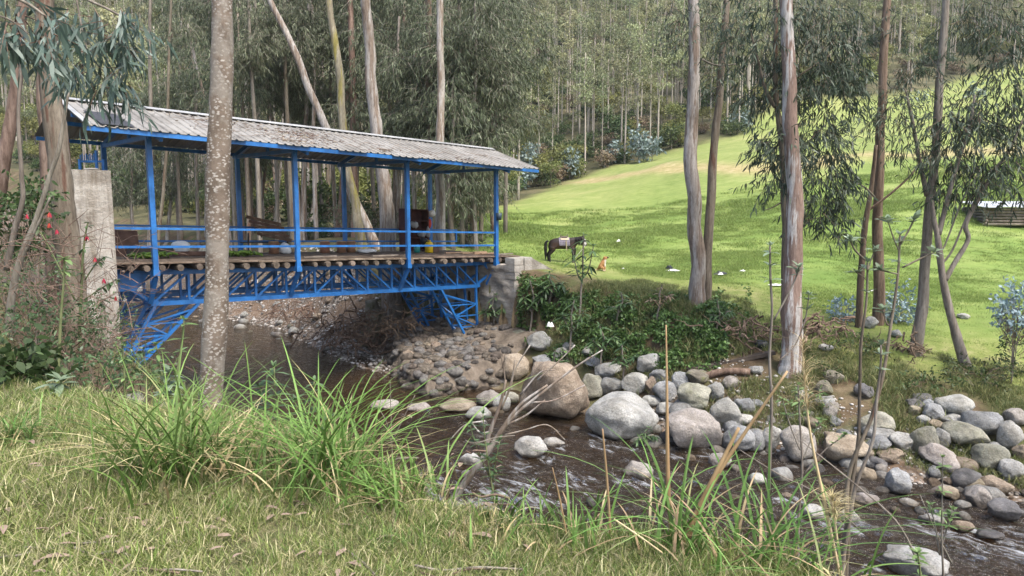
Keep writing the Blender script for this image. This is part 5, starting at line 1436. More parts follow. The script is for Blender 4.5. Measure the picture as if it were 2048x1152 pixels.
# meadow and far bank
n = 48000
c_ = rg.uniform(930, 2250, n); d_ = 15 * (58 / 15) ** (rg.rand(n) ** .85)
x, y = (c_ - 1024) / F_PX * d_, d_
_, _, mm, ff = covers(x, y); t, s_ = ts(x, y)
_cl = ((np.abs(x - 2.4) < 1.7) & (np.abs(y - 31.2) < 2.4)) | ((np.abs(x - 3.5) < .7) & (np.abs(y - 27.2) < 1.5))
ok = ~_cl & (mm > .35) & (t > T_FT(s_) + .4) & (rg.rand(n) < .2 + .8 * sstep(-.2, .2, fbm(x * .3, y * .5, 6)))
x, y, t, s_ = x[ok], y[ok], t[ok], s_[ok]
sc = np.clip(y / 26, .7, 2.6) * (1 + .8 * np.clip(fbm(x * .35, y * .35, 6), -.5, .6)) * np.where(t - T_FT(s_) < 4, .6, 1)
put('meadow_grass', MEAD_T, x, y, sc * rg.uniform(.6, 1.1, len(x)), 'lush green grass of the meadow', 'grass', -.03)
n = 5200
s_ = rg.uniform(3, 21, n); t = T_FT(s_) + rg.uniform(-2.4, 2.6, n)
x, y = P0[0] + BV[0] * t + DV[0] * s_, P0[1] + BV[1] * t + DV[1] * s_
ok = (vnoise(x * .9, y * .9, 3) > -.35) & (t > T_FW(s_) + 1.6)
put('bank_grass', BANK_T, x[ok], y[ok], rg.uniform(.5, 1.5, ok.sum()) * (.7 + .3 * (t[ok] < T_FT(s_[ok]) + .8)), 'rough grass on the far bank above the boulders', 'grass')

# ------------------------------------------------ big sedge clumps in the foreground
def clump(px, py, n, h, label, seed, w=.0145, spread=.13, D=None, dry=6, lean=(.05, .5), droop=(.25, 1.15)):
    r = np.random.RandomState(seed)
    b = onz(px, py, 0.0) if D is None else at(px, py, D)
    b[2] = g(b[0], b[1])
    e = empty('sedge_clump', b, label, 'grass clump', 'sedge clumps on the near bank')
    def geo(m, hh, sp, ww, ln, dr):
        P = b + np.column_stack([r.normal(size=m) * sp, r.normal(size=m) * sp, np.full(m, -.02)])
        H_ = r.uniform(hh * .45, hh, m)
        return blade_geo(P, r.uniform(0, 6.3, m), H_, r.uniform(ww * .6, ww * 1.2, m), r.uniform(*ln, m), r.uniform(*dr, m), 8, r.uniform(-.5, .5, m))
    MB().add(*geo(n, h, spread, w, lean, droop)).build('green_blades', GRS['sedge'], e)
    MB().add(*geo(int(n / 2.2), h * .62, spread * 1.1, w * .9, (.1, .55), (.4, 1.2))).build('dead_blades', GRS['straw'], e)
    return e
clump(345, 965, 180, 1.00, 'big green sedge clump left of the spotted trunk foot', 1, spread=.17)
clump(655, 975, 170, .92, 'bright arching sedge clump right of the spotted trunk', 2, spread=.15)
clump(520, 935, 50, .55, 'lower sedge clump between the two big ones', 3, spread=.16)
clump(800, 1010, 90, .42, 'short sedge tuft right of the bright arching clump', 4, spread=.14)
clump(1370, 1105, 50, .72, 'sedge clump around the brown canes at lower right', 5, spread=.12)
clump(1510, 1120, 42, .66, 'sedge clump arching to the right of the brown canes', 6, spread=.14, lean=(.2, .7))
clump(1620, 1150, 30, .52, 'sedge clump at the bottom edge by the tall pale cane', 7, spread=.12)
clump(1150, 1080, 34, .36, 'small upright sedge tuft left of the brown canes', 8, spread=.10, droop=(.1, .6))
clump(1010, 1060, 26, .32, 'sparse sedge tuft by the river in the bottom middle', 9, spread=.10, droop=(.1, .6))
clump(20, 890, 80, .36, 'dark green tuft at the left edge of the lawn', 10, spread=.12)
# brown canes
MAT['cane'] = mat_noise('dry_cane', [(.3, (.17, .10, .05)), (.5, (.28, .18, .095)), (.7, (.38, .275, .165))], 6, (1, 1, .2), .6, .25, coord='World', var=.15)
MAT['cane_pale'] = mat_noise('pale_cane', [(.3, (.40, .30, .16)), (.6, (.55, .44, .27))], 6, (1, 1, .2), .6, .2, coord='World')
CANES = [([(1332, 650, 5), (1334, 800, 10), (1336, 960, 16), (1342, 1080, 14)], 'cane', 'upright brown cane in the middle of the sedge'),
         ([(1575, 742, 8), (1480, 880, 13), (1420, 975, 20), (1372, 1085, 18)], 'cane', 'thick brown cane leaning far to the right'),
         ([(1478, 855, 11), (1440, 930, 16), (1395, 1020, 18), (1365, 1090, 14)], 'cane', 'shorter brown cane just left of the thick leaning one'),
         ([(1205, 858, 6), (1214, 960, 9), (1222, 1085, 11)], 'cane', 'straight tan cane standing apart left of the sedge'),
         ([(1105, 935, 3), (1120, 1000, 7), (1136, 1085, 7)], 'cane', 'thin tan cane leaning left by the water'),
         ([(1228, 1038, 6), (1275, 1070, 7), (1328, 1108, 6)], 'cane_pale', 'fallen tan cane lying across the grass'),
         ([(1604, 690, 4), (1618, 850, 8), (1648, 1000, 11), (1672, 1115, 12)], 'cane_pale', 'tall pale cane with a feathery head'),
         ([(1664, 1000, 5), (1672, 1060, 7), (1680, 1125, 7)], 'cane_pale', 'short pale cane beside the tall feathery one'),
         ([(500, 888, 8), (560, 902, 10), (598, 912, 8)], 'cane_pale', 'pair of broken straw canes lying in the sedge')]
for pts, mk, lab in CANES:
    D = onz(pts[-1][0], min(pts[-1][1], 1120), 0)[1] if 'lying' not in lab else onz(pts[-1][0], pts[-1][1] + 30, 0)[1]
    Q, R = stem(pts, D, 'lying' not in lab, 6)
    o = MB().tube(Q, R * .62, 8, jit=.05)
    if 'feathery' in lab:
        e = empty('dry_cane', Q[-1], lab, 'cane', 'dry canes on the near bank')
        o.build('stalk', MAT[mk], e, smooth=True)
        r = np.random.RandomState(4); m = 260
        u = r.rand(m); P = Q[0] + (Q[4] - Q[0]) * u[:, None] * 1.3 + UP * .02
        V, Fs = blade_geo(P, r.uniform(0, 6.3, m), r.uniform(.03, .09, m), np.full(m, .0022), r.uniform(.2, 1, m), r.uniform(.4, 1.6, m), 3)
        MB().add(V, Fs).build('seed_head', GRS['straw'], e)
    else:
        tag(o.build('dry_cane', MAT[mk], smooth=True), lab, 'cane', 'dry canes on the near bank')

# ================================================================== leafy plants
LF['weed'] = mat_leaf('leaf_weed', [(0, (.075, .135, .04)), (.5, (.125, .20, .065)), (1, (.21, .285, .11))], .2, trans=.3, rough=.5)
LF['weed_dark'] = mat_leaf('leaf_weed_dark', [(0, (.035, .075, .03)), (.5, (.065, .115, .045)), (1, (.12, .17, .075))], .25, trans=.25, rough=.4)
LF['weed_grey'] = mat_leaf('leaf_weed_grey', [(0, (.11, .16, .09)), (.5, (.17, .225, .14)), (1, (.26, .31, .21))], .2, trans=.25, rough=.6)
LF['red'] = mat_leaf('petal_red', [(0, (.40, .02, .025)), (1, (.62, .05, .05))], .15, trans=.2)
MAT['stem_green'] = mat_noise('stem_green', [(.3, (.10, .13, .05)), (.7, (.18, .19, .09))], 8, coord='World', bmp=.1)
def broad_leaf(P, Dr, L, W, r, fold=.12):
    """broad pointed leaf: eight triangles, folded along the midrib"""
    n = len(P)
    sd = unit(np.cross(Dr, UP + r.normal(size=(n, 3)) * .15)); nm = np.cross(sd, Dr)
    L, W = np.broadcast_to(L, (n,))[:, None], np.broadcast_to(W, (n,))[:, None]
    us, ws = [.0, .22, .5, .78, 1.0], [.06, .42, .5, .30, .0]
    rows = []
    for u, w in zip(us, ws):
        c = P + Dr * L * u - UP * L * .22 * u * u
        rows += [c + sd * W * w + nm * W * fold * w * 2, c, c - sd * W * w + nm * W * fold * w * 2]
    V = np.stack(rows, 1); b = np.arange(n)[:, None] * 15
    q = []
    for i in range(4):
        for j in (0, 1): q.append(b + np.array([3 * i + j, 3 * i + j + 1, 3 * i + j + 4, 3 * i + j + 3]))
    return V.reshape(-1, 3), q
def plant(name, label, stems, D, leaf='weed', L=.12, W=.03, nodes=5, whorl=4, group=None, seed=1, cat='plant', up=.35, smat='stem_green', top=.35, root=True):
    """stems: photo points (px,py,width) top first; leaves in whorls towards the tips"""
    r = np.random.RandomState(seed)
    paths = [stem(s_, D, root and i == 0, 5) for i, s_ in enumerate(stems)]
    base = paths[0][0][-1].copy()
    e = empty(name, base, label, cat, group)
    PP, DD, LL = [], [], []
    for i, (Q, R) in enumerate(paths):
        k_ = np.linspace(0, 1, len(Q)) if i == 0 else np.zeros(len(Q))
        Q = Q + np.stack([vnoise(Q[:, 2] * 1.9 + seed, seed * 1.7), vnoise(Q[:, 2] * 2.3, seed * 2.1), 0 * k_], -1) * (.045 * k_)[:, None]
        paths[i] = (Q, R)
        MB().tube(Q, np.maximum(R, .002), 6).build('stem' if i == 0 else 'side_stem', MAT[smat] if smat in MAT else BK[smat], e, smooth=True)
        ln = len(Q)
        for k in range(nodes):
            f = k / max(1, nodes - 1)
            q = Q[int(min(ln - 2, f ** 1.3 * top * ln))]
            m = whorl + (2 if k == 0 else 0)
            a = r.uniform(0, 6.3) + np.arange(m) * 2 * np.pi / m + r.normal(size=m) * .25
            el = (up + (.5 if k == 0 else 0)) + r.normal(size=m) * .2
            DD.append(np.stack([np.cos(a) * np.cos(el), np.sin(a) * np.cos(el), np.sin(el)], -1)); PP.append(np.repeat(q[None], m, 0))
            LL.append(L * r.uniform(.6, 1.15, m) * (.65 if k == 0 else 1))
    V, Fs = broad_leaf(np.concatenate(PP), np.concatenate(DD), np.concatenate(LL), np.concatenate(LL) * W / L, r)
    MB().add(V, Fs).build('leaves', LF[leaf], e, smooth=True)
    return e
G_W = 'leafy weeds on the near bank'
plant('broadleaf_weed', 'broad leaved weed with drooping leaves beside the tangled brush', [[(338, 745, 4), (336, 790, 5), (334, 850, 6)], [(262, 752, 3), (275, 800, 4), (295, 850, 4)]][:1], 6.1, 'weed_grey', .20, .075, 6, 5, G_W, 1, up=.1, top=.8)
plant('broadleaf_weed', 'large pale leaved weed at lower left before the brush', [[(122, 760, 5), (121, 800, 6), (122, 850, 7)]], 6.0, 'weed_grey', .22, .07, 6, 5, G_W, 2, up=.05, top=.85)
plant('broadleaf_weed', 'tall thin weed whose bright leaves stand before the big brown trunk', [[(129, 518, 4), (128, 580, 5), (124, 660, 6), (121, 740, 7)]], 7.4, 'weed', .17, .055, 3, 6, G_W, 3, up=.0, top=.12)
plant('broadleaf_weed', 'weed with fresh leaves just left of the blue strut', [[(243, 680, 3), (246, 730, 4), (248, 800, 5)], [(268, 762, 2), (262, 800, 3), (252, 830, 4)]], 7.6, 'weed', .13, .05, 4, 5, G_W, 4, up=.1, top=.6)
plant('broadleaf_weed', 'bright green weed standing before the water left of the trunk', [[(368, 640, 3), (362, 690, 4), (352, 760, 5), (345, 840, 6)], [(312, 690, 3), (322, 740, 3), (338, 800, 4)]], 6.6, 'weed', .13, .045, 6, 4, G_W, 5, up=.2, top=.75)
plant('dock_plant', 'upright weed with whorled dark leaves right of the spotted trunk', [[(548, 735, 3), (552, 790, 4), (560, 850, 5), (566, 900, 5)], [(520, 775, 3), (535, 830, 4), (558, 880, 4)]], 5.6, 'weed_dark', .12, .036, 8, 5, G_W, 6, up=.3, top=.85)
plant('dock_plant', 'second dark whorled weed before the pool, further right', [[(628, 762, 3), (626, 800, 4), (620, 860, 5), (615, 920, 5)], [(655, 830, 2), (640, 870, 3), (622, 910, 3)], [(590, 800, 2), (600, 850, 3), (612, 900, 3)]], 5.5, 'weed_dark', .11, .034, 8, 5, G_W, 7, up=.3, top=.85)
plant('dock_plant', 'slender weed with small leaves between sedge and dead branches', [[(966, 828, 2), (970, 870, 3), (978, 930, 3), (985, 980, 4)], [(1000, 880, 2), (990, 930, 2), (986, 965, 3)], [(940, 850, 2), (955, 900, 2), (978, 950, 3)]], 5.2, 'weed_dark', .085, .024, 8, 4, G_W, 8, up=.3, top=.85)
plant('broadleaf_weed', 'pair of bright round leaves low in the sedge', [[(752, 985, 2), (748, 1010, 3), (744, 1050, 3)]], 4.0, 'weed', .085, .05, 3, 4, G_W, 9, up=.2, top=.5)
G_S = 'saplings rising from the near bank'
plant('sapling', 'thin sapling with leaf rosettes left of the thick peeling trunk', [[(1540, 492, 4), (1541, 560, 5), (1545, 640, 5), (1540, 760, 6), (1535, 900, 7), (1530, 1060, 8)], [(1598, 535, 3), (1590, 560, 3), (1570, 600, 4), (1548, 640, 4)], [(1618, 590, 2), (1610, 640, 3), (1590, 690, 3), (1560, 720, 3)]], 5.6, 'weed_grey', .10, .034, 4, 4, G_S, 21, smat='grey', top=.2)
plant('sapling', 'branching sapling whose grey green leaves cross the dark brown trunk', [[(1735, 525, 4), (1733, 600, 5), (1722, 700, 6), (1716, 840, 7), (1708, 930, 8), (1698, 1010, 9), (1690, 1130, 10)], [(1700, 480, 3), (1710, 500, 4), (1730, 520, 4)], [(1750, 500, 3), (1742, 520, 3), (1735, 545, 3)], [(1712, 545, 2), (1722, 550, 2), (1733, 560, 2)]], 6.4, 'weed_grey', .12, .042, 3, 4, G_S, 22, smat='tan', top=.14)
plant('sapling', 'tall sapling with spreading arms right of the dark brown trunk', [[(1800, 470, 4), (1796, 540, 5), (1786, 630, 6), (1768, 730, 7), (1742, 830, 8), (1706, 920, 9), (1690, 1010, 10), (1688, 1130, 10)], [(1828, 440, 3), (1815, 465, 4), (1800, 490, 4)], [(1868, 505, 3), (1835, 520, 4), (1805, 535, 4)], [(1760, 540, 3), (1780, 545, 3), (1795, 548, 4)], [(1765, 620, 3), (1775, 650, 4), (1783, 640, 4)], [(1775, 440, 2), (1785, 470, 3), (1797, 500, 3)]], 6.4, 'weed_grey', .14, .052, 3, 4, G_S, 23, smat='tan', top=.12)
plant('sapling', 'sapling stem with pale leaf fan before the right boulder pile', [[(1762, 690, 4), (1762, 740, 5), (1756, 800, 6), (1740, 880, 7), (1705, 990, 8), (1690, 1130, 9)]], 6.2, 'weed_grey', .11, .04, 3, 5, G_S, 24, smat='grey', top=.2)
plant('sapling', 'shoot with light green leaf tufts at the lower right', [[(1835, 1105, 3), (1840, 1130, 4), (1845, 1170, 5)]], 3.7, 'weed', .075, .026, 5, 5, G_S, 25, top=.9)
plant('sapling', 'thin brown shoot with three bright leaf tufts right of centre', [[(1596, 770, 3), (1600, 830, 4), (1604, 920, 5), (1602, 1060, 6)], [(1640, 840, 2), (1622, 880, 3), (1606, 920, 3)], [(1565, 800, 2), (1580, 850, 3), (1600, 900, 3)], [(1690, 870, 2), (1650, 900, 3), (1606, 950, 3)]], 5.8, 'weed', .075, .028, 4, 4, G_S, 26, smat='grey', top=.3)
plant('sapling', 'bare curved shoots with sparse leaves above the gravel bar', [[(1885, 915, 2), (1884, 1000, 3), (1880, 1080, 4), (1878, 1150, 5)], [(1860, 1010, 2), (1872, 1060, 3), (1879, 1110, 3)], [(1905, 1020, 2), (1893, 1060, 3), (1881, 1100, 3)]], 3.9, 'weed', .06, .022, 4, 4, G_S, 27, smat='grey', top=.4)
# fuchsia
fu = plant('fuchsia_bush', 'fuchsia with hanging red flowers before the concrete pillar', [[(176, 445, 3), (170, 480, 4), (166, 530, 5), (160, 620, 6), (158, 720, 7)], [(208, 515, 2), (190, 530, 3), (170, 560, 3)], [(232, 560, 2), (205, 575, 3), (168, 600, 3)], [(205, 600, 2), (190, 620, 3), (164, 650, 3)], [(60, 440, 2), (90, 480, 3), (150, 600, 4)]], 9.4, 'weed_dark', .13, .042, 5, 4, None, 31, cat='shrub', up=-.2, top=.5)
rf = np.random.RandomState(8)
for k, (px, py) in enumerate([(174, 480), (190, 523), (208, 566), (231, 601), (54, 437), (99, 434), (99, 455), (114, 468)]):
    p = at(px, py, 9.3); m = 9
    a = np.arange(m) * 2 * np.pi / m
    Dr = unit(np.stack([np.cos(a) * .35, np.sin(a) * .35, np.full(m, -1.0)], -1))
    V, Fs = leaf_geo(np.repeat(p[None] + UP * .06, m, 0), Dr, np.full(m, .075), np.full(m, .017), rf, bend=.0)
    MB().add(V, Fs).build('flower', LF['red'], fu)
# bushes by the left edge
def bush(name, label, blobs, D, leaf, L, W, seed, per=7, slen=.3, group=None, down=.1, cat='bush', lo=False, spread=.9):
    bl = []
    for (px, py, rx, ry, n) in blobs:
        bl.append((at(px, py, D), (wpx(rx, D), wpx(rx, D) * .8, wpx(ry, D)), n))
    V, Fs, a, q = foliage(bl, seed, per=per, slen=slen, L=L, W=W, down=down, lo=lo, spread=spread)
    b = bl[0][0].copy(); b[2] = g(b[0], b[1])
    e = empty(name, b, label, cat, group)
    MB().add(V, Fs).build('foliage', LF[leaf], e)
    cs = np.repeat(b[None], len(a), 0) * .35 + a * .65
    V, Fs = twig_geo(cs, q, .005); MB().add(V, Fs).build('twigs', BK['brown'], e)
    V, Fs = twig_geo(np.repeat(b[None] - UP * .1, 9, 0), a[::max(1, len(a) // 9)][:9], .012); MB().add(V, Fs).build('stems', BK['grey'], e)
    return e
bush('leafy_bush', 'dense broad leaved bush at the left edge', [(25, 740, 45, 45, 60), (40, 720, 25, 30, 25)], 6.4, 'bush', .10, .06, 41)
bush('leafy_bush', 'dark leafy bush behind the leaning red trunk', [(40, 430, 50, 60, 70), (70, 400, 30, 40, 40), (20, 480, 40, 30, 40)], 12.5, 'bush', .12, .05, 42)
for k, (px, py, rx, ry, D, n, lf) in enumerate([(70, 560, 60, 60, 10.5, 95, 'weed_dark'), (210, 640, 40, 60, 11.5, 85, 'weed_dark'), (130, 650, 60, 50, 9.0, 95, 'weed_dark'), (60, 660, 50, 60, 8.5, 90, 'weed_dark'), (200, 740, 60, 45, 8.0, 100, 'weed_dark'), (280, 730, 40, 40, 8.6, 40, 'weed_dark'), (20, 600, 40, 60, 9.5, 50, 'bush')]):
    bush('brush', ['brushwood with small leaves between leaning stems at far left', 'brushwood with small leaves at the foot of the grey pillar', 'brushwood under the bright leaved tall weed', 'brushwood above the dense broad leaved bush', 'brushwood before the pillar foot, lower down', 'brushwood at the foot of the left blue strut', 'brushwood touching the left edge, half way up'][k],
         [(px, py, rx, ry, n)], D, lf, .07, .022, 50 + k, per=6, slen=.35, spread=1.0, cat='brush')
# tangle of bare twigs and leaning stems on the left
def tangle(name, label, n, box, D, seed, w=.005, ln=(.4, 1.1), mat='grey'):
    r = np.random.RandomState(seed); mb = MB()
    for k in range(n):
        px, py = r.uniform(box[0], box[2]), r.uniform(box[1], box[3])
        dd = D + r.uniform(-1, 1)
        p = at(px, py, dd); d = unit(np.array([r.normal() * .7, r.normal() * .4, r.uniform(-.3, 1.1)])); L_ = r.uniform(*ln)
        q = np.stack([p + d * L_ * u + np.array([r.normal(), 0, r.normal() * .5]) * .12 * L_ * math.sin(u * 3) for u in np.linspace(0, 1, 5)])
        mb.tube(q, np.linspace(w, w * .4, 5) * r.uniform(.6, 1.5), 4, cap=False)
    o = mb.build(name, BK[mat]); return tag(o, label, 'twigs', kind='stuff')
tangle('dead_twigs', 'tangle of bare dead twigs around the pillar foot', 190, (0, 480, 290, 800), 9.3, 3, mat='brown')
e = tree('bare_shrub', 'leaning leafless shrub with pale stems at the far left', [[(138, 180, 6), (120, 290, 8), (100, 350, 9), (72, 440, 10), (45, 510, 13), (22, 600, 15), (12, 720, 17)],
      [(44, 110, 6), (38, 230, 7), (43, 350, 9), (45, 400, 10), (30, 460, 11), (14, 540, 12)], [(100, 395, 4), (80, 440, 5), (50, 505, 6)]], 9.0, 'grey', cat='shrub', seed=3)
# hanging eucalyptus boughs, top left
tree('eucalyptus_bough', 'large curved grey green eucalyptus leaves hanging in the top left corner', [[(-60, -60, 10), (0, -20, 8), (60, 10, 6), (100, 40, 4)], [(-40, 20, 5), (20, 40, 4), (60, 70, 3)]], 5.2, 'grey',
     [(20, 25, 40, 45, 17), (70, 50, 35, 36, 11), (10, 80, 30, 25, 7), (92, 85, 20, 20, 5)], 'euc_near', 'branch', root=False, seed=91, per=8, L=.155, W=.026, slen=.3)
tree('eucalyptus_bough', 'drooping eucalyptus twigs hanging in front of the far hillside, upper left', [[(110, -60, 8), (160, -10, 6), (220, 20, 5), (270, 50, 3)], [(150, -20, 4), (165, 60, 3), (180, 120, 2)]], 8.0, 'grey',
     [(170, 40, 40, 40, 9), (220, 40, 50, 35, 15), (255, 70, 30, 30, 9), (185, 130, 22, 40, 14), (240, 150, 24, 30, 9), (200, 175, 30, 14, 8), (140, 110, 20, 40, 8), (210, 90, 40, 20, 10)], 'euc_near', 'branch', root=False, seed=92, per=8, L=.19, W=.03, slen=.35)
# leafless dead shrub leaning over the water
def bare(name, label, stems, D, mat='tan', cat='shrub', group=None):
    P = [stem(s_, D, False, 5) for s_ in stems]
    b = P[0][0][-1].copy()
    e = empty(name, b, label, cat, group)
    for i, (Q, R) in enumerate(P): MB().tube(Q, R, 6, jit=.1).build('stem' if i == 0 else 'branch', BK[mat], e, smooth=True)
    return e
DEAD = [[(1095, 770, 3), (1040, 810, 5), (1000, 865, 7), (975, 905, 9), (930, 965, 11), (885, 1035, 13)], [(1012, 760, 3), (1000, 810, 5), (978, 870, 6), (972, 905, 7)], [(1205, 700, 2), (1150, 735, 3), (1085, 785, 4), (1030, 830, 5), (990, 880, 6)],
        [(1090, 800, 2), (1050, 832, 3), (1010, 850, 4)], [(940, 840, 2), (960, 865, 3), (985, 862, 3)], [(1030, 720, 2), (1022, 770, 3), (1002, 820, 3)], [(1060, 690, 2), (1030, 740, 2), (1015, 790, 3)], [(1130, 880, 1.5), (1095, 850, 2), (1050, 860, 2), (1010, 870, 3)],
        [(1170, 770, 2), (1110, 800, 2), (1060, 805, 3)], [(900, 880, 2), (930, 850, 2), (970, 842, 3)], [(1000, 700, 1.5), (1010, 760, 2), (1003, 800, 2)], [(1110, 740, 2), (1080, 745, 2), (1040, 790, 3)], [(1150, 690, 2), (1120, 720, 2), (1075, 760, 3)]]
bare('dead_shrub', 'leafless pale branches leaning over the river', [[(a, b, w * 1.5) for a, b, w in q] for q in DEAD], 5.4, 'pale')
bare('dead_shrub', 'thin bare twigs standing in the riverside grass at centre', [[(780, 760, 1.5), (782, 830, 2), (785, 920, 3), (790, 1000, 4)], [(830, 790, 1.5), (810, 830, 2), (786, 880, 3)], [(760, 820, 1.5), (775, 850, 2), (784, 900, 2)]], 5.0, 'grey')
bare('dead_shrub', 'long thin bare shoots crossing the rapids at lower right', [[(1600, 880, 2), (1700, 960, 4), (1790, 1040, 5), (1840, 1130, 6)], [(1840, 990, 2), (1870, 1060, 3), (1905, 1130, 4)], [(1480, 900, 2), (1560, 950, 3), (1640, 990, 3), (1720, 1060, 3)]], 4.6, 'grey')
# creeper over the wing wall and the far bank
def creeper():
    r = np.random.RandomState(12)
    polys = [((1036, 550), (1100, 700), 2600), ((1085, 580), (1200, 725), 5200), ((1180, 592), (1450, 718), 11500), ((1280, 690), (1440, 740), 1500), ((1430, 580), (1500, 680), 900)]
    P = []
    for (a, b, n) in polys:
        px, py = r.uniform(a[0], b[0], n), r.uniform(a[1], b[1], n)
        keep = vnoise(px * .03, py * .04, 1.0) + .35 * vnoise(px * .1, py * .1, 2.0) > (-.45 if a[0] > 1150 or a[0] < 1060 else -.25)
        for u, v in zip(px[keep], py[keep]):
            P.append((u, v))
    P = np.array(P)
    D = np.zeros(len(P)); grid = {}
    for i, (u, v) in enumerate(P):
        k = (int(u // 14), int(v // 9))
        if k not in grid: grid[k] = hit(k[0] * 14 + 7, k[1] * 9 + 4.5, 12)[1]
        D[i] = grid[k]
    lump = .35 + .5 * vnoise(P[:, 0] * .035, P[:, 1] * .05, 4.0) + .3 * vnoise(P[:, 0] * .09, P[:, 1] * .12, 5.0)
    W_ = np.array([at(u, v, d) for (u, v), d in zip(P, D)])
    W_ += np.array([.0, -.45, .35]) * np.clip(lump, 0, 1)[:, None] * r.uniform(.3, 1.0, len(P))[:, None]
    Dr = unit(r.normal(size=(len(P), 3)) * .8 + np.array([.1, -.8, -.3]))
    V, Fs = leaf_geo(W_, Dr, r.uniform(.07, .15, len(P)), r.uniform(.05, .09, len(P)), r, lo=True)
    m = mat_leaf('leaf_creeper', [(0, (.04, .085, .022)), (.5, (.08, .145, .038)), (1, (.15, .22, .07))], .35, trans=.25, rough=.4)
    return tag(MB().add(V, Fs).build('creeper', m), 'dense green creeper covering the far bank beside the abutment', 'creeper', kind='stuff')
creeper()
# long leaved shrubs among creeper and boulders
for k, (px, py, top_, D, L, lab) in enumerate([
    (1165, 620, 470, 16.5, .32, 'dark long leaved plant standing in front of the dog'),
    (1105, 600, 545, 19, .30, 'long leaved plant on the ruined wing wall'),
    (1065, 660, 560, 19, .28, 'long leaved plant against the abutment corner'),
    (1145, 700, 600, 18, .28, 'long leaved plant amid the creeper, right of the abutment'),
    (1205, 730, 650, 17, .26, 'long leaved plant arching over the pale stones'),
    (990, 660, 590, 20, .26, 'twig with long leaves hanging before the abutment face'),
    (1250, 760, 690, 16.5, .24, 'drooping leafy twig over the grey boulders'),
    (1265, 850, 790, 15.6, .20, 'leafy twig drooping over the broad cracked boulder'),
    (1292, 895, 855, 15.2, .18, 'small leafy sprout between cracked and pinkish boulders'),
    (1110, 755, 700, 16.8, .2, 'leafy twig before the huge brown boulder'),
    (1440, 660, 600, 19, .2, 'upright leafy shoot at the right end of the creeper'),
    (1240, 640, 585, 20, .22, 'leafy shoot on the crest of the creeper bank'),
    (1320, 630, 570, 20.5, .2, 'brown leafed shoot on the crest of the bank'),
]):
    D = hit(px, py, 12)[1] - .25; L = wpx(L * 95, D)
    r = np.random.RandomState(120 + k)
    st = [[(px + r.uniform(-8, 8), top_, 3), (px + r.uniform(-6, 6), (top_ * 2 + py) / 3, 4), (px, (top_ + py) / 2, 4), (px - 5, py, 5)],
          [(px + 22, top_ + 22, 2), (px + 12, (top_ + py) / 2 - 5, 3), (px, (top_ + py) / 2 + 12, 3)], [(px - 20, top_ + 30, 2), (px - 10, (top_ + py) / 2 + 2, 3), (px, (top_ + py) / 2 + 16, 3)]]
    plant('long_leaved_shrub', lab, st, D, 'weed_dark' if k != 12 else 'dry', L, L * .2, 5, 5, 'long leaved shrubs on the far bank', 120 + k, 'shrub', up=-.15, top=.6, smat='grey', root=True)
# glaucous young eucalyptus
LF['blue_far'] = mat_leaf('leaf_glaucous_far', [(0, (.12, .165, .15)), (.5, (.19, .245, .225)), (1, (.27, .33, .31))], .25, trans=.15)
for k, (px, py, rx, ry, D, n, lab) in enumerate([
    (1690, 620, 22, 32, 20.5, 50, 'bluish young eucalyptus left of the dark brown trunk'), (1800, 610, 30, 40, 20.5, 75, 'bluish young eucalyptus between the slim trunks'),
    (2035, 610, 32, 50, 16.5, 90, 'bluish young eucalyptus cut by the right edge'), (1278, 285, 12, 30, 92, 60, 'silvery blue sapling tallest at the foot of the hillside'),
    (1140, 320, 10, 22, 88, 40, 'silvery blue sapling where wood and meadow meet, near the bridge'), (1305, 290, 10, 16, 90, 30, 'silvery blue sapling right of the tallest one'),
    (1480, 245, 22, 30, 100, 60, 'silvery blue bush beyond the twin trunks'), (1955, 185, 16, 26, 118, 45, 'silvery blue sapling high on the right meadow'), (1840, 200, 12, 20, 118, 30, 'silvery blue sapling left of the highest one on the right'),
    (1050, 350, 14, 14, 84, 30, 'silvery blue shrub just beyond the roof tip'), (1060, 310, 14, 24, 86, 40, 'silvery blue shrub above the roof tip'), (1225, 300, 8, 18, 94, 25, 'small silvery sapling at the wood edge')]):
    far = D > 60
    bl_leaf = (.5, .26) if far else (.11, .05)
    bush('young_eucalyptus', lab, [(px, py, rx, ry, n), (px, py + ry * .5, rx * .8, ry * .6, n // 2)], D, 'blue' if not far else 'blue_far', *bl_leaf, 140 + k, per=6, slen=.9 if far else .3, group='young bluish eucalyptus', cat='sapling', lo=far)
# shrubs between the trunks behind the bridge
ru = np.random.RandomState(31)
for k in range(34):
    px = ru.uniform(230, 960); D = ru.uniform(31, 50)
    p = at(px, 480, D); z = g(p[0], p[1]); q = np.array([p[0], p[1], z])
    if ts(p[0], p[1])[0] < float(T_FT(ts(p[0], p[1])[1])) + .4: continue
    V, Fs, a, tq = foliage([(q + np.array([ru.normal() * .3, 0, ru.uniform(.4, 1.4)]), (.8, .7, .6), 20) for _ in range(3)], 160 + k, per=7, slen=.5, L=.2, W=.06, down=.2, lo=True, spread=.9)
    e = empty('shrub', q, 'low shrub between the trunks behind the bridge', 'shrub', 'shrubs behind the bridge')
    MB().add(V, Fs).build('foliage', LF[['bush', 'euc_mid', 'yellow', 'dry'][k % 4]], e)
    V, Fs = twig_geo(np.repeat(q[None], 12, 0), a[::5][:12], .02); MB().add(V, Fs).build('stems', BK['grey'], e)
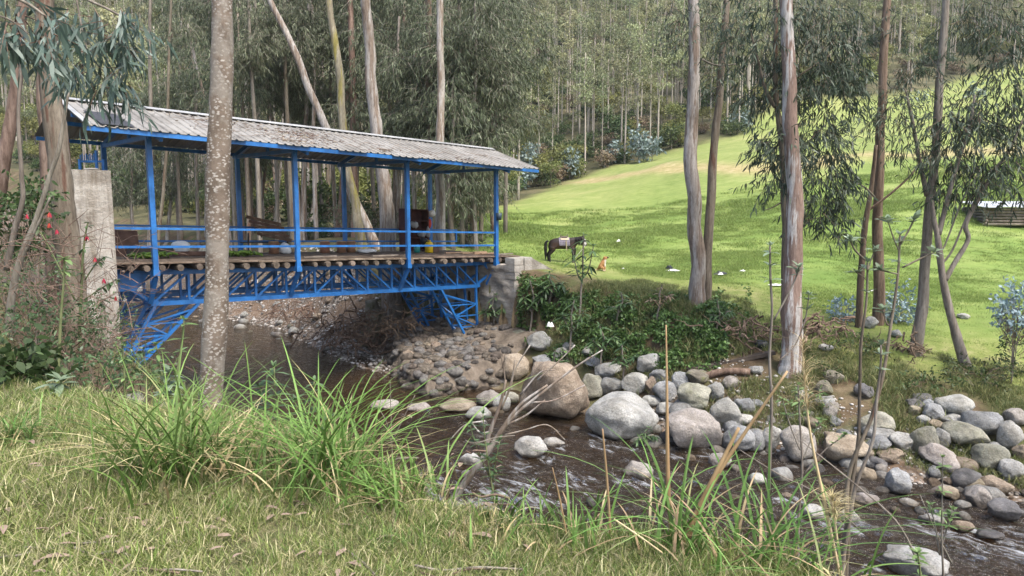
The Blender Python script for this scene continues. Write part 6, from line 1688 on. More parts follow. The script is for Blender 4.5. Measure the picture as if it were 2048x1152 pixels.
# low bushes on the right bank
for k, (px, py, rx, ry, n, lab) in enumerate([(1960, 740, 70, 30, 70, 'low dark bush on the bank above the big pale slab'), (1860, 760, 50, 20, 40, 'low bush above the dark slabs of the right pile'), (1720, 690, 50, 22, 40, 'low bush around the sapling trunks on the bank'), (2030, 700, 30, 40, 40, 'low bush at the right edge of the bank'), (1660, 740, 30, 18, 22, 'low weeds right of the thick trunk foot'), (1620, 800, 40, 22, 25, 'low weeds before the eroded bank')]):
    bush('low_bush', lab, [(px, py, rx, ry, n)], hit(px, py + ry, 10)[1], 'bush' if k != 5 else 'weed', .10, .035, 180 + k, per=7, slen=.3)
# fallen leaves and twigs on the lawn
rq = np.random.RandomState(55)
LF['litter'] = mat_leaf('dead_leaf', [(0, (.20, .15, .105)), (.5, (.32, .25, .19)), (1, (.44, .37, .29))], .2, trans=.1)
rl = np.random.RandomState(3)
for (px, py, a, ln) in [(195, 1082, .9, .17), (247, 1140, 1.5, .16), (350, 1048, .3, .14), (118, 1075, 1.2, .15), (143, 992, .1, .13), (80, 1118, .4, .22), (290, 1100, .6, .1), (60, 1010, .1, .12), (45, 825, .1, .12), (985, 1075, 2.6, .2), (1060, 1100, 2.0, .16), (420, 1100, .8, .12), (640, 1110, 1.7, .1), (560, 1030, .3, .1), (165, 1018, .2, .12), (205, 1000, 1.0, .08), (700, 1130, 1.2, .12), (300, 1010, 2.2, .09)] + [(rq.uniform(0, 1000), 800 + 350 * rq.rand() ** .7, rq.uniform(0, 6.3), rq.uniform(.08, .2)) for _ in range(70)]:
    p = onz(px, py, .05); ln = ln * .62
    V, Fs = broad_leaf(np.zeros((1, 3)), np.array([[math.cos(a), math.sin(a) * .8, .15]]), ln, ln * .27, rl, .2)
    tag(link('fallen_leaf', np_mesh('fallen_leaf', V, Fs, True, [LF['litter']]), None, p), 'dry curled leaf lying on the near lawn', 'leaf', 'fallen leaves on the lawn')
for k in range(26):
    px, py = rq.uniform(0, 1000), 860 + 285 * rq.rand(); a = rq.uniform(-.6, .6); L_ = rq.uniform(.15, .5)
    p = onz(px, py, .035)
    Q = smooth_path(np.array([p + np.array([math.cos(a) * L_ * u_, math.sin(a) * L_ * u_, .012 * math.sin(u_ * 7)]) + rq.normal(size=3) * np.array([.01, .01, .003]) for u_ in (-.5, -.2, .1, .5)]), 4)
    tag(MB().tube(Q, rq.uniform(.003, .007), 6, jit=.2).build('fallen_twig', BK[['brown', 'grey'][k % 2]], smooth=True), 'short %s twig lying loose in the near grass' % ['dark', 'grey'][k % 2], 'twig', 'loose twigs on the lawn')
for (pts, lab) in [([(0, 1005, 4), (110, 985, 6), (230, 958, 7), (320, 950, 5)], 'long dark twig lying below the big sedge clump'), ([(85, 1065, 5), (140, 1040, 8), (205, 1012, 6)], 'dark forked twig on the lawn at lower left'),
                   ([(160, 1090, 4), (240, 1084, 6), (370, 1082, 4)], 'thin straight twig on the lawn below the forked one'), ([(0, 1115, 5), (50, 1108, 8), (80, 1090, 6)], 'thick bark strip at the left lawn edge'),
                   ([(275, 1022, 4), (340, 1018, 6), (410, 1016, 4)], 'short grey twig right below the big sedge clump'), ([(670, 1085, 5), (720, 1120, 7), (750, 1150, 6)], 'pale twig at the bottom middle of the lawn')]:
    Q = smooth_path(np.array([onz(p[0], p[1], .03) for p in pts]), 5)
    tag(MB().tube(Q, .006, 6, jit=.2).build('fallen_twig', BK['brown' if 'dark' in lab else 'grey'], smooth=True), lab, 'twig', 'fallen twigs on the lawn')
HAZE = .0002
# ================================================================== things on the deck
def dk(px, s_):
    """deck position t seen at photo column px, at bridge offset s"""
    ts_ = np.linspace(-1.2, 12.3, 600)
    P = np.array([B(t, s_) for t in ts_])
    c = 1024 + F_PX * P[:, 0] / (P[:, 1] * _c - (P[:, 2] - CAM[2]) * _s)
    return float(np.interp(px, c, ts_))
ND = -DV                                              # pointing upstream, away from the camera
WD = {k: mat_noise('wood_' + k, c, 5, (1, 1, 1), .8, .3, 20, .008, coord='World', var=.15) for k, c in {
    'red': [(.3, (.035, .013, .011)), (.7, (.085, .032, .026))], 'brown': [(.3, (.06, .033, .022)), (.7, (.14, .085, .058))], 'stump': [(.3, (.12, .055, .03)), (.7, (.24, .125, .07))],
    'grey': [(.3, (.13, .105, .085)), (.7, (.27, .23, .19))], 'fresh': [(.3, (.30, .19, .11)), (.7, (.45, .31, .2))], 'dark': [(.3, (.035, .027, .022)), (.7, (.085, .065, .05))]}.items()}
def plain(name, col, rough=.5, var=.12, sc=6, metallic=0.0):
    return mat_noise(name, [(.3, tuple(c * (1 - var) for c in col)), (.7, tuple(min(1, c * (1 + var)) for c in col))], sc, rough=rough, bmp=.15, coord='Object', metallic=metallic)
MAT['yellow'] = plain('yellow_plastic', (.66, .44, .02), .4)
MAT['whitebag'] = plain('white_plastic', (.66, .66, .64), .55)
MAT['greybag'] = plain('grey_cloth', (.26, .25, .25), .9)
MAT['redcloth'] = plain('red_net', (.45, .05, .03), .8)
MAT['teal'] = plain('teal_jar', (.02, .16, .14), .35)
MAT['black'] = plain('black_plastic', (.018, .02, .025), .35)
MAT['bucket'] = plain('dark_bucket', (.03, .05, .065), .45)
MAT['plantain'] = plain('green_plantain', (.09, .16, .02), .5, .3)
MAT['enamel'] = plain('white_enamel', (.62, .57, .52), .3)
# open cabinet with clutter
tc = dk(829, -3.25); c0 = B(tc, -3.25, 0)
cab = empty('cabinet', c0, 'dark red open cabinet with shelves near the right end of the deck', 'cabinet')
CWd, CD, CH = 1.0, .42, 1.55
def cb(u, v, z): return B(tc + u, -3.25 + v, z)
for u, nm in ((-CWd / 2, 'side_panel'), (CWd / 2, 'side_panel')):
    MB().box(cb(u, 0, CH / 2), .035, CD, CH, BV, DV, UP).build(nm, WD['red'], cab)
MB().box(cb(0, -CD / 2 + .012, CH / 2), CWd - .04, .02, CH - .04, BV, DV, UP).build('back_panel', WD['red'], cab)
for z in (.06, .50, .82, 1.12, CH - .02):
    MB().box(cb(0, .01, z), CWd - .04, CD - .04, .028, BV, DV, UP).build('shelf', WD['red'], cab)
MB().box(cb(-.12, .02, .97), .025, CD - .08, .27, BV, DV, UP).build('divider', WD['red'], cab)
def lump(name, lab, cat, c, r, mat, seed, grp=None, rough=.3, parent=None):
    V, Fc = rock_shape(seed, *r, rough, 3, ICO3 if max(r) > .3 else _ico(3))
    o = link(name, np_mesh(name, V, [Fc], True, [mat]), None, c)
    return tag(o, lab, cat, grp)
lump('cloth_bundle', 'grey cloth bundle on the upper cabinet shelf', 'cloth', cb(-.10, .14, 1.0), (.17, .12, .16), MAT['greybag'], 1)
lump('cloth_bundle', 'dark cloth bundle on the middle cabinet shelf', 'cloth', cb(.25, .12, .64), (.18, .12, .13), MAT['greybag'], 2)
lump('cloth_bundle', 'striped grey rag hanging at the right of the cabinet', 'cloth', cb(.44, .25, .72), (.09, .06, .22), MAT['greybag'], 3)
lump('net_bag', 'red net bag hanging on the right side of the cabinet', 'bag', cb(.58, .16, 1.02), (.08, .07, .19), MAT['redcloth'], 4)
mb = MB(); p = cb(.60, .14, 1.36); ax = unit(BV * .9 + UP * .35 - DV * .1)
mb.tube(np.array([p, p + ax * .04, p + ax * .20, p + ax * .21, p + ax * .06]), [.01, .12, .125, .115, .10], 16)
e = empty('cooking_pot', p, 'white enamel pot hanging on the cabinet corner', 'pot'); mb.build('bowl', MAT['enamel'], e, smooth=True)
MB().tube(smooth_path(np.array([p + ax * .2 + UP * .12, p + ax * .27 + UP * .05, p + ax * .2 - UP * .02]), 4), .008, 6).build('handle', MAT['black'], e, smooth=True)
# jerrycan
tj_ = dk(858, -2.55); p = B(tj_, -2.55, 0)
jc = empty('jerrycan', p, 'yellow plastic jerrycan standing before the cabinet', 'jerrycan')
mb = MB()
sec = [(-.0, .10, .13), (.02, .11, .145), (.30, .11, .145), (.38, .08, .10)]
ring = []
for (z, a, b) in sec:
    for (i, j) in ((-1, -.7), (-.7, -1), (.7, -1), (1, -.7), (1, .7), (.7, 1), (-.7, 1), (-1, .7)): ring.append(p + BV * a * i + DV * b * j + UP * z)
fs = []
for k in range(3):
    for j in range(8): fs.append([k * 8 + j, k * 8 + (j + 1) % 8, (k + 1) * 8 + (j + 1) % 8, (k + 1) * 8 + j])
mb.add(ring, [fs]); mb.F.setdefault(8, []).append(np.array([[24 + j for j in range(8)]])); mb.build('body', MAT['yellow'], jc, smooth=True)
MB().beam(p + UP * .43 - DV * .08, p + UP * .43 + DV * .08, .03, .03).build('handle', MAT['yellow'], jc)
MB().tube(np.array([p + UP * .38 + DV * .07, p + UP * .44 + DV * .07]), .025, 8).build('cap', MAT['yellow'], jc)
p = B(dk(834, -2.5), -2.5, 0)
jr = empty('storage_jar', p, 'teal plastic jar at the foot of the cabinet', 'jar')
MB().tube(np.array([p, p + UP * .02, p + UP * .2, p + UP * .26]), [.09, .11, .11, .06], 12).build('body', MAT['teal'], jr, smooth=True)
MB().tube(np.array([p + UP * .26, p + UP * .30]), .065, 10).build('lid', MAT['black'], jr)
lump('cloth_bundle', 'black bag slumped between the cabinet and the yellow jerrycan', 'bag', B(dk(848, -2.7), -2.7, .42), (.15, .1, .13), MAT['black'], 6)
MB_ = MB(); MB_.box(B(dk(869, -2.5), -2.5, .10), .26, .22, .20, BV, DV, UP); tag(MB_.build('wooden_box', WD['brown']), 'small brown wooden box right of the yellow jerrycan', 'box')
# stump stools
for k, (px, s_, lab) in enumerate([(548, -3.0, 'stump stool under the slatted bench board'), (650, -3.1, 'stump stool leftmost of the three in mid deck'), (683, -3.1, 'stump stool in the middle of three in mid deck'), (702, -3.2, 'stump stool rightmost of the three in mid deck')]):
    p = B(dk(px, s_), s_, 0)
    e = empty('stump_stool', p, lab, 'stool', 'stump stools on the deck')
    MB().tube(np.array([p + UP * .0, p + UP * .12, p + UP * .36]), [.165, .155, .16], 14, jit=.1).build('log_body', WD['stump'], e, smooth=True)
    MB().tube(np.array([p + UP * .361, p + UP * .378]), [.150, .148], 14).build('sawn_top', WD['fresh'], e)
# slatted bench board propped against the far rail
e = empty('slatted_board', B(dk(533, -3.2), -3.2, .45), 'brown slatted bench back tilted against the far railing', 'bench')
ta, tb = dk(497, -3.3), dk(566, -3.3)
for k in range(5):
    z0 = 1.12 - .125 * k; sh = .055 * k
    MB().beam(B(ta + sh, -3.36 + .06 * k, z0), B(tb + sh, -3.36 + .06 * k, z0 - .22), .03, .095, up=UP).build('slat', WD['brown'], e)
for u in (.12, .88):
    a = B(ta + (tb - ta) * u, -3.40, 1.17 - .22 * u); b = B(ta + (tb - ta) * u + .25, -3.15, .52 - .22 * u)
    MB().beam(a, b, .05, .03).build('batten', WD['dark'], e)
MB().beam(B(ta + .0, -3.3, 0), B(ta + .02, -3.3, .62), .04, .04, up=BV).build('leg', MAT['black'], e)
MB().beam(B(ta - .25, -3.3, .33), B(tb + .2, -3.3, .33), .03, .035).build('stretcher', MAT['black'], e)
# sacks and bags
lump('sack', 'white woven sack beside the stump under the slatted board', 'sack', B(dk(571, -2.9), -2.9, .17), (.20, .16, .19), MAT['whitebag'], 14)
lump('plastic_bag', 'flat white plastic bag lying in mid deck', 'bag', B(dk(733, -2.8), -2.8, .06), (.36, .2, .085), MAT['whitebag'], 15)
lump('sack', 'white sack standing behind the left bay railing', 'sack', B(dk(362, -3.0), -3.0, .22), (.28, .18, .20), MAT['whitebag'], 16)
# boards and timber at the left end
mb = MB(); a, b = dk(226, -2.6), dk(281, -2.6); mb.hexa([B(a, -2.6, 0), B(b, -2.6, 0), B(b, -2.63, 0), B(a, -2.63, 0), B(a, -2.75, .70), B(b, -2.75, .67), B(b, -2.78, .67), B(a, -2.78, .70)])
tag(mb.build('plywood_board', WD['brown']), 'rusty brown board leaning at the left end of the deck', 'board')
mb = MB(); a, b = dk(252, -2.35), dk(348, -2.35); mb.hexa([B(a, -2.3, 0), B(b, -2.3, 0), B(b, -2.5, 0), B(a, -2.5, 0), B(a + .12, -2.32, .27), B(b - .02, -2.32, .28), B(b - .02, -2.48, .28), B(a + .12, -2.48, .27)])
tag(mb.build('timber_baulk', WD['dark']), 'dark squared timber lying before the leaning board', 'timber')
mb = MB(); mb.beam(B(dk(345, -2.5), -2.5, .06), B(dk(470, -2.5), -2.5, .06), .16, .11); tag(mb.build('timber_baulk', WD['brown']), 'long brown beam lying behind the green plantains', 'timber')
# plantain heaps
V = []
pb = MB(); pb.tube(smooth_path(np.array([[-.10, 0, 0], [-.04, 0, .018], [.04, 0, .018], [.10, 0, 0]]), 3), np.concatenate([[.006], np.full(8, .02), [.006]]), 7)
plant_me = np_mesh('plantain', np.concatenate(pb.V), [np.concatenate(f) for f in pb.F.values() if f], True, [MAT['plantain']])
for k, (pa, pz, s_, n, lab) in enumerate([(255, 350, -1.5, 60, 'heap of green pods spread at the left end of the deck'), (452, 520, -1.7, 60, 'heap of green pods right of the spotted trunk')]):
    e = empty('pod_heap', B(dk((pa + pz) / 2, s_), s_, 0), lab, 'produce')
    r = np.random.RandomState(k)
    for j in range(n):
        px = pa + (pz - pa) * r.beta(1.6, 1.6); ss = s_ + r.normal() * .16
        q = B(dk(px, ss), ss, .03 + r.rand() * .10)
        link('pod', plant_me, e, q - WORLD_AT[e.name], (r.uniform(-.4, .4), r.uniform(-.4, .4), r.uniform(0, 6.3)), r.uniform(.8, 1.4))
# bucket hung on the right post, sawn scraps
p = at(998, 433, float(B(BL, .14)[1]) - .02)
bk_ = empty('hanging_bucket', p, 'small dark bucket hanging on the right end post', 'bucket')
MB().tube(np.array([p - UP * .12, p - UP * .119, p + UP * .12, p + UP * .119, p - UP * .10]), [.001, .085, .105, .095, .08], 14).build('pail', MAT['bucket'], bk_, smooth=True)
MB().tube(smooth_path(np.array([p + UP * .11 + BV * .1, p + UP * .24, p + UP * .11 - BV * .1]), 5), .006, 5).build('handle', MAT['black'], bk_)
rs2 = np.random.RandomState(6)
for k, (px, s_, L_, lab) in enumerate([(915, -1.4, 1.0, 'pale sawn offcut on the deck, leftmost of the scraps'), (940, -1.2, .8, 'pale sawn offcut lying between two others'), (960, -.9, .5, 'short thick wood block among the sawn scraps'), (978, -.8, .9, 'sawn offcut next to the right end post'), (640, -.35, 1.1, 'weathered loose board on the front of the deck'), (770, -.4, .9, 'second weathered loose board, further right on the deck'), (1010, -.2, .7, 'broken board end lying on the abutment top')]):
    t = dk(px, s_); a = rs2.uniform(-.25, .25)
    mb = MB().beam(B(t - L_ / 2, s_ - a * .3, .035), B(t + L_ / 2, s_ + a * .3, .035 + .02), .11 if 'block' not in lab else .14, .035 if 'block' not in lab else .12)
    tag(mb.build('wood_scrap', WD['fresh' if k < 4 else 'grey']), lab, 'board', 'loose boards on the deck')
# leaf litter and twigs drifted on the roof
def roof_litter():
    r = np.random.RandomState(2); P = []
    for (t0, v0, st, sv, n) in [(6.1 - 1.9, .52, .50, .16, 420), (2.0, .30, .45, .07, 160), (2.9, .42, .4, .05, 70), (3.5, .86, .25, .05, 60), (6.3, .86, .18, .04, 45), (9.3, .93, .22, .03, 40), (5, .6, 3.5, .22, 140)]:
        for _ in range(n): P.append(roof_pt(t0 + r.normal() * st, np.clip(v0 + r.normal() * sv, .05, .99), .035 + r.rand() * .02))
    P = np.array(P); Dr = unit(r.normal(size=(len(P), 3)) * np.array([1, 1, .12]))
    V, Fs = leaf_geo(P, Dr, r.uniform(.06, .16, len(P)), r.uniform(.012, .028, len(P)), r, bend=.05)
    m = mat_leaf('roof_leaf', [(0, (.07, .04, .025)), (.6, (.15, .10, .07)), (1, (.30, .25, .19))], .25, trans=.05)
    tag(MB().add(V, Fs).build('leaf_litter', m), 'brown leaf litter drifted on the metal roof', 'litter', kind='stuff')
    mb = MB()
    for k in range(26):
        t0, v0 = r.uniform(1, 12), r.uniform(.2, .9)
        Q = smooth_path(np.array([roof_pt(t0 + d * r.uniform(.2, .45), np.clip(v0 + r.normal() * .1, .05, .98), .045) for d in (-1, 0, 1, 2)]), 4)
        mb.tube(Q, .005, 4, cap=False)
    tag(mb.build('roof_twigs', BK['brown']), 'thin twigs scattered on the metal roof', 'twigs', kind='stuff')
roof_litter()

# ================================================================== horse and dog
def skin_mesh(name, verts, edges, radii, root, mat, sub=2, colour=None):
    me = bpy.data.meshes.new(name); me.from_pydata([tuple(v) for v in verts], edges, [])
    o = bpy.data.objects.new(name, me); COL.objects.link(o)
    md = o.modifiers.new('skin', 'SKIN'); md.use_smooth_shade = True; md.branch_smoothing = .6
    if not len(me.skin_vertices): me.attributes.new
    for i, r in enumerate(radii):
        me.skin_vertices[0].data[i].radius = (r * 1.2, r * 1.2) if np.isscalar(r) else (r[0] * 1.3, r[1] * 1.3)
    me.skin_vertices[0].data[root].use_root = True
    sb = o.modifiers.new('sub', 'SUBSURF'); sb.levels = sb.render_levels = sub
    dg = bpy.context.evaluated_depsgraph_get(); dg.update()
    out = bpy.data.meshes.new_from_object(o.evaluated_get(dg))
    bpy.data.objects.remove(o)
    out.name = name; out.materials.clear(); out.materials.append(mat)
    for p in out.polygons: p.use_smooth = True
    if colour:
        a = out.attributes.new('coat', 'FLOAT_COLOR', 'POINT')
        for i, v in enumerate(out.vertices): a.data[i].color = (*colour(v.co), 1)
    return out
def coat_mat(name, rough=.6):
    m, nt, bs, out = nmat(name)
    a = nt.nodes.new('ShaderNodeAttribute'); a.attribute_name = 'coat'
    c = mixc(nt, .7, a.outputs['Color'], ramp(nt, noise_fac(nt, 30, detail=4), [(.3, (.75, .75, .75)), (.7, (1.2, 1.2, 1.2))]), 'MULTIPLY')
    nt.links.new(c, bs.inputs['Base Color']); bs.inputs['Roughness'].default_value = rough; bs.inputs['Specular IOR Level'].default_value = .3
    bump(nt, bs, noise_fac(nt, 60, detail=3), .2, .01)
    return m
MAT['coat'] = coat_mat('animal_coat')
hv, he_, hr = [], [], []
def V_(x, y, z, r, p=None):
    hv.append((x, y, z)); hr.append(r)
    if p is not None: he_.append((p, len(hv) - 1))
    return len(hv) - 1
# horse, facing +x, ground at 0
hip = V_(-.60, 0, .93, (.20, .225)); V_(-.76, 0, .95, (.13, .15), hip); bar = V_(-.25, 0, .90, (.235, .265), hip); mid = V_(.08, 0, .90, (.225, .255), bar); sho = V_(.36, 0, .94, (.19, .24), mid)
nk = V_(.52, -.01, 1.03, (.105, .17), sho); n2 = V_(.68, -.03, 1.10, (.085, .125), nk); pol = V_(.82, -.07, 1.13, (.075, .09), n2)
hd = V_(.88, -.15, 1.01, (.08, .085), pol); h2 = V_(.93, -.22, .88, (.058, .06), hd); mz = V_(.955, -.26, .79, (.05, .05), h2)
for y in (-.05, .05):
    er = V_(.80, -.06 + y, 1.22, .028, pol); V_(.805, -.07 + y * 1.15, 1.28, .010, er)
for y, dx in ((-.125, .0), (.125, .06)):
    a = V_(.38 + dx, y, .70, .085, sho); b = V_(.39 + dx, y, .42, .056, a); c = V_(.385 + dx, y, .40, .05, b); d = V_(.38 + dx, y, .13, .036, c); V_(.40 + dx, y, .02, .048, d)
    a = V_(-.60 - dx * 1.3, y, .74, .13, hip); b = V_(-.52 - dx * 1.3, y * 1.05, .60, .095, a); c = V_(-.69 - dx * 1.3, y, .40, .052, b); d = V_(-.665 - dx * 1.3, y, .13, .036, c); V_(-.64 - dx * 1.3, y, .02, .048, d)
def horse_col(c):
    x, y, z = c
    base = np.array([.018, .011, .009])
    if z < .45 : base = np.array([.012, .010, .010])
    if -.55 < x < .45 and .62 < z < .95: base = np.array([.034, .017, .011])
    if z < .10: base = np.array([.10, .085, .07]) if x > 0 else base
    if x > .88 and z < .93: base = np.array([.06, .05, .045])
    if .86 < x < .95 and y < -.27 + (z - .8) * .1 and .82 < z < 1.02: base = np.array([.45, .43, .40])
    return base
hm = skin_mesh('body', hv, he_, hr, 0, MAT['coat'], 2, horse_col)
HP_ = at(1129, 528, 33.0); HP_[2] = g(HP_[0], HP_[1]) - .03
horse = empty('horse', HP_, 'dark brown saddled horse standing on the meadow edge', 'horse')
horse.rotation_euler.z = math.radians(-4)
link('body', hm, horse)
MAT['hair'] = plain('black_hair', (.010, .009, .009), .7, .3)
def strands(name, P, D_, L_, w, mat, par, seed):
    r = np.random.RandomState(seed)
    V, Fs = leaf_geo(np.array(P), unit(np.array(D_)), L_, w, r, bend=.15)
    return link(name, np_mesh(name, V, Fs, True, [mat]), par)
r = np.random.RandomState(1); n = 60
tp = np.column_stack([np.full(n, -.84) + r.normal(size=n) * .02, r.normal(size=n) * .03, .98 - r.rand(n) * .2])
mb = MB(); mb.tube(smooth_path(np.array([[-.74, 0, 1.02], [-.85, 0, .93], [-.87, 0, .65], [-.86, 0, .35], [-.855, 0, .16]]), 5), np.concatenate([np.linspace(.04, .075, 10), np.linspace(.075, .02, 11)]), 8, jit=.25)
link('tail', np_mesh('tail', np.concatenate(mb.V), [np.concatenate(f) for f in mb.F.values() if f], True, [MAT['hair']]), horse)
u = r.rand(90); P = np.column_stack([.42 + .40 * u, -.02 - .05 * u + r.normal(size=90) * .015, 1.19 + .05 * u])
strands('mane', P, np.column_stack([r.normal(size=90) * .3, -.8 + r.normal(size=90) * .3, np.full(90, -1.0)]), .20, .05, MAT['hair'], horse, 2)
strands('beard', np.column_stack([.62 + .2 * r.rand(14), np.full(14, -.05), .92 + .03 * r.rand(14)]), np.column_stack([r.normal(size=14) * .2, r.normal(size=14) * .2, -np.ones(14)]), .13, .04, MAT['hair'], horse, 3)
def blanket_mat():
    m, nt, bs, out = nmat('saddle_blanket')
    tcn = nt.nodes.new('ShaderNodeTexCoord'); sx = nt.nodes.new('ShaderNodeSeparateXYZ'); nt.links.new(tcn.outputs['Object'], sx.inputs[0])
    a = math_(nt, 'GREATER_THAN', math_(nt, 'FRACT', math_(nt, 'MULTIPLY', sx.outputs['X'], 14.0)), .62)
    b = math_(nt, 'GREATER_THAN', math_(nt, 'FRACT', math_(nt, 'MULTIPLY', sx.outputs['Z'], 14.0)), .62)
    c = mixc(nt, math_(nt, 'MAXIMUM', a, b), (.075, .06, .09), (.22, .20, .24))
    nt.links.new(c, bs.inputs['Base Color']); bs.inputs['Roughness'].default_value = .95
    return m
def saddle_sheet(x0, x1, a0, a1, rad, mat, name, zc=.90, thick=.012, ry=.215, rz=.255):
    xs = np.linspace(x0, x1, 7); an = np.linspace(a0, a1, 19)
    V = []
    for lift in (0, thick):
        for x in xs:
            for a in an:
                bulge = (rad + lift)
                V.append((x + .05 * (abs(a) / 2.2), math.sin(a) * (ry + bulge), zc + math.cos(a) * (rz + bulge)) if abs(a) < 1.57 else (x + .05, math.copysign(ry + bulge, a), zc + math.cos(a) * (rz + bulge)))
    V = np.array(V); n1, n2_ = 7, 19
    i, j = np.meshgrid(np.arange(n1 - 1), np.arange(n2_ - 1), indexing='ij')
    q = np.stack([i * n2_ + j, i * n2_ + j + 1, (i + 1) * n2_ + j + 1, (i + 1) * n2_ + j], -1).reshape(-1, 4)
    return link(name, np_mesh(name, V, [q, q[:, ::-1] + n1 * n2_], True, [mat]), horse)
saddle_sheet(-.28, .20, -1.85, 1.85, .012, blanket_mat(), 'saddle_blanket')
saddle_sheet(-.20, .16, -.95, .95, .035, plain('cream_pad', (.42, .36, .25), .9), 'saddle_pad')
MAT['leather'] = plain('leather', (.09, .07, .05), .6)
saddle_sheet(-.16, .10, -.6, .6, .055, MAT['leather'], 'saddle', thick=.03)
for x in (-.17, .12):
    mb = MB(); mb.tube(smooth_path(np.array([[x, -.10, 1.19], [x * 1.15, 0, 1.30], [x, .10, 1.19]]), 5), .022, 6); link('saddle_horn', np_mesh('saddle_horn', np.concatenate(mb.V), [np.concatenate(f) for f in mb.F.values() if f], True, [MAT['leather']]), horse)
mb = MB(); mb.beam(np.array([.06, -.27, 1.05]), np.array([.10, -.275, .60]), .05, .012, up=np.array([0., 1, 0])); link('stirrup_strap', np_mesh('stirrup_strap', np.concatenate(mb.V), [np.concatenate(f) for f in mb.F.values() if f], False, [plain('tan_strap', (.30, .25, .16), .8)]), horse)
def ring_(c, ax, rad, w, mat, name):
    c, ax = np.array(c), unit(np.array(ax)); u_ = unit(np.cross(ax, np.array([.2, 1, .1]))); v_ = np.cross(ax, u_)
    a = np.linspace(0, 2 * np.pi, 15); mb = MB(); mb.tube(c + np.outer(np.cos(a), u_) * rad + np.outer(np.sin(a), v_) * rad, w, 5, cap=False)
    return link(name, np_mesh(name, np.concatenate(mb.V), [np.concatenate(f) for f in mb.F.values() if f], True, [mat]), horse)
MAT['rope'] = plain('pale_rope', (.50, .48, .44), .8)
ring_((.865, -.13, 1.04), (.35, -.5, -.8), .095, .014, MAT['rope'], 'browband'); ring_((.925, -.21, .895), (.3, -.5, -.8), .072, .013, MAT['rope'], 'noseband')
mb = MB(); mb.tube(smooth_path(np.array([[.80, -.20, 1.06], [.86, -.25, .97], [.90, -.28, .90]]), 4), .011, 5); link('cheek_strap', np_mesh('cheek_strap', np.concatenate(mb.V), [np.concatenate(f) for f in mb.F.values() if f], True, [MAT['rope']]), horse)
mb = MB(); mb.tube(smooth_path(np.array([[.93, -.27, .84], [.7, -.4, .55], [.5, -.5, .32], [.42, -.5, .25]]), 5), .008, 5); link('lead_rope', np_mesh('lead_rope', np.concatenate(mb.V), [np.concatenate(f) for f in mb.F.values() if f], True, [MAT['rope']]), horse)
# dog, sitting, facing +x
hv, he_, hr = [], [], []
ru_ = V_(-.13, 0, .13, (.11, .115)); m1 = V_(-.07, 0, .26, (.095, .10), ru_); ch = V_(.02, 0, .36, (.085, .09), m1); ne = V_(.05, -.01, .45, (.055, .06), ch); hd = V_(.07, -.02, .535, (.062, .06), ne); sn = V_(.15, -.03, .525, (.034, .032), hd); V_(.20, -.035, .515, (.027, .025), sn)
for y in (-.055, .055):
    e1 = V_(.035, -.02 + y, .555, .024, hd); V_(.02, -.02 + y * 1.35, .50, .017, e1)
    a = V_(.035, y, .27, .045, ch); b = V_(.045, y, .14, .028, a); c = V_(.05, y, .03, .024, b); V_(.085, y, .018, .022, c)
    a = V_(-.10, y * 1.7, .13, .07, ru_); b = V_(.0, y * 1.9, .15, .045, a); c = V_(-.02, y * 1.8, .03, .03, b); V_(.06, y * 1.8, .02, .024, c)
tl = V_(-.24, .0, .035, .022, ru_); t2 = V_(-.32, -.02, .03, .02, tl); V_(-.40, -.02, .06, .012, t2)
def dog_col(c):
    x, y, z = c
    b = np.array([.36, .19, .075])
    if z > .40 and x < .08: b = np.array([.30, .14, .05])
    if x > .135 and z > .45: b = np.array([.02, .017, .015])
    if x > .045 and .18 < z < .44: b = np.array([.55, .50, .43])
    if z < .06: b = np.array([.48, .36, .24])
    return b
dm = skin_mesh('body', hv, he_, hr, 0, MAT['coat'], 2, dog_col)
DP_ = at(1207, 541, 28.0); DP_[2] = g(DP_[0], DP_[1])
dog = empty('dog', DP_, 'tan dog sitting on the meadow right of the horse', 'dog'); dog.scale = (1.02,) * 3
dog.rotation_euler.z = math.radians(-12)
link('body', dm, dog)
MAT['nose'] = plain('dog_nose', (.012, .011, .011), .3)
V, Fc = rock_shape(2, .016, .018, .014, .05, 0, _ico(2)); link('nose', np_mesh('nose', V, [Fc], True, [MAT['nose']]), dog, (.172, -.035, .525))
for y in (-.055, .012):
    V, Fc = rock_shape(2, .010, .008, .010, .05, 0, _ico(1)); link('eye', np_mesh('eye', V, [Fc], True, [MAT['nose']]), dog, (.088, y - .01, .542))

# ================================================================== odds and ends on the meadow
def crumple(name, lab, px, py, w, h, mat, seed, D=None, cat='litter', grp='litter on the meadow', z=.0):
    r = np.random.RandomState(seed)
    p = hit(px, py, 10) if D is None else at(px, py, D)
    D = p[1]; a, b = wpx(w, D) / 2, wpx(h, D)
    n = 15; u, v = np.meshgrid(np.linspace(-1, 1, n), np.linspace(-1, 1, n))
    rr = np.maximum(np.abs(u), np.abs(v)); k = 1 - .35 * rr * np.abs(np.sin(np.arctan2(v, u) * 2))
    hz_ = b * np.clip(.55 + .9 * fbm(u * 1.6 + seed, v * 1.6, seed, 3), .05, 1.3) * np.clip(1.15 - rr ** 2, 0, 1) + .012
    V = np.stack([u * a * k, v * a * .7 * k, hz_], -1).reshape(-1, 3)
    i, j = np.meshgrid(np.arange(n - 1), np.arange(n - 1), indexing='ij')
    q = np.stack([i * n + j, i * n + j + 1, (i + 1) * n + j + 1, (i + 1) * n + j], -1).reshape(-1, 4)
    o = link(name, np_mesh(name, V, [q], False, [mat]), None, (p[0], p[1], p[2] + .02 + z))
    return tag(o, lab, cat, grp)
crumple('plastic_bag', 'white plastic bag lying in the grass above the dog', 1237, 485, 12, 5, MAT['whitebag'], 1)
crumple('plastic_scrap', 'tiny white scrap right of the dog', 1246, 539, 6, 3, MAT['whitebag'], 2)
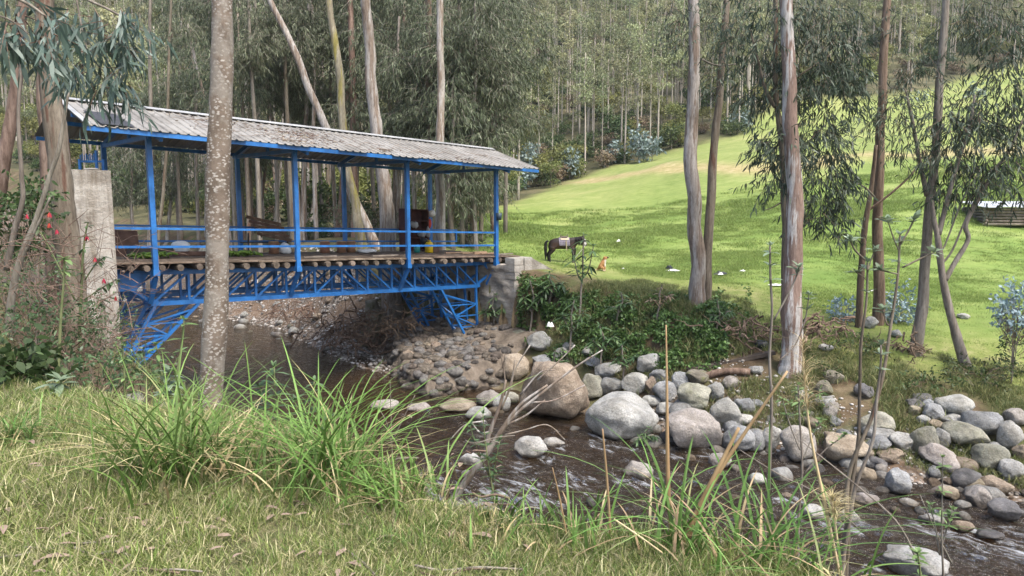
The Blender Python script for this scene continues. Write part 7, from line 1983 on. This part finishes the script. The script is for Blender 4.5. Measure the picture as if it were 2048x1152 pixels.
crumple('plastic_sheet', 'white plastic sheet beside a dark bag on the meadow', 1346, 543, 30, 4, MAT['whitebag'], 3)
crumple('plastic_bag', 'dark grey bag on the white sheet, right of the dog', 1338, 540, 16, 12, MAT['black'], 4)
crumple('plastic_bag', 'black plastic bag with white inside right of the twin trunks', 1440, 551, 30, 13, MAT['black'], 5)
crumple('plastic_bag', 'white bag poking out of the black one', 1441, 554, 12, 6, MAT['whitebag'], 6, z=.05)
crumple('paper_scrap', 'small white scrap right of the black bag', 1485, 544, 14, 4, MAT['whitebag'], 7)
crumple('plastic_sheet', 'white paper lying left of the thick peeling trunk', 1552, 572, 34, 4, MAT['whitebag'], 8)
crumple('paper_scrap', 'white scrap beside the dark brown trunk', 1745, 584, 12, 3, MAT['whitebag'], 9)
crumple('paper_scrap', 'white scrap far up the meadow beside the roof post', 1043, 452, 6, 3, MAT['whitebag'], 10)
crumple('plastic_bag', 'white plastic caught on the creeper beside the abutment', 1101, 656, 16, 12, MAT['whitebag'], 11, D=19.2)
# tyre
p = hit(1521, 694, 10); ty = empty('tyre', p, 'old black tyre lying on the bank by the thick peeling trunk', 'tyre')
a = np.linspace(0, 2 * np.pi, 29); R_ = wpx(14, p[1])
mb = MB()
prof = [(R_ * .62, .02), (R_ * .80, -.01), (R_ * .98, .02), (R_ * 1.0, .11), (R_ * .86, .16), (R_ * .62, .13), (R_ * .60, .08)]
V = np.array([[rr * math.cos(q), rr * math.sin(q), z] for q in a[:-1] for (rr, z) in prof]) + p
n = len(prof); i, j = np.meshgrid(np.arange(28), np.arange(n), indexing='ij'); i2, j2 = (i + 1) % 28, (j + 1) % n
mb.add(V, [np.stack([i * n + j, i2 * n + j, i2 * n + j2, i * n + j2], -1).reshape(-1, 4)]); mb.build('tread', MAT['rubber'], ty, smooth=True)
# fallen plank and logs on the far bank
a_, b_ = hit(1375, 752, 10), hit(1548, 716, 10)
tag(MB().beam(a_ + UP * .15, b_ + UP * .15, .24, .09).build('fallen_plank', WD['dark']), 'dark plank lying along the bank above the boulders', 'plank')
a_, b_ = hit(1395, 765, 10), hit(1500, 752, 10)
tag(MB().tube(smooth_path(np.array([a_ + UP * .1, (a_ + b_) / 2 + UP * .2, b_ + UP * .1]), 5), .09, 9, jit=.2).build('fallen_log', BK['brown'], smooth=True), 'dark log lying below the plank on the bank', 'log')
def roots(lab, px, py, n, spread, D, seed, w=.035, name='exposed_roots'):
    r = np.random.RandomState(seed); mb = MB(); c = at(px, py, D)
    for k in range(n):
        p = c + r.normal(size=3) * np.array([spread * .7, .35, spread * .3]); d = unit(r.normal(size=3) * np.array([1, .4, .6]) + np.array([0, -.3, -.35]))
        L_ = r.uniform(.4, 1.3) * spread
        Q = np.stack([p + d * L_ * u_ + r.normal(size=3) * .05 for u_ in np.linspace(0, 1, 6)])
        mb.tube(Q, np.linspace(w, w * .25, 6) * r.uniform(.4, 1.3), 5, cap=False)
    return tag(mb.build(name, BK['brown']), lab, 'roots', kind='stuff')
roots('tangle of roots and driftwood on the gravel beyond the bridge', 720, 660, 130, 1.1, 25.5, 1, name='driftwood')
roots('driftwood heap further left on the gravel bar', 600, 620, 70, 1.0, 30, 2, .03, name='driftwood')
roots('dark roots hanging from the bank left of the stone apron', 790, 640, 70, .7, 24.6, 6, .03)
roots('exposed roots in the eroded bank right of the creeper', 1490, 660, 60, .6, 18.9, 3, .03)
roots('exposed roots right of the thick peeling trunk', 1640, 650, 45, .5, 18.2, 4, .03)
roots('exposed roots at the foot of the greyish forked trunk', 1815, 690, 30, .4, 17.9, 5, .025)
# mossy stump under the bridge
p = hit(745, 690, 20); q = at(742, 600, p[1])
tag(MB().tube(smooth_path(np.array([q, (q + p) / 2 + np.array([.1, 0, 0]), p - UP * .3]), 6), np.linspace(.22, .55, 13), 14, jit=.35).build('mossy_stump', SM['mossy'], smooth=True), 'mossy old stump on the bank under the bridge', 'stump')
# hut
hp = at(1970, 452, 40.0); hp[2] = g(hp[0], hp[1])
hut = empty('log_hut', hp, 'low log hut with tin roof at the right edge of the meadow', 'hut')
hu, hvv = unit(np.array([1, -.12, 0.])), unit(np.array([.12, 1, 0.]))
WH, DH = 3.6, 2.4
MAT['hutlog'] = mat_noise('hut_log', [(.3, (.10, .075, .055)), (.7, (.28, .235, .19))], 4, (1, 1, 1), .85, .4, 15, .02, coord='World', var=.3)
for k in range(6):
    z = hp[2] + .10 + .165 * k
    for (o_, d_, L_) in ((hp, hu, WH), (hp + hvv * DH, hu, WH), (hp, hvv, DH), (hp + hu * WH, hvv, DH)):
        a = np.array([o_[0], o_[1], z + (.05 if d_ is hvv else 0)]) - d_ * .12
        MB().tube(np.array([a, a + d_ * (L_ / 2 + .12), a + d_ * (L_ + .24)]), [.075, .082, .072], 8, jit=.15).build('wall_log', MAT['hutlog'], hut, smooth=True)
zr = hp[2] + 1.02
MAT['tin'] = mat_noise('tin_roof', [(.3, (.42, .44, .47)), (.7, (.66, .68, .71))], 2, rough=.4, bmp=.1, coord='World', metallic=.3)
for k in range(5):
    o_ = hp - hu * .25 - hvv * .35 + hu * (.82 * k)
    c = [o_, o_ + hu * .84, o_ + hu * .84 + hvv * 3.1, o_ + hvv * 3.1]
    zz = [zr + .03 * (k % 2), zr + .03 * (k % 2), zr + .32, zr + .32]
    MB().hexa([np.array([p_[0], p_[1], z_]) for p_, z_ in zip(c, zz)] + [np.array([p_[0], p_[1], z_ + .025]) for p_, z_ in zip(c, zz)]).build('roof_sheet', MAT['tin'], hut)
MB().beam(hp + hu * 1.9 - hvv * .5, np.array([*(hp + hu * 2.1)[:2], hp[2] + .6]), .09, .07).build('prop_board', WD['grey'], hut)
# ================================================================== haze in the valley air
hm_ = bpy.data.materials.new('haze'); hm_.use_nodes = True
nt = hm_.node_tree; nt.nodes.remove(nt.nodes['Principled BSDF'])
pv = nt.nodes.new('ShaderNodeVolumePrincipled'); pv.inputs['Density'].default_value = HAZE
pv.inputs['Color'].default_value = (.86, .93, 1.0, 1); pv.inputs['Anisotropy'].default_value = .2
nt.links.new(pv.outputs[0], nt.nodes['Material Output'].inputs['Volume'])
mb = MB(); mb.box((0, 60, 70), 1100, 1100, 190)
tag(mb.build('haze', hm_), 'thin pale haze filling the valley', 'haze', kind='stuff')
for o in bpy.data.objects:
    if o.parent and o.name.split('.')[0] in ('twigs', 'seed_head', 'foliage', 'crown', 'leaves', 'stems', 'green_blades', 'dead_blades', 'mane', 'beard'):
        o['kind'] = 'stuff'
